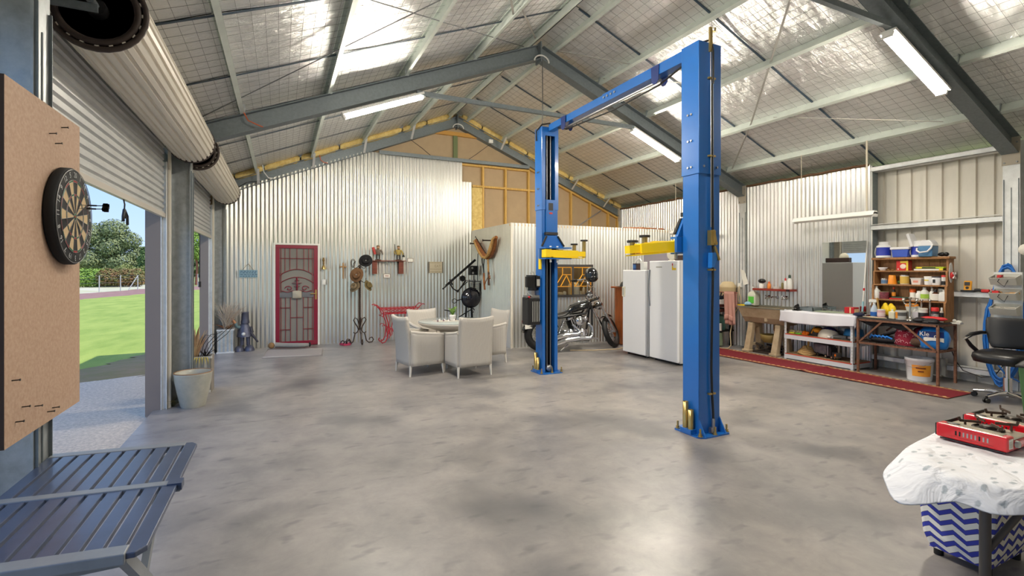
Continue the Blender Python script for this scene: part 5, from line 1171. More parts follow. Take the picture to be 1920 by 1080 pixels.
# ================================================================ right-hand side
# rug runner
def runner():
    t = thing('runner_rug', 'long dark red runner rug with patterned borders along the right wall', 'rug', (7.5,5,0))
    xa0, xb0, xa1, xb1, ya, yb = 7.20, 7.84, 7.06, 7.88, 2.98, 7.4
    L = lambda u, y: xa0+(xa1-xa0)*(y-ya)/(yb-ya) + u*((xb0+(xb1-xb0)*(y-ya)/(yb-ya))-(xa0+(xa1-xa0)*(y-ya)/(yb-ya)))
    def strip(nm, u0, u1, m, z=.010):
        b = MB(); n = 60
        def zz(y): return z+(.018*math.exp(-((y-4.75)/.05)**2))
        b.grid(lambda u, v: (L(u0+(u1-u0)*u, ya+(yb-ya)*v), ya+(yb-ya)*v, zz(ya+(yb-ya)*v)), 2, n)
        return fin(nm, b, m, t)
    MR = mat('rug_red', (118,18,32), .95, var=.15, vscale=60, bump=.3, bscale=200)
    BR = mat('rug_border', (176,138,92), .95, 0, col2=(116,24,34), vscale=34)
    strip('field', .13, .87, MR); strip('patterned_border', .03, .13, BR); strip('patterned_border', .87, .97, BR); strip('edge_binding', 0, .03, MR); strip('edge_binding', .97, 1, MR)
    b = MB()
    for s, uu in ((0,.08),(1,.92)):
        y = ya+.05
        while y < yb: b.box((L(uu,y),y,.0155),(.035,.035,.002),R(45)); y += .085
    fin('border_motifs', b, mat('motif_cream',(206,176,118),.95), t, kind='stuff')
    b = MB(); b.bb(L(0,ya),L(1,ya),ya,yb,.001,.009); fin('backing', b, mat('rug_back',(96,60,48),1), t)
runner()

# concrete laundry tub on pedestals
STN = mat('tub_concrete', (196,178,148), .75, 0, col2=(172,152,122), vscale=5, bump=.15, bscale=60)
t = thing('laundry_tub', 'old cream concrete twin laundry tub standing on two splayed pedestals', 'tub', (8.2,6.0,0))
y0, y1 = 5.61, 6.56
b = MB()
out = [(7.95,.845),(8.02,.66),(8.10,.555),(8.30,.545),(8.42,.56),(8.42,.845)]; inn = [(8.38,.845),(8.37,.62),(8.14,.61),(8.07,.70),(8.0,.845)]
for pts, rev in ((out,0),):
    b.loft([[(x,y0+ (.06 if z<.7 else 0),z) for x,z in out],[(x,y1-(.06 if z<.7 else 0),z) for x,z in out]], sm=False, closed=False, cap=False)
b.loft([[(x,y0+.05,z) for x,z in inn],[(x,y1-.05,z) for x,z in inn]], sm=False, closed=False, cap=False)
b.add([(x,y0+(.06 if z<.7 else 0),z) for x,z in out], [tuple(range(6))]); b.add([(x,y1-(.06 if z<.7 else 0),z) for x,z in out], [tuple(range(5,-1,-1))])
b.add([(x,y0+.05,z) for x,z in inn], [tuple(range(5))]); b.add([(x,y1-.05,z) for x,z in inn], [tuple(range(4,-1,-1))])
b.bb(8.02,8.38,5.98,6.03,.6,.84)
fin('basin', b, STN, t)
b = MB(); b.bb(7.945,8.005,y0-.005,y1+.005,.84,.856); b.bb(8.37,8.43,y0-.005,y1+.005,.84,.87); b.bb(8.0,8.38,y0-.005,y0+.05,.84,.856); b.bb(8.0,8.38,y1-.05,y1+.005,.84,.856); fin('rim', b, mat('rim_grey',(116,116,104),.6), t)
for y in (6.36, 5.80):
    p = thing('x') if 0 else None
    b = MB()
    for xa, xb in ((7.99,8.12),(8.36,8.28)):
        b.loft([[(xa-.05,y-.06,0),(xa+.05,y-.06,0),(xa+.05,y+.06,0),(xa-.05,y+.06,0)],[(xb-.045,y-.05,.55),(xb+.045,y-.05,.55),(xb+.045,y+.05,.55),(xb-.045,y+.05,.55)]], sm=False)
    b.bb(8.06,8.34,y-.05,y+.05,.46,.55); b.bb(8.0,8.36,y-.055,y+.055,.12,.16) if y > 6 else None; fin('pedestal', b, STN, t, bevel=.01)
    b = MB(); b.bb(7.92,8.06,y-.075,y+.075,0,.05); b.bb(8.29,8.43,y-.075,y+.075,0,.05); fin('foot', b, STN, t, bevel=.012)
b = MB(); b.tube([(8.24,5.98,.56),(8.24,5.98,.44),(8.24,5.94,.40),(8.24,5.88,.40),(8.24,5.85,.45),(8.24,5.80,.47),(8.24,5.74,.47)], .026, 8); fin('waste_trap', b, mat('old_copper',(122,100,76),.5,.4), t)
b = MB(); b.lathe([(.11,0),(.15,.06),(.17,.14),(.165,.145),(.14,.08),(0,.04)], (8.22,6.06,.20), 20); fin('enamel_bowl', b, mat('olive_enamel',(142,122,70),.5), label='olive enamel bowl on the scrap pile under the tub', cat='bowl')
t = thing('scrap_pile', 'dark pile of scrap iron and chain under the laundry tub', 'scrap', (8.2,6.0,0), kind='stuff'); b = MB(); rnd = random.Random(2)
for k in range(36):
    x, y = rnd.uniform(8.05,8.36), rnd.uniform(5.80,6.26); z = rnd.uniform(.02,.15); b.box((x,y,z),(rnd.uniform(.03,.14),rnd.uniform(.02,.05),rnd.uniform(.02,.04)),rnd.uniform(0,3),rnd.uniform(-.4,.4))
b.bb(8.03,8.38,5.80,6.28,.0,.03); fin('iron_scrap', b, mat('dark_iron',(62,54,48),.7,.4), t)
# things on and round the tub
t = thing('soap_bottle', 'white pump bottle with a green label on the corner of the tub', 'bottle', (8.33,6.50,.86))
b = MB(); b.loft([[(8.33+sx*w,6.50+sy*d,z) for sx, sy in ((-1,-1),(1,-1),(1,1),(-1,1))] for z, w, d in ((.86,.06,.085),(.9,.065,.09),(1.06,.065,.09),(1.10,.05,.07),(1.13,.03,.04))], sm=False); bo = fin('bottle', b, mat('milky_plastic',(206,208,190),.45), t, bevel=.012)
b = MB(); b.cyl((8.33,6.50,1.13),(8.33,6.50,1.17),.03,n=12); b.cyl((8.33,6.50,1.17),(8.33,6.50,1.21),.01,n=8); b.bar((8.34,6.50,1.215),(8.27,6.47,1.205),.03,.02); fin('pump', b, WHP, t)
b = MB(); b.bb(8.262,8.266,6.44,6.56,.90,1.03); fin('label', b, mat('label_green',(96,196,72),.5), bo)
t = thing('pink_towel', 'pink towel draped over a rail at the end of the tub', 'towel', (7.92,6.72,.5))
b = MB(); b.grid(lambda u, v: (7.93-.02*math.sin(5*u*math.pi)*v-.025+.0*u, 6.83-.24*u-.03*v, 1.115-.62*v-.02*math.sin(3*u)*v), 14, 16); fin('front_fall', b, mat('pink_cloth',(198,150,138),.95,bump=.5,bscale=25), t, solid=.012)
b = MB(); b.grid(lambda u, v: (7.90+.06*math.sin(math.pi*v), 6.83-.24*u, 1.112+.012*math.sin(math.pi*v)), 6, 6); b.grid(lambda u, v: (7.98+.01*math.sin(9*u)*v, 6.83-.24*u, 1.115-.30*v), 8, 6); fin('back_fall', b, MC['pink_cloth'], t, solid=.010)
b = MB(); b.grid(lambda u, v: (7.895-.02*math.sin(4*u*math.pi), 6.81-.24*u, .66-.10*v+.02*math.sin(5*u)), 12, 3); fin('fringe', b, MC['pink_cloth'], t, solid=.014)
b = MB(); b.cyl((7.95,7.35,1.112),(7.95,6.55,1.10),.010,n=8); fin('towel_rail', b, mat('rail_red',(150,86,70),.5), label='thin reddish rail holding the pink towel', cat='rail')
t = thing('grinder_bench', 'dark red low bench half hidden behind the near hoist post', 'bench', (8.05,7.35,0))
b = MB(); b.bb(7.85,8.35,6.95,7.75,.80,.86); b.bb(7.86,8.34,6.96,7.74,.70,.76); fin('top', b, mat('dark_red_timber',(96,44,36),.6), t)
b = MB()
for x in (7.88,8.30):
    for y in (7.0,7.7): b.bb(x-.025,x+.025,y-.025,y+.025,0,.80)
b.bb(7.86,8.34,6.96,7.74,.30,.33); fin('leg_frame', b, DARK, t)
t = thing('water_drum', 'teal plastic drum on the shelf of the dark bench', 'drum', (8.1,7.15,.33)); b = MB(); b.lathe([(.15,0),(.16,.02),(.16,.25),(.13,.30),(.05,.31)], (8.08,7.15,.33), 18); fin('body', b, mat('teal_plastic',(82,128,118),.5), t)
b = MB(); b.cyl((8.08,7.15,.63),(8.08,7.15,.67),.04,n=10); fin('cap', b, BLKP, t)
b = MB(); b.lathe([(.07,0),(.07,.14)], (7.93,6.99,.33), 14); o = fin('white_tub', b, WHP, label='small white tub in front of the teal drum', cat='tub')
b = MB(); b.lathe([(.12,0),(.13,.26)], (8.0,7.1,.02), 14); o = fin('pale_green_bucket', b, mat('pale_green_plastic',(150,170,140),.5), label='pale green bucket under the dark bench', cat='bucket')
b = MB(); b.lathe([(.12,0),(.12,.03)], (8.0,7.1,.03), 14); fin('lime_band', b, mat('lime',(150,190,40),.5), o)
b = MB(); b.lathe([(.10,0),(.11,.09)], (8.05,7.02,.86), 16); fin('white_basin', b, WHP, label='white basin on the dark red bench', cat='basin')
b = MB(); b.box((8.02,7.06,1.0),(.10,.12,.05)); b.bar((8.0,7.0,1.0),(8.0,6.97,1.10),.02,.02); b.bb(7.98,8.06,7.0,7.08,.95,.98); fin('grinder', b, mat('navy_tool',(34,42,62),.5), label='dark blue tool lying in the white basin', cat='tool')
# beige box with hanging tag on the pier
t = thing('feed_dispenser', 'beige round-shouldered dispenser on the wall beside the steel pier', 'dispenser', (8.38,7.05,.93))
b = MB(); b.lathe([(.16,0),(.16,.20),(.165,.21),(.165,.225),(.10,.32),(.06,.33)], (8.28,7.06,.98), 20); fin('hopper', b, mat('beige_plastic',(206,186,146),.5), t)
b = MB(); b.bb(8.10,8.14,6.95,7.03,.98,1.05); b.bb(8.2,8.36,6.98,7.14,.86,.98); fin('base', b, BLKP, t)
b = MB(); b.quad((8.405,6.86,1.56),(8.405,6.76,1.53),(8.40,6.66,1.27),(8.40,6.78,1.24)); b.quad((8.40,6.78,1.245),(8.40,6.66,1.275),(8.402,6.76,1.532),(8.402,6.86,1.562)); fin('paper_tag', b, PAPER, label='white paper tag hanging on the steel pier above the tub', cat='tag')
b = MB(); b.bb(8.38,8.42,6.82,6.90,1.20,1.28); o = fin('power_outlet', b, WHP, label='white power outlet on the steel pier under the paper tag', cat='outlet')
b = MB(); b.tube([(8.38,6.86,1.22),(8.30,6.80,1.1),(8.28,6.74,.95),(8.26,6.72,.88)], .010, 6); b.tube([(8.2,6.72,.86),(8.05,6.74,.6),(7.95,6.72,.3),(7.9,6.66,.08),(7.8,6.64,.03),(7.72,6.75,.025)], .010, 6); b.tube([(8.36,6.88,1.2),(8.32,6.84,1.02),(8.3,6.8,.9)], .008, 6); fin('outlet_lead', b, mat('beige_lead',(190,172,140),.6), o)
b = MB(); b.bar((8.05,6.62,.87),(8.10,6.5,.87),.03,.025); b.bar((8.09,6.60,.87),(8.02,6.72,.872),.045,.02); fin('yellow_brush', b, YEL, label='yellow brush on the left edge of the tub', cat='brush')
b = MB(); rnd = random.Random(4)
for k in range(6): b.ell((8.14+rnd.uniform(-.05,.05),6.47+rnd.uniform(-.06,.06),.885+rnd.uniform(0,.03)),.05,.05,.03,8,5)
fin('blue_rag', b, mat('light_blue_cloth',(150,190,214),.95), label='crumpled light blue rag on the tub rim', cat='rag')
# red shelf with toiletries and taps
t = thing('wall_shelf', 'short red-brown floating shelf above the taps', 'shelf', (8.38,6.05,1.16)); b = MB(); b.bb(8.25,8.45,5.70,6.46,1.155,1.195); fin('board', b, mat('red_stain',(136,46,34),.5), t, bevel=.004)
b = MB(); b.bb(8.248,8.252,5.70,5.77,1.157,1.193); fin('end_cap', b, mat('dark_endcap',(50,24,20),.5), t)
for y, r, h, m, lid, nm, lab in ((6.33,.045,.10,WHP,BLACK,'shaving_brush','white mug with a black brush on the left of the red shelf'),(6.17,.032,.11,mat('amber_plastic',(222,130,48),.35),mat('orange_cap',(226,92,30),.4),'amber_bottle','amber bottle with an orange cap on the red shelf'),(6.02,.07,.035,WHP,None,'soap_dish','low white dish in the middle of the red shelf'),(5.90,.02,.13,mat('olive_cap',(120,110,60),.5),GREYP,'tube_bottle','thin olive-based tube on the red shelf'),(5.84,.03,.17,WHP,REDP,'lotion_bottle','white bottle with a red cap on the red shelf'),(5.76,.042,.22,WHP,mat('dark_green_cap',(36,66,52),.5),'tall_bottle','tall white bottle with a dark green cap on the red shelf')):
    t = thing(nm, lab, 'bottle', (8.34,y,1.195), group='toiletries on the red shelf'); b = MB()
    if lid is None: b.lathe([(r*.8,0),(r,h)], (8.34,y,1.195), 16); fin('body', b, m, t); b = MB(); b.lathe([(r*.9,h),(r*.6,h+.006)], (8.34,y,1.195), 16); fin('soap', b, GREYP, t); continue
    b.lathe([(r*.95,0),(r,.01),(r,h*.75),(r*.5,h*.9),(r*.45,h)], (8.34,y,1.195), 14); fin('body', b, m, t)
    b = MB()
    if nm == 'shaving_brush': b.ell((8.34,y-.01,1.195+h+.04),.05,.075,.045,12,8)
    else: b.lathe([(r*.5,h*.92),(r*.5,h*1.12),(r*.3,h*1.2)], (8.34,y,1.195), 12)
    fin('cap', b, lid, t)
t = thing('wall_taps', 'pair of chrome taps and a spout on the corrugated wall above the tub', 'taps', (8.42,6.08,1.02))
for y in (6.25, 5.90):
    b = MB(); b.lathe([(.04,0),(.035,-.02),(.018,-.03),(.018,-.07)], (8.45,y,1.03), 14, 'x')
    for k in range(4): a = R(45+90*k); b.cyl((8.38,y,1.03),(8.38,y+.045*math.cos(a),1.03+.045*math.sin(a)),.012,n=6)
    fin('tap', b, CHROME, t)
b = MB(); b.lathe([(.035,0),(.03,-.02)], (8.45,6.075,1.03), 14, 'x'); b.tube([(8.45,6.075,1.03),(8.3,6.075,1.04),(8.24,6.075,1.02),(8.235,6.075,.99)], .014, 8); fin('spout', b, CHROME, t)

# white slotted-steel bench with cloth
WST = mat('white_angle', (222,226,232), .4, .1)
t = thing('steel_shelving', 'white slotted-angle workbench with three chipboard shelves under a cloth', 'shelving', (8.25,5.02,0))
X0, X1, Y0, Y1 = 7.95, 8.44, 4.46, 5.59
for x, sx in ((X0,1),(X1,-1)):
    for y, sy in ((Y0,1),(Y1,-1)):
        b = MB(); b.bb(min(x,x+sx*.004),max(x,x+sx*.004),min(y,y+sy*.04),max(y,y+sy*.04),0,.86); b.bb(min(x,x+sx*.04),max(x,x+sx*.04),min(y,y+sy*.004),max(y,y+sy*.004),0,.86); l_ = fin('leg', b, WST, t)
        b = MB()
        for k in range(16): b.bb(x-sx*.001-.0005,x-sx*.001+.0005,y+sy*.012,y+sy*.02,.03+.05*k,.055+.05*k)
        fin('slots', b, GREYP, l_, kind='stuff')
RDE = mat('red_edge', (196,72,52), .6); CHB = mat('chipboard', (150,124,92), .8, 0, col2=(120,98,72), vscale=30)
for z in (.09, .43, .825):
    b = MB(); b.bb(X0-.002,X0+.012,Y0,Y1,z-.075,z-.004); b.bb(X1-.012,X1+.002,Y0,Y1,z-.075,z-.004); b.bb(X0,X1,Y0-.002,Y0+.012,z-.075,z-.004); b.bb(X0,X1,Y1-.012,Y1+.002,z-.075,z-.004); fin('beam', b, WST, t)
    b = MB(); b.bb(X0+.005,X1-.005,Y0+.006,Y1-.006,z-.003,z+.012); s_ = fin('shelf_board', b, CHB, t)
    b = MB(); b.bb(X0-.003,X0+.004,Y0+.02,Y1-.02,z-.004,z+.012); b.bb(X0,X1,Y0-.0,Y0+.005,z-.004,z+.012); fin('red_edging', b, RDE, s_)
t = thing('tablecloth', 'white waffle cloth draped over the front of the steel workbench', 'cloth', (8.2,5.02,.7))
CL = mat('white_cloth', (226,226,234), .95, bump=.15, bscale=140)
b = MB(); N = 36
def drop(u, v):
    y = Y1+.05-(Y1-Y0+.09)*u; f = .015*math.sin(u*23)+.01*math.sin(u*11+2)
    if v < .35: q = v/.35; return (X1-.12-(X1-.12-X0+.02)*q, y, .842+.004*math.sin(u*9))
    q = (v-.35)/.65; L_ = .19+.03*math.sin(u*3.2)-.03*u
    return (X0-.022-.02*q+f*q, y+(.02*q if u < .03 else 0), .842-L_*q)
b.grid(drop, N, 16); fin('drape', b, CL, t, solid=.003)
b = MB(); b.grid(lambda u, v: (X0-.03+.10*u-.02*v, Y0-.045-.01*math.sin(u*5)*v, .842-.20*v*(1-.5*u)), 6, 8); fin('corner_fold', b, CL, t, solid=.003)
b = MB(); b.grid(lambda u, v: (X0-.03+.10*u, Y1+.055, .842-.20*v*(1-.5*u)), 6, 8); fin('corner_fold', b, CL, t, solid=.003)
b = MB(); b.bb(8.12,8.40,4.52,5.20,.848,.856); fin('cutting_mat', b, mat('sage_glass',(170,184,156),.3,coat=.3), label='pale green glass sheet lying on the cloth of the steel workbench', cat='sheet')
t = thing('tool_tray', 'grey metal tray beside a black clamp on the workbench cloth', 'tray', (8.2,5.35,.846)); b = MB(); b.bb(8.10,8.34,5.18,5.42,.846,.855); b.bb(8.10,8.11,5.18,5.42,.855,.91); b.bb(8.33,8.34,5.18,5.42,.855,.91); b.bb(8.1,8.34,5.18,5.19,.855,.91); b.bb(8.1,8.34,5.41,5.42,.855,.91); fin('tray', b, GALVD, t)
t = thing('bench_vice', 'black bench vice at the front left of the workbench cloth', 'vice', (8.02,5.42,.846)); b = MB(); b.bb(7.98,8.08,5.36,5.47,.846,.865); b.bb(8.0,8.06,5.38,5.45,.86,.92); b.bar((8.03,5.45,.91),(8.03,5.38,.95),.02,.04); b.cyl((7.97,5.42,.89),(8.0,5.42,.89),.02,n=8); fin('body', b, BLACK, t, bevel=.006); b = MB(); b.cyl((7.96,5.38,.89),(7.96,5.46,.89),.006,n=6); fin('handle', b, STEEL, t)
t = thing('red_tin', 'red box-shaped tin standing on the green glass sheet', 'tin', (8.2,4.60,.857)); b = MB(); b.bb(8.14,8.28,4.555,4.70,.857,.955); fin('body', b, mat('tin_red',(186,26,34),.4), t, bevel=.005); b = MB(); b.bb(8.137,8.14,4.60,4.62,.86,.95); b.bb(8.15,8.26,4.552,4.556,.87,.93); fin('print', b, mat('tin_cream',(226,196,150),.5), t)
b = MB(); b.bar((8.38,5.18,.855),(8.36,5.12,.88),.03,.03); b.cyl((8.38,5.16,.86),(8.38,5.16,.90),.016,n=8); fin('small_nozzle', b, STEEL, label='small silver fitting at the foot of the mirror', cat='fitting')
t = thing('mirror', 'tall frameless mirror leaning on the corrugated wall above the workbench', 'mirror', (8.41,4.86,.86)); b = MB(); b.bb(8.418,8.424,4.53,5.22,.88,2.015); fin('glass', b, mat('mirror_glass',(214,218,216),.02,1.0), t); b = MB(); b.bb(8.424,8.44,4.53,5.22,.88,2.015); fin('backing', b, GREYP, t)
b = MB(); b.cyl((8.28,4.51,.87),(8.40,4.50,2.0),.011,n=8); o = fin('spear_pole', b, WHP, label='thin white pole with a red band leaning beside the mirror', cat='pole')
b = MB(); b.cyl((8.318,4.507,1.22),(8.322,4.5065,1.26),.014,n=8); fin('red_band', b, REDP, o); b = MB(); b.cyl((8.282,4.51,.89),(8.30,4.508,1.05),.014,n=8); fin('blue_sleeve', b, mat('pale_blue',(150,196,210),.5), o)
b = MB(); b.ell((8.27,4.51,.865),.045,.06,.02,10,5); fin('pole_foot', b, BLKP, o)
# middle shelf contents
zs = .443
t = thing('cream_helmet', 'cream half helmet with a navy lining on the middle shelf of the workbench', 'helmet', (8.12,4.93,zs)); b = MB(); b.ell((8.10,4.92,zs),.13,.165,.15,18,8,0); fin('shell', b, mat('helmet_cream',(216,208,194),.4), t); b = MB(); b.ell((8.12,4.92,zs+.075),.10,.125,.095,14,6,0); fin('liner', b, mat('navy_cloth',(36,36,84),.8), t); b = MB(); b.ell((7.985,4.85,zs+.02),.02,.03,.02,8,6); fin('ear_tab', b, WHP, t)
t = thing('tool_bag', 'dark grey tool bag with orange trim on the middle shelf', 'bag', (8.2,5.16,zs)); b = MB(); b.ell((8.2,5.16,zs),.12,.12,.15,14,7,0); fin('body', b, mat('charcoal_bag',(60,56,54),.9), t); b = MB(); b.ell((8.14,5.12,zs+.09),.09,.06,.045,12,6); b.bar((8.09,5.2,zs+.03),(8.14,5.18,zs+.14),.02,.015); fin('orange_trim', b, mat('orange_cloth',(232,150,30),.8), t)
for k, (y, m) in enumerate(((5.50, mat('hi_vis_yellow',(226,222,50),.6)),(5.38, mat('lime_green',(130,214,60),.6)),(5.27, ORNG))):
    lab = ['yellow and cream ear muffs at the left end of the middle shelf','lime and cream ear muffs on the middle shelf','orange plastic clamp on the middle shelf'][k]
    t = thing(['ear_muffs','ear_muffs','spring_clamp'][k], lab, 'ear muffs' if k < 2 else 'clamp', (8.03,y,zs)); b = MB(); b.ell((8.03,y,zs+.012),.05,.055,.012,12,5); b.bar((8.02,y-.05,zs+.012),(8.03,y+.05,zs+.015),.03,.02); fin('band', b, m, t); b = MB(); b.ell((8.05,y+.02,zs+.04),.04,.035,.03,10,6); b.ell((8.05,y-.03,zs+.035),.035,.03,.028,10,6); fin('cup', b, mat('muff_cream',(196,178,140),.7) if k < 2 else m, t)
t = thing('plastic_sheet', 'crumpled clear plastic sheet behind the cream helmet', 'sheet', (8.3,4.75,zs)); b = MB(); rnd = random.Random(11); b.grid(lambda u, v: (8.22+.18*v+rnd.uniform(-.015,.015), 4.88-.26*u, zs+.02+.17*math.sin(math.pi*min(1,v+.2))*math.sin(math.pi*(.15+.8*u))+rnd.uniform(-.02,.02)), 10, 8); fin('sheet', b, mat('cloudy_plastic',(206,206,204),.35), t, solid=.002)
t = thing('angle_grinder', 'grey power tool with cord on the middle shelf', 'tool', (8.05,4.72,zs)); b = MB(); b.tube([(8.02,4.80,zs+.03),(8.04,4.72,zs+.035),(8.06,4.62,zs+.035)], [.03,.035,.03], 10); b.tube([(8.0,4.66,zs+.01),(8.05,4.56,zs+.012),(8.12,4.62,zs+.012)], .008, 5); fin('body', b, mat('tool_grey',(104,104,104),.5), t); b = MB(); b.cyl((8.0,4.80,zs+.012),(8.0,4.80,zs+.035),.03,n=12); fin('disc', b, CHROME, t)
t = thing('blue_basin', 'upturned blue plastic basin at the right of the middle shelf', 'basin', (8.15,4.56,zs)); b = MB(); b.lathe([(.135,.06),(.14,.07),(.12,.16),(.10,.165),(0,.166)], (8.22,4.60,zs), 20); fin('basin', b, mat('mid_blue',(44,126,186),.45), t); b = MB(); b.ell((8.17,4.58,zs+.03),.11,.10,.035,14,6); fin('pale_lid', b, mat('pinkish',(196,178,176),.6), t)
# bottom shelf contents
zb = .103
t = thing('rope_coil', 'coil of manila rope with a wooden handle on the bottom shelf', 'rope', (8.12,5.30,zb)); b = MB()
for k in range(7): r = .12-.012*k; b.tube([(8.12+r*math.cos(a)*1.0, 5.30+r*1.1*math.sin(a), zb+.015+.018*k+.012*math.sin(3*a+k)) for a in [2*math.pi*j/18 for j in range(18)]], .018, 6, True)
fin('coil', b, mat('manila',(190,158,108),.9,0,col2=(150,118,72),vscale=40), t); b = MB(); b.tube([(8.12,5.28,zb+.05),(8.13,5.27,zb+.30)], .014, 8); fin('wooden_handle', b, PINE, t)
t = thing('toy_truck', 'grey toy semi-trailer truck with a chrome bonnet on the bottom shelf', 'toy', (8.14,4.95,zb), R(-112), world=False); t.scale = (.84,)*3
b = MB(); b.bb(-.30,.06,-.085,.085,.06,.25); tr = fin('trailer', b, mat('truck_grey',(112,112,116),.5,.2), t, bevel=.006); b = MB(); b.bb(-.30,.06,-.088,-.085,.08,.23); fin('side_print', b, mat('truck_side',(84,90,108),.5,0,col2=(140,130,132),vscale=12), tr)
b = MB(); b.bb(.07,.16,-.075,.075,.05,.21); b.bb(.16,.25,-.055,.055,.05,.13); b.bb(.08,.14,-.06,.06,.21,.24); cb = fin('cab', b, mat('truck_dark',(38,38,42),.35), t, bevel=.008)
b = MB(); b.bb(.25,.262,-.06,.06,.04,.135); b.bb(.25,.27,-.075,.075,.03,.055); b.cyl((.10,-.085,.05),(.10,-.085,.25),.008,n=6); b.cyl((.10,.085,.05),(.10,.085,.25),.008,n=6); fin('chrome_grille', b, CHROME, cb); b = MB(); b.bb(.161,.165,-.05,.05,.15,.19); fin('windscreen', b, DARK, cb); b = MB(); b.bb(.255,.265,-.07,-.045,.07,.11); fin('indicator', b, ORNG, cb)
for x in (.20,.04,-.18,-.26):
    for s in (-1,1): b = MB(); b.cyl((x,s*.05,.04),(x,s*.085,.04),.04,n=14); wl_ = fin('wheel', b, RUBBER, t); b = MB(); b.cyl((x,s*.084,.04),(x,s*.089,.04),.02,n=10); fin('hubcap', b, CHROME, wl_)

# rusty frame bench
t = thing('rusty_bench', 'rusty steel-framed bench with diagonal braces below the timber dresser', 'bench', (8.1,3.86,0))
XA, XB, YA, YB_ = 7.88, 8.335, 3.365, 4.35
for x in (XA, XB):
    for y in (YA, YB_): b = MB(); b.bar((x,y,0),(x,y,.81),.028,.028); fin('leg', b, RUST, t)
for z in (.80, .455):
    b = MB(); b.bar((XA,YA,z),(XA,YB_,z),.028,.028); b.bar((XB,YA,z),(XB,YB_,z),.028,.028); b.bar((XA,YA,z),(XB,YA,z),.028,.028); b.bar((XA,YB_,z),(XB,YB_,z),.028,.028); fin('rail', b, RUST, t)
for k in range(8): y = YA+.07+.12*k; b = MB(); b.bb(XA,XB,y-.045,y+.045,.468,.476); fin('lower_slat', b, mat('dark_grille',(58,48,44),.8), t)
b = MB(); b.bb(XA-.01,XB+.02,YA-.01,YB_+.01,.815,.828); fin('tabletop', b, mat('worn_black_board',(48,44,44),.7), t)
for p, q in (((4.33,.47),(4.02,.80)),((3.40,.47),(3.78,.80))): b = MB(); b.bar((XA,p[0],p[1]),(XA,q[0],q[1]),.022,.022); fin('brace', b, RUST, t)
b = MB(); b.bar((XB,4.2,.62),(XB,4.0,.80),.022,.022); fin('brace', b, RUST, t)
t = thing('black_cloth', 'black cloth hanging over the front edge of the rusty bench', 'cloth', (7.95,3.9,.83)); b = MB()
def bc(u, v): y = 4.40-.92*u; return (8.14-.26*v if v < .75 else 7.945-.07*(v-.75), y, .834+.004*math.sin(u*20) if v < .75 else .834-(.10+.05*math.sin(u*7)**2)*(v-.75)/.25*(.5+.5*math.sin(u*3.1)))
b.grid(bc, 24, 10); fin('cloth', b, mat('black_fabric',(40,40,43),.95), t, solid=.004)
b = MB(); rnd = random.Random(21)
for k in range(7): b.ell((7.93+rnd.uniform(-.03,.05),3.56+rnd.uniform(-.12,.10),.85+rnd.uniform(-.015,.02)),.06,.075,.03,10,5)
fin('crumpled_bag', b, mat('black_sheen',(26,26,30),.5), label='crumpled black bag on the front edge of the rusty bench', cat='bag')
b = MB(); b.loft([[(8.02+.045*math.cos(a)*w, y, .885+.03*math.sin(a)*w) for a in [2*math.pi*k/10 for k in range(10)]] for y, w in ((3.62,.3),(3.56,.9),(3.45,1),(3.36,.8),(3.32,.2))]); fin('red_tool_case', b, mat('case_red',(206,44,46),.4), label='red moulded tool case on the right of the rusty bench', cat='case')
b = MB(); b.bar((7.98,4.33,.842),(7.98,4.12,.842),.04,.012); b.bar((7.98,4.12,.842),(7.98,4.02,.842),.02,.014); fin('paint_stirrer', b, mat('pale_wood',(226,206,168),.7), label='pale wooden paint stirrer on the black cloth', cat='stirrer')
b = MB(); b.ell((8.02,4.42,.86),.07,.08,.035,10,6); b.bar((8.02,4.36,.845),(8.0,4.28,.84),.05,.02); fin('navy_cap', b, mat('navy_cap_cloth',(38,44,72),.9), label='navy cap at the left end of the rusty bench', cat='cap')
b = MB(); b.ell((8.27,3.30,.845),.03,.04,.02,8,5); b.ell((8.25,3.34,.86),.03,.02,.02,8,5); b.bb(8.22,8.32,3.27,3.37,.815,.835); fin('white_fitting', b, PAPER, label='small white fitting at the right end of the rusty bench', cat='fitting')
# lower shelf of the rusty bench
t = thing('swim_bag', 'charcoal flat bag with bright blue straps on the lower rack', 'bag', (8.05,4.05,.476)); b = MB(); b.ell((8.06,4.08,.53),.15,.22,.055,16,7); b.box((8.12,4.02,.62),(.24,.40,.02),0,0,R(-24)); fin('body', b, mat('bag_charcoal',(52,50,54),.9), t); b = MB()
for k in range(5): b.tube([(7.95,4.22-.05*k,.54),(7.92,4.19-.05*k,.585),(7.96,4.14-.05*k,.55)], .014, 6)
fin('blue_straps', b, mat('bright_blue',(38,130,226),.6), t)
t = thing('paisley_bag', 'maroon paisley cloth bag in the middle of the lower rack', 'bag', (8.06,3.82,.476)); b = MB(); b.loft([[(8.06+w*math.cos(a),3.80+d*math.sin(a)+o,z) for a in [2*math.pi*k/14 for k in range(14)]] for z, w, d, o in ((.476,.11,.15,0),(.55,.12,.155,0),(.66,.09,.12,.02),(.75,.05,.06,.05),(.775,.01,.02,.06))]); b.ell((8.15,3.66,.66),.09,.11,.09,12,7); pb = fin('body', b, mat('maroon_cloth',(136,26,50),.9), t)
b = MB(); rnd = random.Random(5)
for k in range(26):
    a = rnd.uniform(2.2,4.2); z = rnd.uniform(.49,.68); w = .122 if z < .56 else .12-.028*(z-.55)/.11; d_ = .158 if z < .56 else .158-.035*(z-.55)/.11
    c = Vector((8.06+w*math.cos(a),3.80+d_*math.sin(a),z)); b.tube([c+Vector((0,.016*math.cos(q),.016*math.sin(q))) for q in [j*.9 for j in range(5)]], .003, 4)
fin('paisley_print', b, mat('print_pink',(220,170,176),.9), pb, kind='stuff')
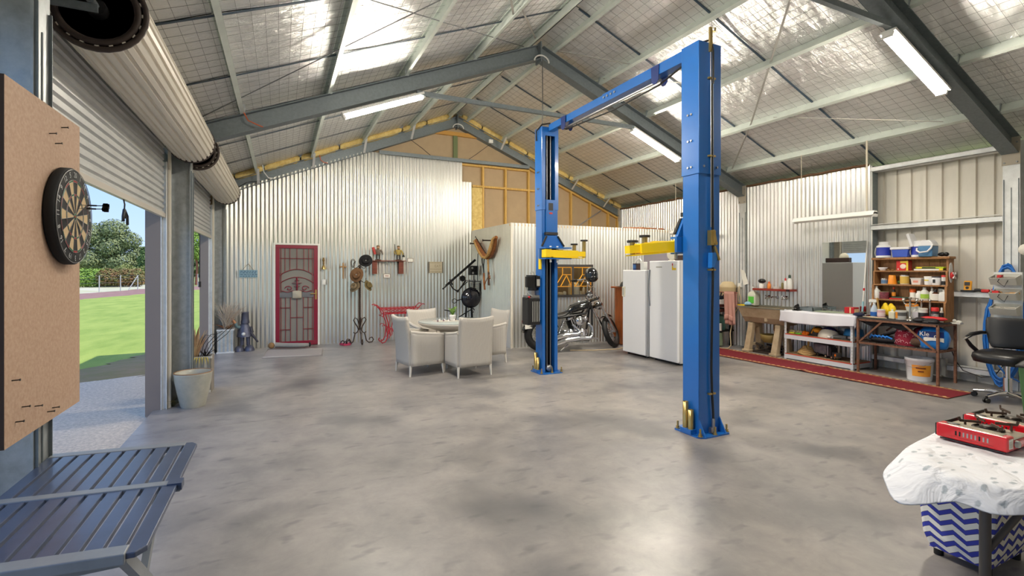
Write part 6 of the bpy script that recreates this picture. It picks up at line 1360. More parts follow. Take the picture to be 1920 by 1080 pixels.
b = MB(); b.ell((8.02,3.66,.54),.08,.09,.065,12,7); fin('brown_fur', b, mat('brown_fur_cloth',(96,72,58),1,bump=.6,bscale=60), label='brown furry bundle between the paisley and blue bags', cat='bundle')
t = thing('blue_tissue_pack', 'bright blue plastic pack with white lettering on the lower rack', 'pack', (8.08,3.53,.476)); b = MB(); rnd = random.Random(8)
b.loft([[(8.08+w*math.cos(a)*(1+.06*math.sin(3*a+z*30)),3.50+d*math.sin(a)*(1+.05*math.sin(4*a+z*20)),z) for a in [2*math.pi*k/20 for k in range(20)]] for z, w, d in ((.478,.12,.15),(.52,.14,.175),(.62,.14,.18),(.70,.12,.16),(.76,.07,.10),(.78,.02,.03))]); tp = fin('wrapper', b, mat('tissue_blue',(38,132,222),.3,coat=.3), t)
b = MB(); b.loft([[(8.075+.15*math.cos(a),3.50+.19*math.sin(a),z) for a in [R(165+10*k) for k in range(8)]] for z in (.635,.715)], closed=False, cap=False); fin('dark_band', b, mat('navy_print',(18,44,112),.4), tp)
b = MB(); b.loft([[(8.078+.151*math.cos(a),3.50+.188*math.sin(a),z+.03*math.sin((a-2.8)*2.2)) for a in [R(165+10*k) for k in range(8)]] for z in (.565,.62)], closed=False, cap=False); fin('white_swoosh', b, PAPER, tp)
text('lettering', 'Kle', .085, (7.921,3.535,.675), (0,-1,0), (0,0,1), PAPER, tp, .002); text('lettering', 'd', .085, (7.935,3.415,.655), (0,-1,0), (0,0,1), PAPER, tp, .002)
b = MB(); b.ell((8.0,3.60,.50),.025,.03,.022,8,5); b.ell((7.99,3.55,.50),.03,.03,.022,8,5); fin('grey_stones', b, GREYP, label='two grey stones beside the blue pack on the lower rack', cat='stone')
# bucket
t = thing('plastic_bucket', 'white plastic pail with an orange label on the floor under the rusty bench', 'bucket', (8.10,3.68,0)); c = (8.12,3.68,0)
b = MB(); b.lathe([(.135,0),(.14,.01),(.155,.27),(.165,.275),(.165,.31),(.158,.315),(.15,.30),(.13,.03),(0,.025)], c, 32); bu = fin('pail', b, WHITE, t)
b = MB(); b.loft([[(c[0]+r*math.cos(a),c[1]+r*math.sin(a),z) for a in [R(172+8.5*k) for k in range(11)]] for z, r in ((.07,.1455),(.225,.154))], closed=False, cap=False); lb = fin('label', b, mat('label_orange',(240,140,40),.5,0,col2=(244,176,60),vscale=3), bu)
b = MB()
for z, a0, n_ in ((.185,190,6),(.14,198,4)): b.loft([[(c[0]+.158*math.cos(a),c[1]+.158*math.sin(a),zz) for a in [R(a0+8*k) for k in range(n_)]] for zz in (z-.008,z+.008)], closed=False, cap=False)
fin('label_print', b, mat('label_dark',(120,50,24),.6), lb)
b = MB(); b.tube([(c[0]-.02,c[1]+.165,.27),(c[0]-.14,c[1]+.12,.20),(c[0]-.17,c[1]-.0,.19),(c[0]-.12,c[1]-.1,.22),(c[0]-.02,c[1]-.165,.27)], .003, 5); fin('wire_handle', b, STEEL, bu)
b = MB(); b.bb(8.40,8.46,3.50,3.66,.06,.30); fin('outlet_box', b, GREYP, label='grey outlet box low on the wall behind the pail', cat='box', bevel=.006)
b = MB(); b.tube([(8.36,3.42,.45),(8.38,3.38,.3),(8.38,3.30,.18),(8.36,3.1,.13),(8.38,2.98,.16),(8.40,2.92,.28),(8.4,2.88,.36)], .006, 5); fin('black_lead', b, CABLE, label='thin black lead looping along the wall right of the rusty bench', cat='cable')
# ---------------------------------------------------------------- timber dresser
t = thing('timber_dresser', 'brown timber shelf unit with stepped sides standing on the rusty bench', 'shelf unit', (8.33,3.88,.828))
Z0 = .829; steps = [(Z0,8.205),(1.085,8.205),(1.115,8.235),(1.31,8.235),(1.335,8.262),(1.515,8.262),(1.54,8.285),(1.70,8.285)]
for y in (3.43, 4.335):
    b = MB(); b.prism([(x,z) for z, x in steps]+[(8.43,1.70),(8.43,Z0)], 'y', y-.012, y+.012); fin('side_panel', b, OAK, t)
for z, x in ((1.53,8.27),(1.325,8.245),(1.10,8.215)): b = MB(); b.bb(x,8.42,3.44,4.325,z-.010,z+.010); fin('shelf', b, OAK, t)
b = MB(); b.bb(8.255,8.435,3.395,4.37,1.70,1.735); fin('cornice', b, OAK, t, bevel=.008)
for k in range(7): y = 3.442+.126*k; b = MB(); b.bb(8.415,8.43,y+.002,y+.124,Z0,1.70); fin('back_plank', b, OAK, t)
S1, S2, S3, S0 = 1.54, 1.335, 1.11, .832
def jar(nm, lab, y, z, r, h, m, cap=None, cm=None, band=None, bm=None, x=8.32, neck=.5, grp=None, cat='bottle', ch=.18, sy=1):
    t = thing(nm, lab, cat, (x,y,z), group=grp); b = MB(); bh = h*(1-ch) if cap else h
    b.lathe([(r*.94,0),(r,.006),(r,bh*.8),(r*(neck if cap == 'neck' or cap == 'pump' else 1),bh)], (x,y,z), 14, sy=sy); bo = fin('body', b, m, t)
    if band: b = MB(); b.lathe([(r*1.02,bh*band[0]),(r*1.02,bh*band[1])], (x,y,z), 14, cap=False, sy=sy); fin('label', b, bm, bo)
    if cap:
        rr = r*(neck if cap in ('neck','pump') else 1.04); b = MB(); b.lathe([(rr,bh-.002),(rr,h*.97),(rr*.8,h)], (x,y,z), 12, sy=sy)
        if cap == 'pump': b.cyl((x,y,z+h),(x,y,z+h+.025),rr*.4,n=6); b.bar((x+.005,y,z+h+.025),(x-.03,y,z+h+.02),.012,.01)
        fin('cap', b, cm or WHP, t)
    return t
def M(nm, c, r=.45, **k): return mat(nm, c, r, **k)
DKL = M('label_black',(34,34,36)); YLL = M('label_yel',(232,206,60)); ORL = M('label_orng',(226,140,40)); GRL = M('label_grn',(160,198,70)); CLP = M('cloudy_clear',(214,214,208),.3); RDC = M('cap_red',(202,40,40)); SILV = M('silver_plate',(186,180,170),.22,metal=.9)
G = 'odds and ends on the timber shelf unit'
b = MB(); b.lathe([(.035,0),(.055,.03),(.065,.045),(.06,.046),(.03,.01),(0,.008)], (8.33,4.245,S1), 20); fin('white_bowl', b, WHITE, label='white bowl on the top shelf of the timber unit', cat='bowl')
b = MB(); b.ell((8.32,4.16,S1+.012),.03,.025,.012,8,5); b.ell((8.32,4.11,S1+.012),.02,.025,.012,8,5); b.tube([(8.31,4.07,S1+.006),(8.33,4.02,S1+.008),(8.31,3.99,S1+.006)],.006,5); fin('brass_fittings', b, M('brass_bits',(150,116,66),.5,metal=.5), label='small brassy fittings beside the white bowl', cat='fittings', kind='stuff')
t = thing('light_globe_box', 'red and yellow carton on the top shelf of the timber unit', 'box', (8.34,4.02,S1)); b = MB(); b.bb(8.30,8.40,3.90,4.05,S1,S1+.145); bx = fin('carton', b, M('carton_red',(206,40,36),.5), t)
b = MB(); b.bb(8.2985,8.30,3.90,3.925,S1,S1+.145); b.bb(8.298,8.30,3.92,4.0,S1+.11,S1+.14); fin('yellow_print', b, YLL, bx); b = MB(); b.ell((8.299,3.965,S1+.06),.002,.04,.035,12,8); b.bb(8.2975,8.299,4.02,4.035,S1+.01,S1+.03); fin('globe_print', b, M('print_pale',(240,214,200),.5), bx)
for k in range(5): b = MB(); b.bb(8.315,8.385,3.8985,3.90,S1+.03+.02*k,S1+.037+.02*k); fin('side_print', b, M('print_dull',(206,130,120),.6), bx)
t = thing('shrink_packet', 'lime and yellow flat packet on a white tray on the top shelf', 'packet', (8.30,3.62,S1)); b = MB(); b.bb(8.28,8.36,3.50,3.82,S1,S1+.022); fin('tray', b, WHP, t); b = MB(); b.bb(8.275,8.365,3.47,3.80,S1+.024,S1+.052); pk_ = fin('packet', b, M('packet_lime',(178,202,40),.4), t, bevel=.008); b = MB(); b.bb(8.2735,8.2755,3.56,3.72,S1+.03,S1+.046); fin('packet_print', b, DKL, pk_); b = MB(); b.bb(8.2735,8.2755,3.72,3.78,S1+.03,S1+.05); b.bb(8.273,8.276,3.475,3.52,S1+.002,S1+.03); fin('packet_yellow', b, YLL, t)
jar('small_tin', 'small tin with a blue label on the second shelf of the timber unit', 4.22, S2, .042, .085, M('tin_grey',(196,196,196),.35), 'lid', STEEL, (.15,.85), M('label_blue3',(92,128,170)), grp=G, cat='tin')
t = thing('orange_cup', 'upturned orange plastic cup on the second shelf of the timber unit', 'cup', (8.32,4.115,S2)); b = MB(); b.lathe([(.056,0),(.055,.01),(.042,.13),(.038,.135),(0,.135)], (8.32,4.115,S2), 18); fin('cup', b, M('cup_orange',(242,150,40)), t)
jar('paint_tin', 'yellow and white paint tin on the second shelf of the timber unit', 3.955, S2, .055, .14, M('tin_white',(224,220,206),.4), 'lid', STEEL, (.1,.9), M('tin_ochre',(214,178,84)), grp=G, cat='tin', ch=.08)
jar('dark_jar', 'dark jar right of the yellow paint tin on the second shelf', 3.87, S2, .03, .10, M('jar_dark',(60,62,58)), 'lid', BLACK, x=8.36, grp=G, cat='jar')
b = MB(); b.ell((8.37,4.04,S2+.03),.03,.03,.03,8,6); fin('green_tape', b, M('green_tape_',(70,110,56)), label='green roll behind the orange cup', cat='tape')
t = thing('food_container', 'clear lidded container with pinkish contents on the second shelf', 'container', (8.31,3.80,S2)); b = MB(); b.prism([(3.735,S2),(3.84,S2),(3.85,S2+.085),(3.725,S2+.085)], 'x', 8.26, 8.37); fin('tub', b, M('tub_clear',(226,214,206),.3), t); b = MB(); b.bb(8.253,8.377,3.72,3.856,S2+.085,S2+.097); fin('lid', b, CLP, t); b = MB(); b.bb(8.258,8.261,3.76,3.82,S2+.03,S2+.06); fin('label', b, M('pink_print',(226,150,130)), t)
for y, lab, mk in ((3.655,'white tub with a yellow band on the second shelf',YLL),(3.565,'white tub with a dark square mark and dark lid on the second shelf',DKL)):
    t = thing('white_tub', lab, 'tub', (8.31,y,S2), group='white tubs on the second shelf'); b = MB(); b.lathe([(.045,0),(.05,.01),(.052,.105)], (8.31,y,S2), 16); fin('tub', b, WHITE, t, ); b = MB(); b.lathe([(.054,.105),(.054,.12),(.04,.122)], (8.31,y,S2), 16); fin('lid', b, WHP if mk is YLL else M('lid_navy',(40,44,60)), t)
    b = MB(); b.bb(8.256,8.26,y-.02,y+.03,S2+.06,S2+.075) if mk is YLL else b.bb(8.256,8.26,y-.008,y+.022,S2+.03,S2+.08); fin('mark', b, mk, t)
jar('spray_can', 'black and white spray can with a red cap at the right of the second shelf', 3.475, S2, .028, .14, M('can_white',(220,220,218),.35), 'lid', RDC, (.05,.5), DKL, x=8.30, grp=G, cat='can')
jar('spray_can', 'brown spray can beside the red-capped can on the second shelf', 3.525, S2, .026, .115, M('can_brown',(146,96,72),.4), 'lid', DKL, (.3,.6), ORL, x=8.36, grp=G, cat='can')
jar('squeeze_bottle', 'white squeeze bottle at the left end of the third shelf', 4.31, S3, .045, .19, WHP, 'neck', WHP, x=8.29, grp=G, neck=.4, ch=.2)
jar('floral_tin', 'dark floral tin on the third shelf of the timber unit', 4.21, S3, .06, .11, M('floral',(64,46,52),.5,col2=(170,80,96),vscale=30), 'lid', M('lid_olive',(120,106,80)), x=8.30, grp=G, cat='tin', ch=.06)
jar('glue_bottle', 'black glue bottle with an orange cap on the third shelf', 4.10, S3, .025, .18, DKL, 'neck', M('cap_orng',(236,90,40)), (.3,.7), ORL, x=8.33, grp=G)
jar('spray_can', 'white spray can with an orange top in the middle of the third shelf', 3.86, S3, .036, .16, PAPER, 'lid', M('cap_orng2',(238,104,40)), (.05,.35), M('greyish',(190,190,190)), x=8.34, grp=G, cat='can', ch=.3)
b = MB(); b.box((8.30,4.04,S3+.010),(.11,.16,.018),.1); o = fin('red_booklet', b, RDC, label='red booklet lying flat on the third shelf', cat='book'); b = MB(); b.box((8.32,4.0,S3+.028),(.11,.20,.016),-.15); fin('green_booklet', b, M('dark_green',(40,84,66)), label='dark green booklet on top of the red booklet', cat='book')
b = MB(); b.lathe([(.04,0),(.045,.035),(.048,.036),(.048,.045),(0,.046)], (8.28,3.83,S3), 14); fin('low_tub', b, CLP, label='low clear tub in front of the orange-topped spray can', cat='tub')
jar('white_bottle', 'white straight bottle left of the green-labelled bottle on the third shelf', 3.765, S3, .037, .135, WHP, 'neck', WHP, x=8.29, grp=G, neck=.6)
jar('clear_bottle', 'clear bottle with a green label on the third shelf', 3.70, S3, .048, .19, CLP, 'neck', CLP, (.2,.6), GRL, x=8.30, grp=G, neck=.45)
jar('pump_bottle', 'white pump bottle right of the green-labelled bottle on the third shelf', 3.62, S3, .033, .175, WHP, 'pump', WHP, x=8.32, grp=G, neck=.4)
jar('brown_bottle', 'brown bottle with a black cap and cream label on the third shelf', 3.56, S3, .05, .165, M('amber_glass',(84,46,24),.15), 'neck', BLACK, (.1,.85), PAPER, x=8.275, grp=G, neck=.4, ch=.25)
jar('white_bottle', 'tall white bottle with a black cap behind the brown bottle', 3.525, S3, .04, .2, M('dull_white',(206,206,198)), 'lid', BLACK, x=8.36, grp=G, ch=.12)
for y, w, h, lab in ((3.505,.035,.105,'short square white jug near the right end of the third shelf'),(3.468,.028,.135,'taller white jug with a cap at the right end of the third shelf')):
    t = thing('white_jug', lab, 'jug', (8.28,y,S3), group='white jugs on the third shelf'); b = MB(); b.bb(8.25,8.31,y-w,y+w,S3,S3+h); fin('jug', b, WHP, t, bevel=.012); b = MB(); b.cyl((8.28,y,S3+h),(8.28,y,S3+h+.025),.014,n=10); fin('cap', b, WHP, t)
# front row on the bench
t = thing('trigger_sprayer', 'clear and blue trigger spray bottle at the left of the bench top', 'bottle', (8.15,4.27,S0)); b = MB(); b.lathe([(.045,0),(.05,.02),(.05,.11),(.025,.17),(.016,.19)], (8.15,4.27,S0), 14); bo = fin('bottle', b, M('clear_blue',(190,206,222),.15), t); b = MB(); b.lathe([(.051,.02),(.051,.08)], (8.15,4.27,S0), 14, cap=False); fin('label', b, M('spray_blue',(44,104,190)), bo); b = MB(); b.cyl((8.15,4.27,S0+.19),(8.15,4.27,S0+.22),.018,n=10); b.box((8.145,4.285,S0+.245),(.035,.10,.045)); b.bar((8.15,4.31,S0+.23),(8.15,4.33,S0+.17),.014,.014); fin('trigger', b, WHP, t)
b = MB()
for k in range(6): b.ell((8.16+.01*k%3,4.10+.03*(k-2.5),S0+.12+.03*math.sin(k*2)),.03,.04,.075,10,6)
fin('yellow_gloves', b, M('glove_yellow',(240,206,30),.6), label='yellow rubber gloves standing in the pink jar on the bench', cat='gloves')
b = MB(); b.bar((8.14,4.19,S0+.01),(8.16,4.235,S0+.29),.012,.03); fin('paint_brush', b, M('brush_wood',(196,160,96),.6), label='slim wooden brush handle leaning left of the yellow gloves', cat='brush')
jar('pink_jar', 'clear jar of pink liquid below the yellow gloves', 4.14, S0, .05, .13, M('pink_liquid',(222,176,186),.2), 'lid', CLP, (.25,.7), M('pink_label',(230,206,208)), x=8.08, grp=G, cat='jar', ch=.1)
t = thing('square_bottle', 'small square cream bottle left of the striped paint tin', 'bottle', (8.06,3.985,S0)); b = MB(); b.bb(8.03,8.09,3.945,4.025,S0,S0+.11); fin('bottle', b, M('cream_bottle',(218,214,190)), t, bevel=.012); b = MB(); b.cyl((8.06,3.985,S0+.11),(8.06,3.985,S0+.14),.014,n=10); fin('cap', b, WHP, t)
t = jar('paint_tin', 'white and orange paint tin with a grey label band on the bench', 3.875, S0, .065, .135, M('tin_silver',(206,206,202),.35), 'lid', GREYP, (.45,.85), M('label_grey2',(84,84,84)), x=8.06, grp=G, cat='tin', ch=.06)
b = MB(); b.loft([[(8.06+.0665*math.cos(a),3.875+.0665*math.sin(a),z) for a in [R(130+8*k) for k in range(6)]] for z in (S0+.02,S0+.11)], closed=False, cap=False); fin('orange_flash', b, ORL, t)
t = thing('plastic_funnel', 'pale plastic jug with an orange top behind the candelabra', 'jug', (8.16,3.79,S0)); b = MB(); b.lathe([(.045,0),(.055,.10),(.075,.20)], (8.16,3.79,S0), 14); fin('jug', b, CLP, t); b = MB(); b.lathe([(.077,.195),(.077,.225),(.03,.235)], (8.16,3.79,S0), 14); fin('orange_top', b, M('funnel_orange',(244,150,40)), t)
def stick(x, y, h, lab, arms):
    t = thing('candlestick', lab, 'candlestick', (x,y,S0), group='silver candlesticks on the bench'); b = MB()
    b.lathe([(.06,0),(.058,.012),(.02,.03),(.011,.06),(.016,.12),(.010,.16),(.014,h*.75),(.010,h*.9),(.022,h*.95),(.02,h),(0,h)], (x,y,S0), 14); fin('stem', b, SILV, t)
    for a in arms:
        b = MB(); b.tube([(x,y,S0+h*.72),(x+.02*math.sin(a),y+.035*math.cos(a),S0+h*.66),(x+.04*math.sin(a),y+.07*math.cos(a),S0+h*.72),(x+.045*math.sin(a),y+.08*math.cos(a),S0+h*.82)], .007, 6); b.lathe([(.012,0),(.026,.012),(.018,.02),(.02,.05),(0,.05)], (x+.045*math.sin(a),y+.08*math.cos(a),S0+h*.82), 10); fin('arm', b, SILV, t)
stick(8.02, 3.745, .33, 'silver candelabrum with two arms at the front of the bench', (0, math.pi)); stick(8.14, 3.665, .30, 'silver candlestick behind the candelabrum', ()); stick(8.16, 3.575, .30, 'silver candlestick right of the dark-labelled jar', ())
jar('glass_bottle', 'clear glass bottle with a yellow stripe beside the candelabrum', 3.71, S0, .05, .20, CLP, 'neck', CLP, (.25,.75), M('pale_label',(206,200,206)), x=8.13, grp=G, neck=.6)
jar('label_jar', 'glass jar with a black label between the silver candlesticks', 3.615, S0, .052, .185, CLP, 'lid', M('lid_grey',(190,186,176)), (.3,.75), DKL, x=8.07, grp=G, cat='jar', ch=.12)
jar('spray_can', 'red-topped black and white spray can at the right of the bench', 3.50, S0, .042, .20, M('can_black',(52,52,56),.35), 'lid', RDC, (.1,.75), M('can_label2',(206,204,202),.4,col2=(90,90,92),vscale=25), x=8.12, grp=G, cat='can', ch=.25)
jar('slim_can', 'slim pale spray can at the far right of the bench', 3.435, S0, .022, .20, M('can_pale',(206,196,180),.35), 'neck', WHP, (.1,.8), DKL, x=8.14, grp=G, cat='can', neck=.5)
# whistle-shaped red reel hung on the side
t = thing('trimmer_spool', 'red and white blister pack hung on the right side of the timber unit', 'blister pack', (8.36,3.40,1.40)); b = MB(); b.loft([[(8.36+.05*math.cos(a)-.05,3.405,1.51+.14*math.sin(a)) for a in [2*math.pi*k/16 for k in range(16)]],[(8.36+.05*math.cos(a)-.05,3.40,1.51+.14*math.sin(a)) for a in [2*math.pi*k/16 for k in range(16)]]], sm=False); fin('card', b, M('blister',(206,206,202),.3), t); b = MB(); b.ell((8.31,3.385,1.47),.04,.025,.05,12,8); fin('red_body', b, RDC, t)
for k in range(4): a = R(45+90*k); b = MB(); b.bar((8.31,3.365,1.47),(8.31+.045*math.cos(a),3.365,1.47+.055*math.sin(a)),.014,.012); fin('white_arm', b, WHP, t)
# coolers
ZT = 1.736
CB = M('cooler_blue',(36,56,168),.4); CW = M('cooler_white',(232,232,234),.4); CS = M('cooler_steel_blue',(78,128,172),.4)
def jug(y, x, lab, r, h):
    t = thing('cooler_jug', lab, 'cooler', (x,y,ZT), group='coolers on top of the timber unit'); b = MB(); b.lathe([(r*1.02,0),(r*1.02,.02),(r,.025),(r*.94,h)], (x,y,ZT), 20); fin('jug', b, CB, t); b = MB(); b.lathe([(r*1.03,0),(r*1.03,.025),(r,.03)], (x,y,ZT), 20); b.lathe([(r*.98,h),(r*.98,h+.02),(r*.7,h+.04),(r*.62,h+.04),(r*.62,h+.08),(r*.5,h+.085),(0,h+.085)], (x,y,ZT), 20); fin('lid', b, CW, t)
    b = MB(); b.tube([(x-.02,y+r*1.0,ZT+h),(x-r*.6,y+r*.95,ZT+h*.5),(x-r*.4,y+r*.95,ZT+.03)], .008, 5); fin('strap', b, GREYP, t)
jug(4.235, 8.33, 'dark blue cooler jug at the left end of the shelf unit top', .095, .155); jug(3.80, 8.36, 'dark blue cooler jug between the open cooler and the steel-blue cooler', .085, .15)
t = thing('open_cooler', 'blue and white cooler box with its lid standing open', 'cooler', (8.33,3.985,ZT), group='coolers on top of the timber unit'); b = MB(); b.prism([(3.895,ZT),(4.085,ZT),(4.10,ZT+.115),(3.88,ZT+.115)], 'x', 8.26, 8.42); fin('box', b, M('cooler_mid',(54,86,186),.4), t, bevel=.008); b = MB(); b.bb(8.25,8.43,3.87,4.115,ZT+.115,ZT+.15); fin('rim', b, CW, t, bevel=.008); b = MB(); b.box((8.34,3.865,ZT+.245),(.17,.035,.20),0,0,R(-18)); fin('lid', b, CW, t, bevel=.008)
t = thing('lunch_cooler', 'steel-blue cooler with a domed white lid and white carry handle', 'cooler', (8.31,3.665,ZT), group='coolers on top of the timber unit'); b = MB(); b.prism([(3.585,ZT),(3.745,ZT),(3.755,ZT+.15),(3.575,ZT+.15)], 'x', 8.23, 8.40); fin('box', b, CS, t, bevel=.01); b = MB(); b.prism([(3.57,ZT+.15),(3.76,ZT+.15),(3.745,ZT+.20),(3.71,ZT+.235),(3.62,ZT+.235),(3.585,ZT+.20)], 'x', 8.235, 8.395); fin('lid', b, CW, t, bevel=.01); b = MB(); b.tube([(8.23,3.575,ZT+.17),(8.20,3.58,ZT+.12),(8.19,3.62,ZT+.07),(8.19,3.71,ZT+.06),(8.20,3.75,ZT+.09),(8.23,3.76,ZT+.12)], .012, 6); fin('handle', b, CW, t)
b = MB(); b.ell((8.33,3.51,ZT+.03),.04,.05,.028,10,6); b.ell((8.33,3.46,ZT+.03),.03,.03,.03,10,6); fin('black_lamp', b, BLACK, label='small black object at the right end of the shelf unit top', cat='object')
# girt ledge tools
t = thing('multimeter', 'yellow digital multimeter standing on the wall girt', 'multimeter', (8.42,3.27,1.25)); b = MB(); b.box((8.425,3.265,1.325),(.03,.085,.15),0,R(8)); bo = fin('case', b, M('meter_yellow',(236,164,30)), t, bevel=.01); b = MB(); b.box((8.406,3.265,1.36),(.006,.055,.045),0,R(8)); fin('screen', b, DKL, bo); b = MB(); b.cyl((8.41,3.265,1.305),(8.402,3.265,1.305),.018,n=12); fin('dial', b, DKL, bo); b = MB(); b.bb(8.40,8.46,3.20,3.335,1.25,1.275); fin('foot', b, BLKP, t)
t = thing('cordless_drill', 'black and red drill lying on the wall girt', 'drill', (8.42,3.12,1.25)); b = MB(); b.tube([(8.42,3.19,1.275),(8.42,3.14,1.278)], .022, 10); b.cyl((8.42,3.15,1.275),(8.42,3.05,1.272),.02,n=10); fin('chuck', b, BLKP, t); b = MB(); b.bb(8.395,8.445,3.04,3.12,1.25,1.29); fin('body', b, RDC, t, bevel=.008)
t = thing('red_battery', 'red tool battery on the wall girt beside the parts bins', 'battery', (8.42,2.985,1.25)); b = MB(); b.bb(8.39,8.45,2.95,3.015,1.25,1.30); fin('case', b, RDC, t, bevel=.006)
# blue air hose
b = MB(); path = []
for k in range(6):
    for j in range(24):
        a = 2*math.pi*(j/24)+math.pi/2; s_ = math.sin(a); wd = .135+.02*(1-s_)/2+.010*k*(1 if s_ < .5 else .4)
        zc = (1.60+.06 - .010*k) if s_ > 0 else .04; zz = .84+ (.79-.012*k)*s_ if s_ > 0 else .84+(.79-.02*((k*5)%6))*s_
        path.append((8.335+.012*(k%3)+.01*math.sin(j), 2.84+wd*math.cos(a)+.07*(1-s_)*.5, max(.02, zz)))
b.tube(path, .0115, 6); fin('air_hose', b, M('hose_blue',(38,112,196),.4), label='coiled blue air hose hanging on the steel column at the right edge', cat='hose')
b = MB(); b.tube([(8.34,2.95,.36),(8.34,2.86,.22),(8.32,2.72,.15),(8.2,2.6,.2)], .010, 6); fin('hose_tail', b, MC['hose_blue'], label='loose blue hose end crossing low behind the salon chair', cat='hose')
for k, z in enumerate((1.36, 1.17, .98, .78)):
    t = thing('parts_bin', ['topmost','second','third','lowest visible'][k]+' pale grey parts bin on the column at the right edge', 'bin', (8.2,2.82,z), group='parts bins on the column')
    b = MB(); y0, y1 = 2.70, 2.945; T_ = .004
    P = [(8.30,0),(8.19,0),(8.135,.085),(8.135,.09),(8.30,.13)]
    for yy in (y0, y1): b.prism([(x,z+h) for x, h in P], 'y', yy-T_, yy+T_)
    b.bb(8.19,8.30,y0,y1,z,z+.006); b.bar((8.19,(y0+y1)/2,z),(8.137,(y0+y1)/2,z+.085),.245,.006,(1,0,0)); b.bb(8.296,8.304,y0,y1,z,z+.14); fin('bin', b, M('bin_grey',(196,196,188)), t)
    b = MB(); rnd = random.Random(k)
    for q in range(6): b.box((8.23+rnd.uniform(-.05,.04),2.82+rnd.uniform(-.08,.08),z+.075+rnd.uniform(0,.03)),(.02,rnd.uniform(.05,.12),.015),rnd.uniform(-.6,.6),rnd.uniform(-.4,.4))
    fin('contents', b, [M('c_grey',(150,140,130)),M('c_tan',(196,150,90)),M('c_pale',(206,200,190)),M('c_olive',(150,136,104))][k], t, kind='stuff')
    if k < 2: b = MB(); b.bb(8.17,8.23,2.84,2.88,z+.09,z+.125) if k == 0 else b.bb(8.15,8.2,2.86,2.92,z+.08,z+.115); fin('red_part', b, RDC, t); b = MB(); b.tube([(8.15,2.84,z+.10),(8.13,2.86,z+.04),(8.14,2.80,z-.02),(8.15,2.77,z+.06)], .004, 5); fin('black_wire', b, CABLE, t)
b = MB(); b.bb(8.30,8.32,2.69,2.955,.70,1.52); fin('bin_panel', b, GALVB, label='narrow steel panel carrying the parts bins', cat='panel')
b = MB(); rnd = random.Random(3); b.ell((8.30,2.66,1.80),.06,.07,.07,12,8); fin('white_mop_head', b, mat('mop',(226,222,212),.95,bump=.8,bscale=50), label='fluffy white duster at the right edge above the parts bins', cat='duster')

# salon chair
t = thing('salon_chair', 'black vinyl salon chair with chrome arms on a five-star base', 'chair', (7.72,2.62,0))
VIN = mat('black_vinyl', (22,22,24), .35, bump=.05, bscale=120); cx, cy = 7.72, 2.62
b = MB(); b.loft([[(cx+ox+hx*math.copysign(abs(math.cos(a))**.6,math.cos(a)), cy+hy*math.copysign(abs(math.sin(a))**.6,math.sin(a)), z) for a in [2*math.pi*k/28 for k in range(28)]] for z, hx, hy, ox in ((.455,.22,.20,-.06),(.47,.285,.25,-.06),(.52,.30,.265,-.06),(.565,.29,.255,-.06),(.59,.24,.21,-.05),(.597,.1,.1,-.04))]); fin('seat', b, VIN, t)
b = MB(); b.loft([[(cx+.20+o+.06*math.cos(math.pi*u), cy-.27*w+.54*w*u, z) for u in [k/14 for k in range(15)]] for z, w, o in ((.60,.72,0),(.66,.84,.01),(.80,.97,.03),(.92,1,.05),(.965,.96,.06))], closed=False, cap=False); fin('backrest', b, VIN, t, solid=.055, bevel=.015)
for s in (-1, 1):
    b = MB(); P = [(.20,.79),(.05,.80),(-.18,.79),(-.30,.765),(-.36,.755)]; b.tube([(cx+u,cy+s*(.27-.0*u),z-.03) for u, z in P], [.014,.016,.02,.018,.008], 8); ar = fin('armrest', b, CHROME, t)
    b = MB(); b.tube([(cx+u,cy+s*.27,z-.015) for u, z in P[:4]], [.014,.018,.02,.012], 8); b.tube([(cx-.32,cy+s*.27,.735),(cx-.20,cy+s*.268,.64),(cx-.12,cy+s*.24,.57)], [.014,.022,.022], 8); fin('arm_pad', b, BLKP, ar)
b = MB(); b.bb(cx-.16,cx+.06,cy-.12,cy+.12,.435,.458); fin('seat_plate', b, BLKP, t)
b = MB(); b.cyl((cx-.02,cy,.26),(cx-.02,cy,.44),.022,n=14); b.cyl((cx-.02,cy,.06),(cx-.02,cy,.28),.04,n=16); fin('gas_lift', b, CHROME, t)
for k in range(5):
    a = R(20+72*k); e = (cx-.02+.30*math.cos(a), cy+.30*math.sin(a)); b = MB(); b.tube([(cx-.02,cy,.095),(cx-.02+.15*math.cos(a),cy+.15*math.sin(a),.10),(e[0],e[1],.075)], [.035,.026,.02], 8); lg = fin('leg', b, CHROME, t)
    b = MB()
    for s in (-1, 1): b.cyl((e[0]-s*.016*math.sin(a)-.008*math.sin(a)*s,e[1]+s*.024*math.cos(a),.028),(e[0]-s*.008*math.sin(a),e[1]+s*.008*math.cos(a),.028),.028,n=12)
    b.cyl((e[0],e[1],.04),(e[0],e[1],.08),.012,n=8); fin('caster', b, BLACK, lg)
# wheelie bin
t = thing('green_bin', 'green plastic bin with a black lid at the right edge of the frame', 'bin', (7.14,2.12,0))
b = MB(); b.loft([[(7.14+sx*w,2.12+sy*w,z) for sx, sy in ((-1,-1),(1,-1),(1,1),(-1,1))] for z, w in ((0,.13),(.02,.14),(.50,.172),(.53,.172))], sm=False); fin('body', b, M('bin_green',(74,112,68),.45), t, bevel=.012)
b = MB(); b.bb(6.95,7.33,1.93,2.31,.53,.555); b.loft([[(7.14+sx*w,2.12+sy*w,z) for sx, sy in ((-1,-1),(1,-1),(1,1),(-1,1))] for z, w in ((.555,.185),(.60,.15))], sm=False); fin('lid', b, BLKP, t, bevel=.01)

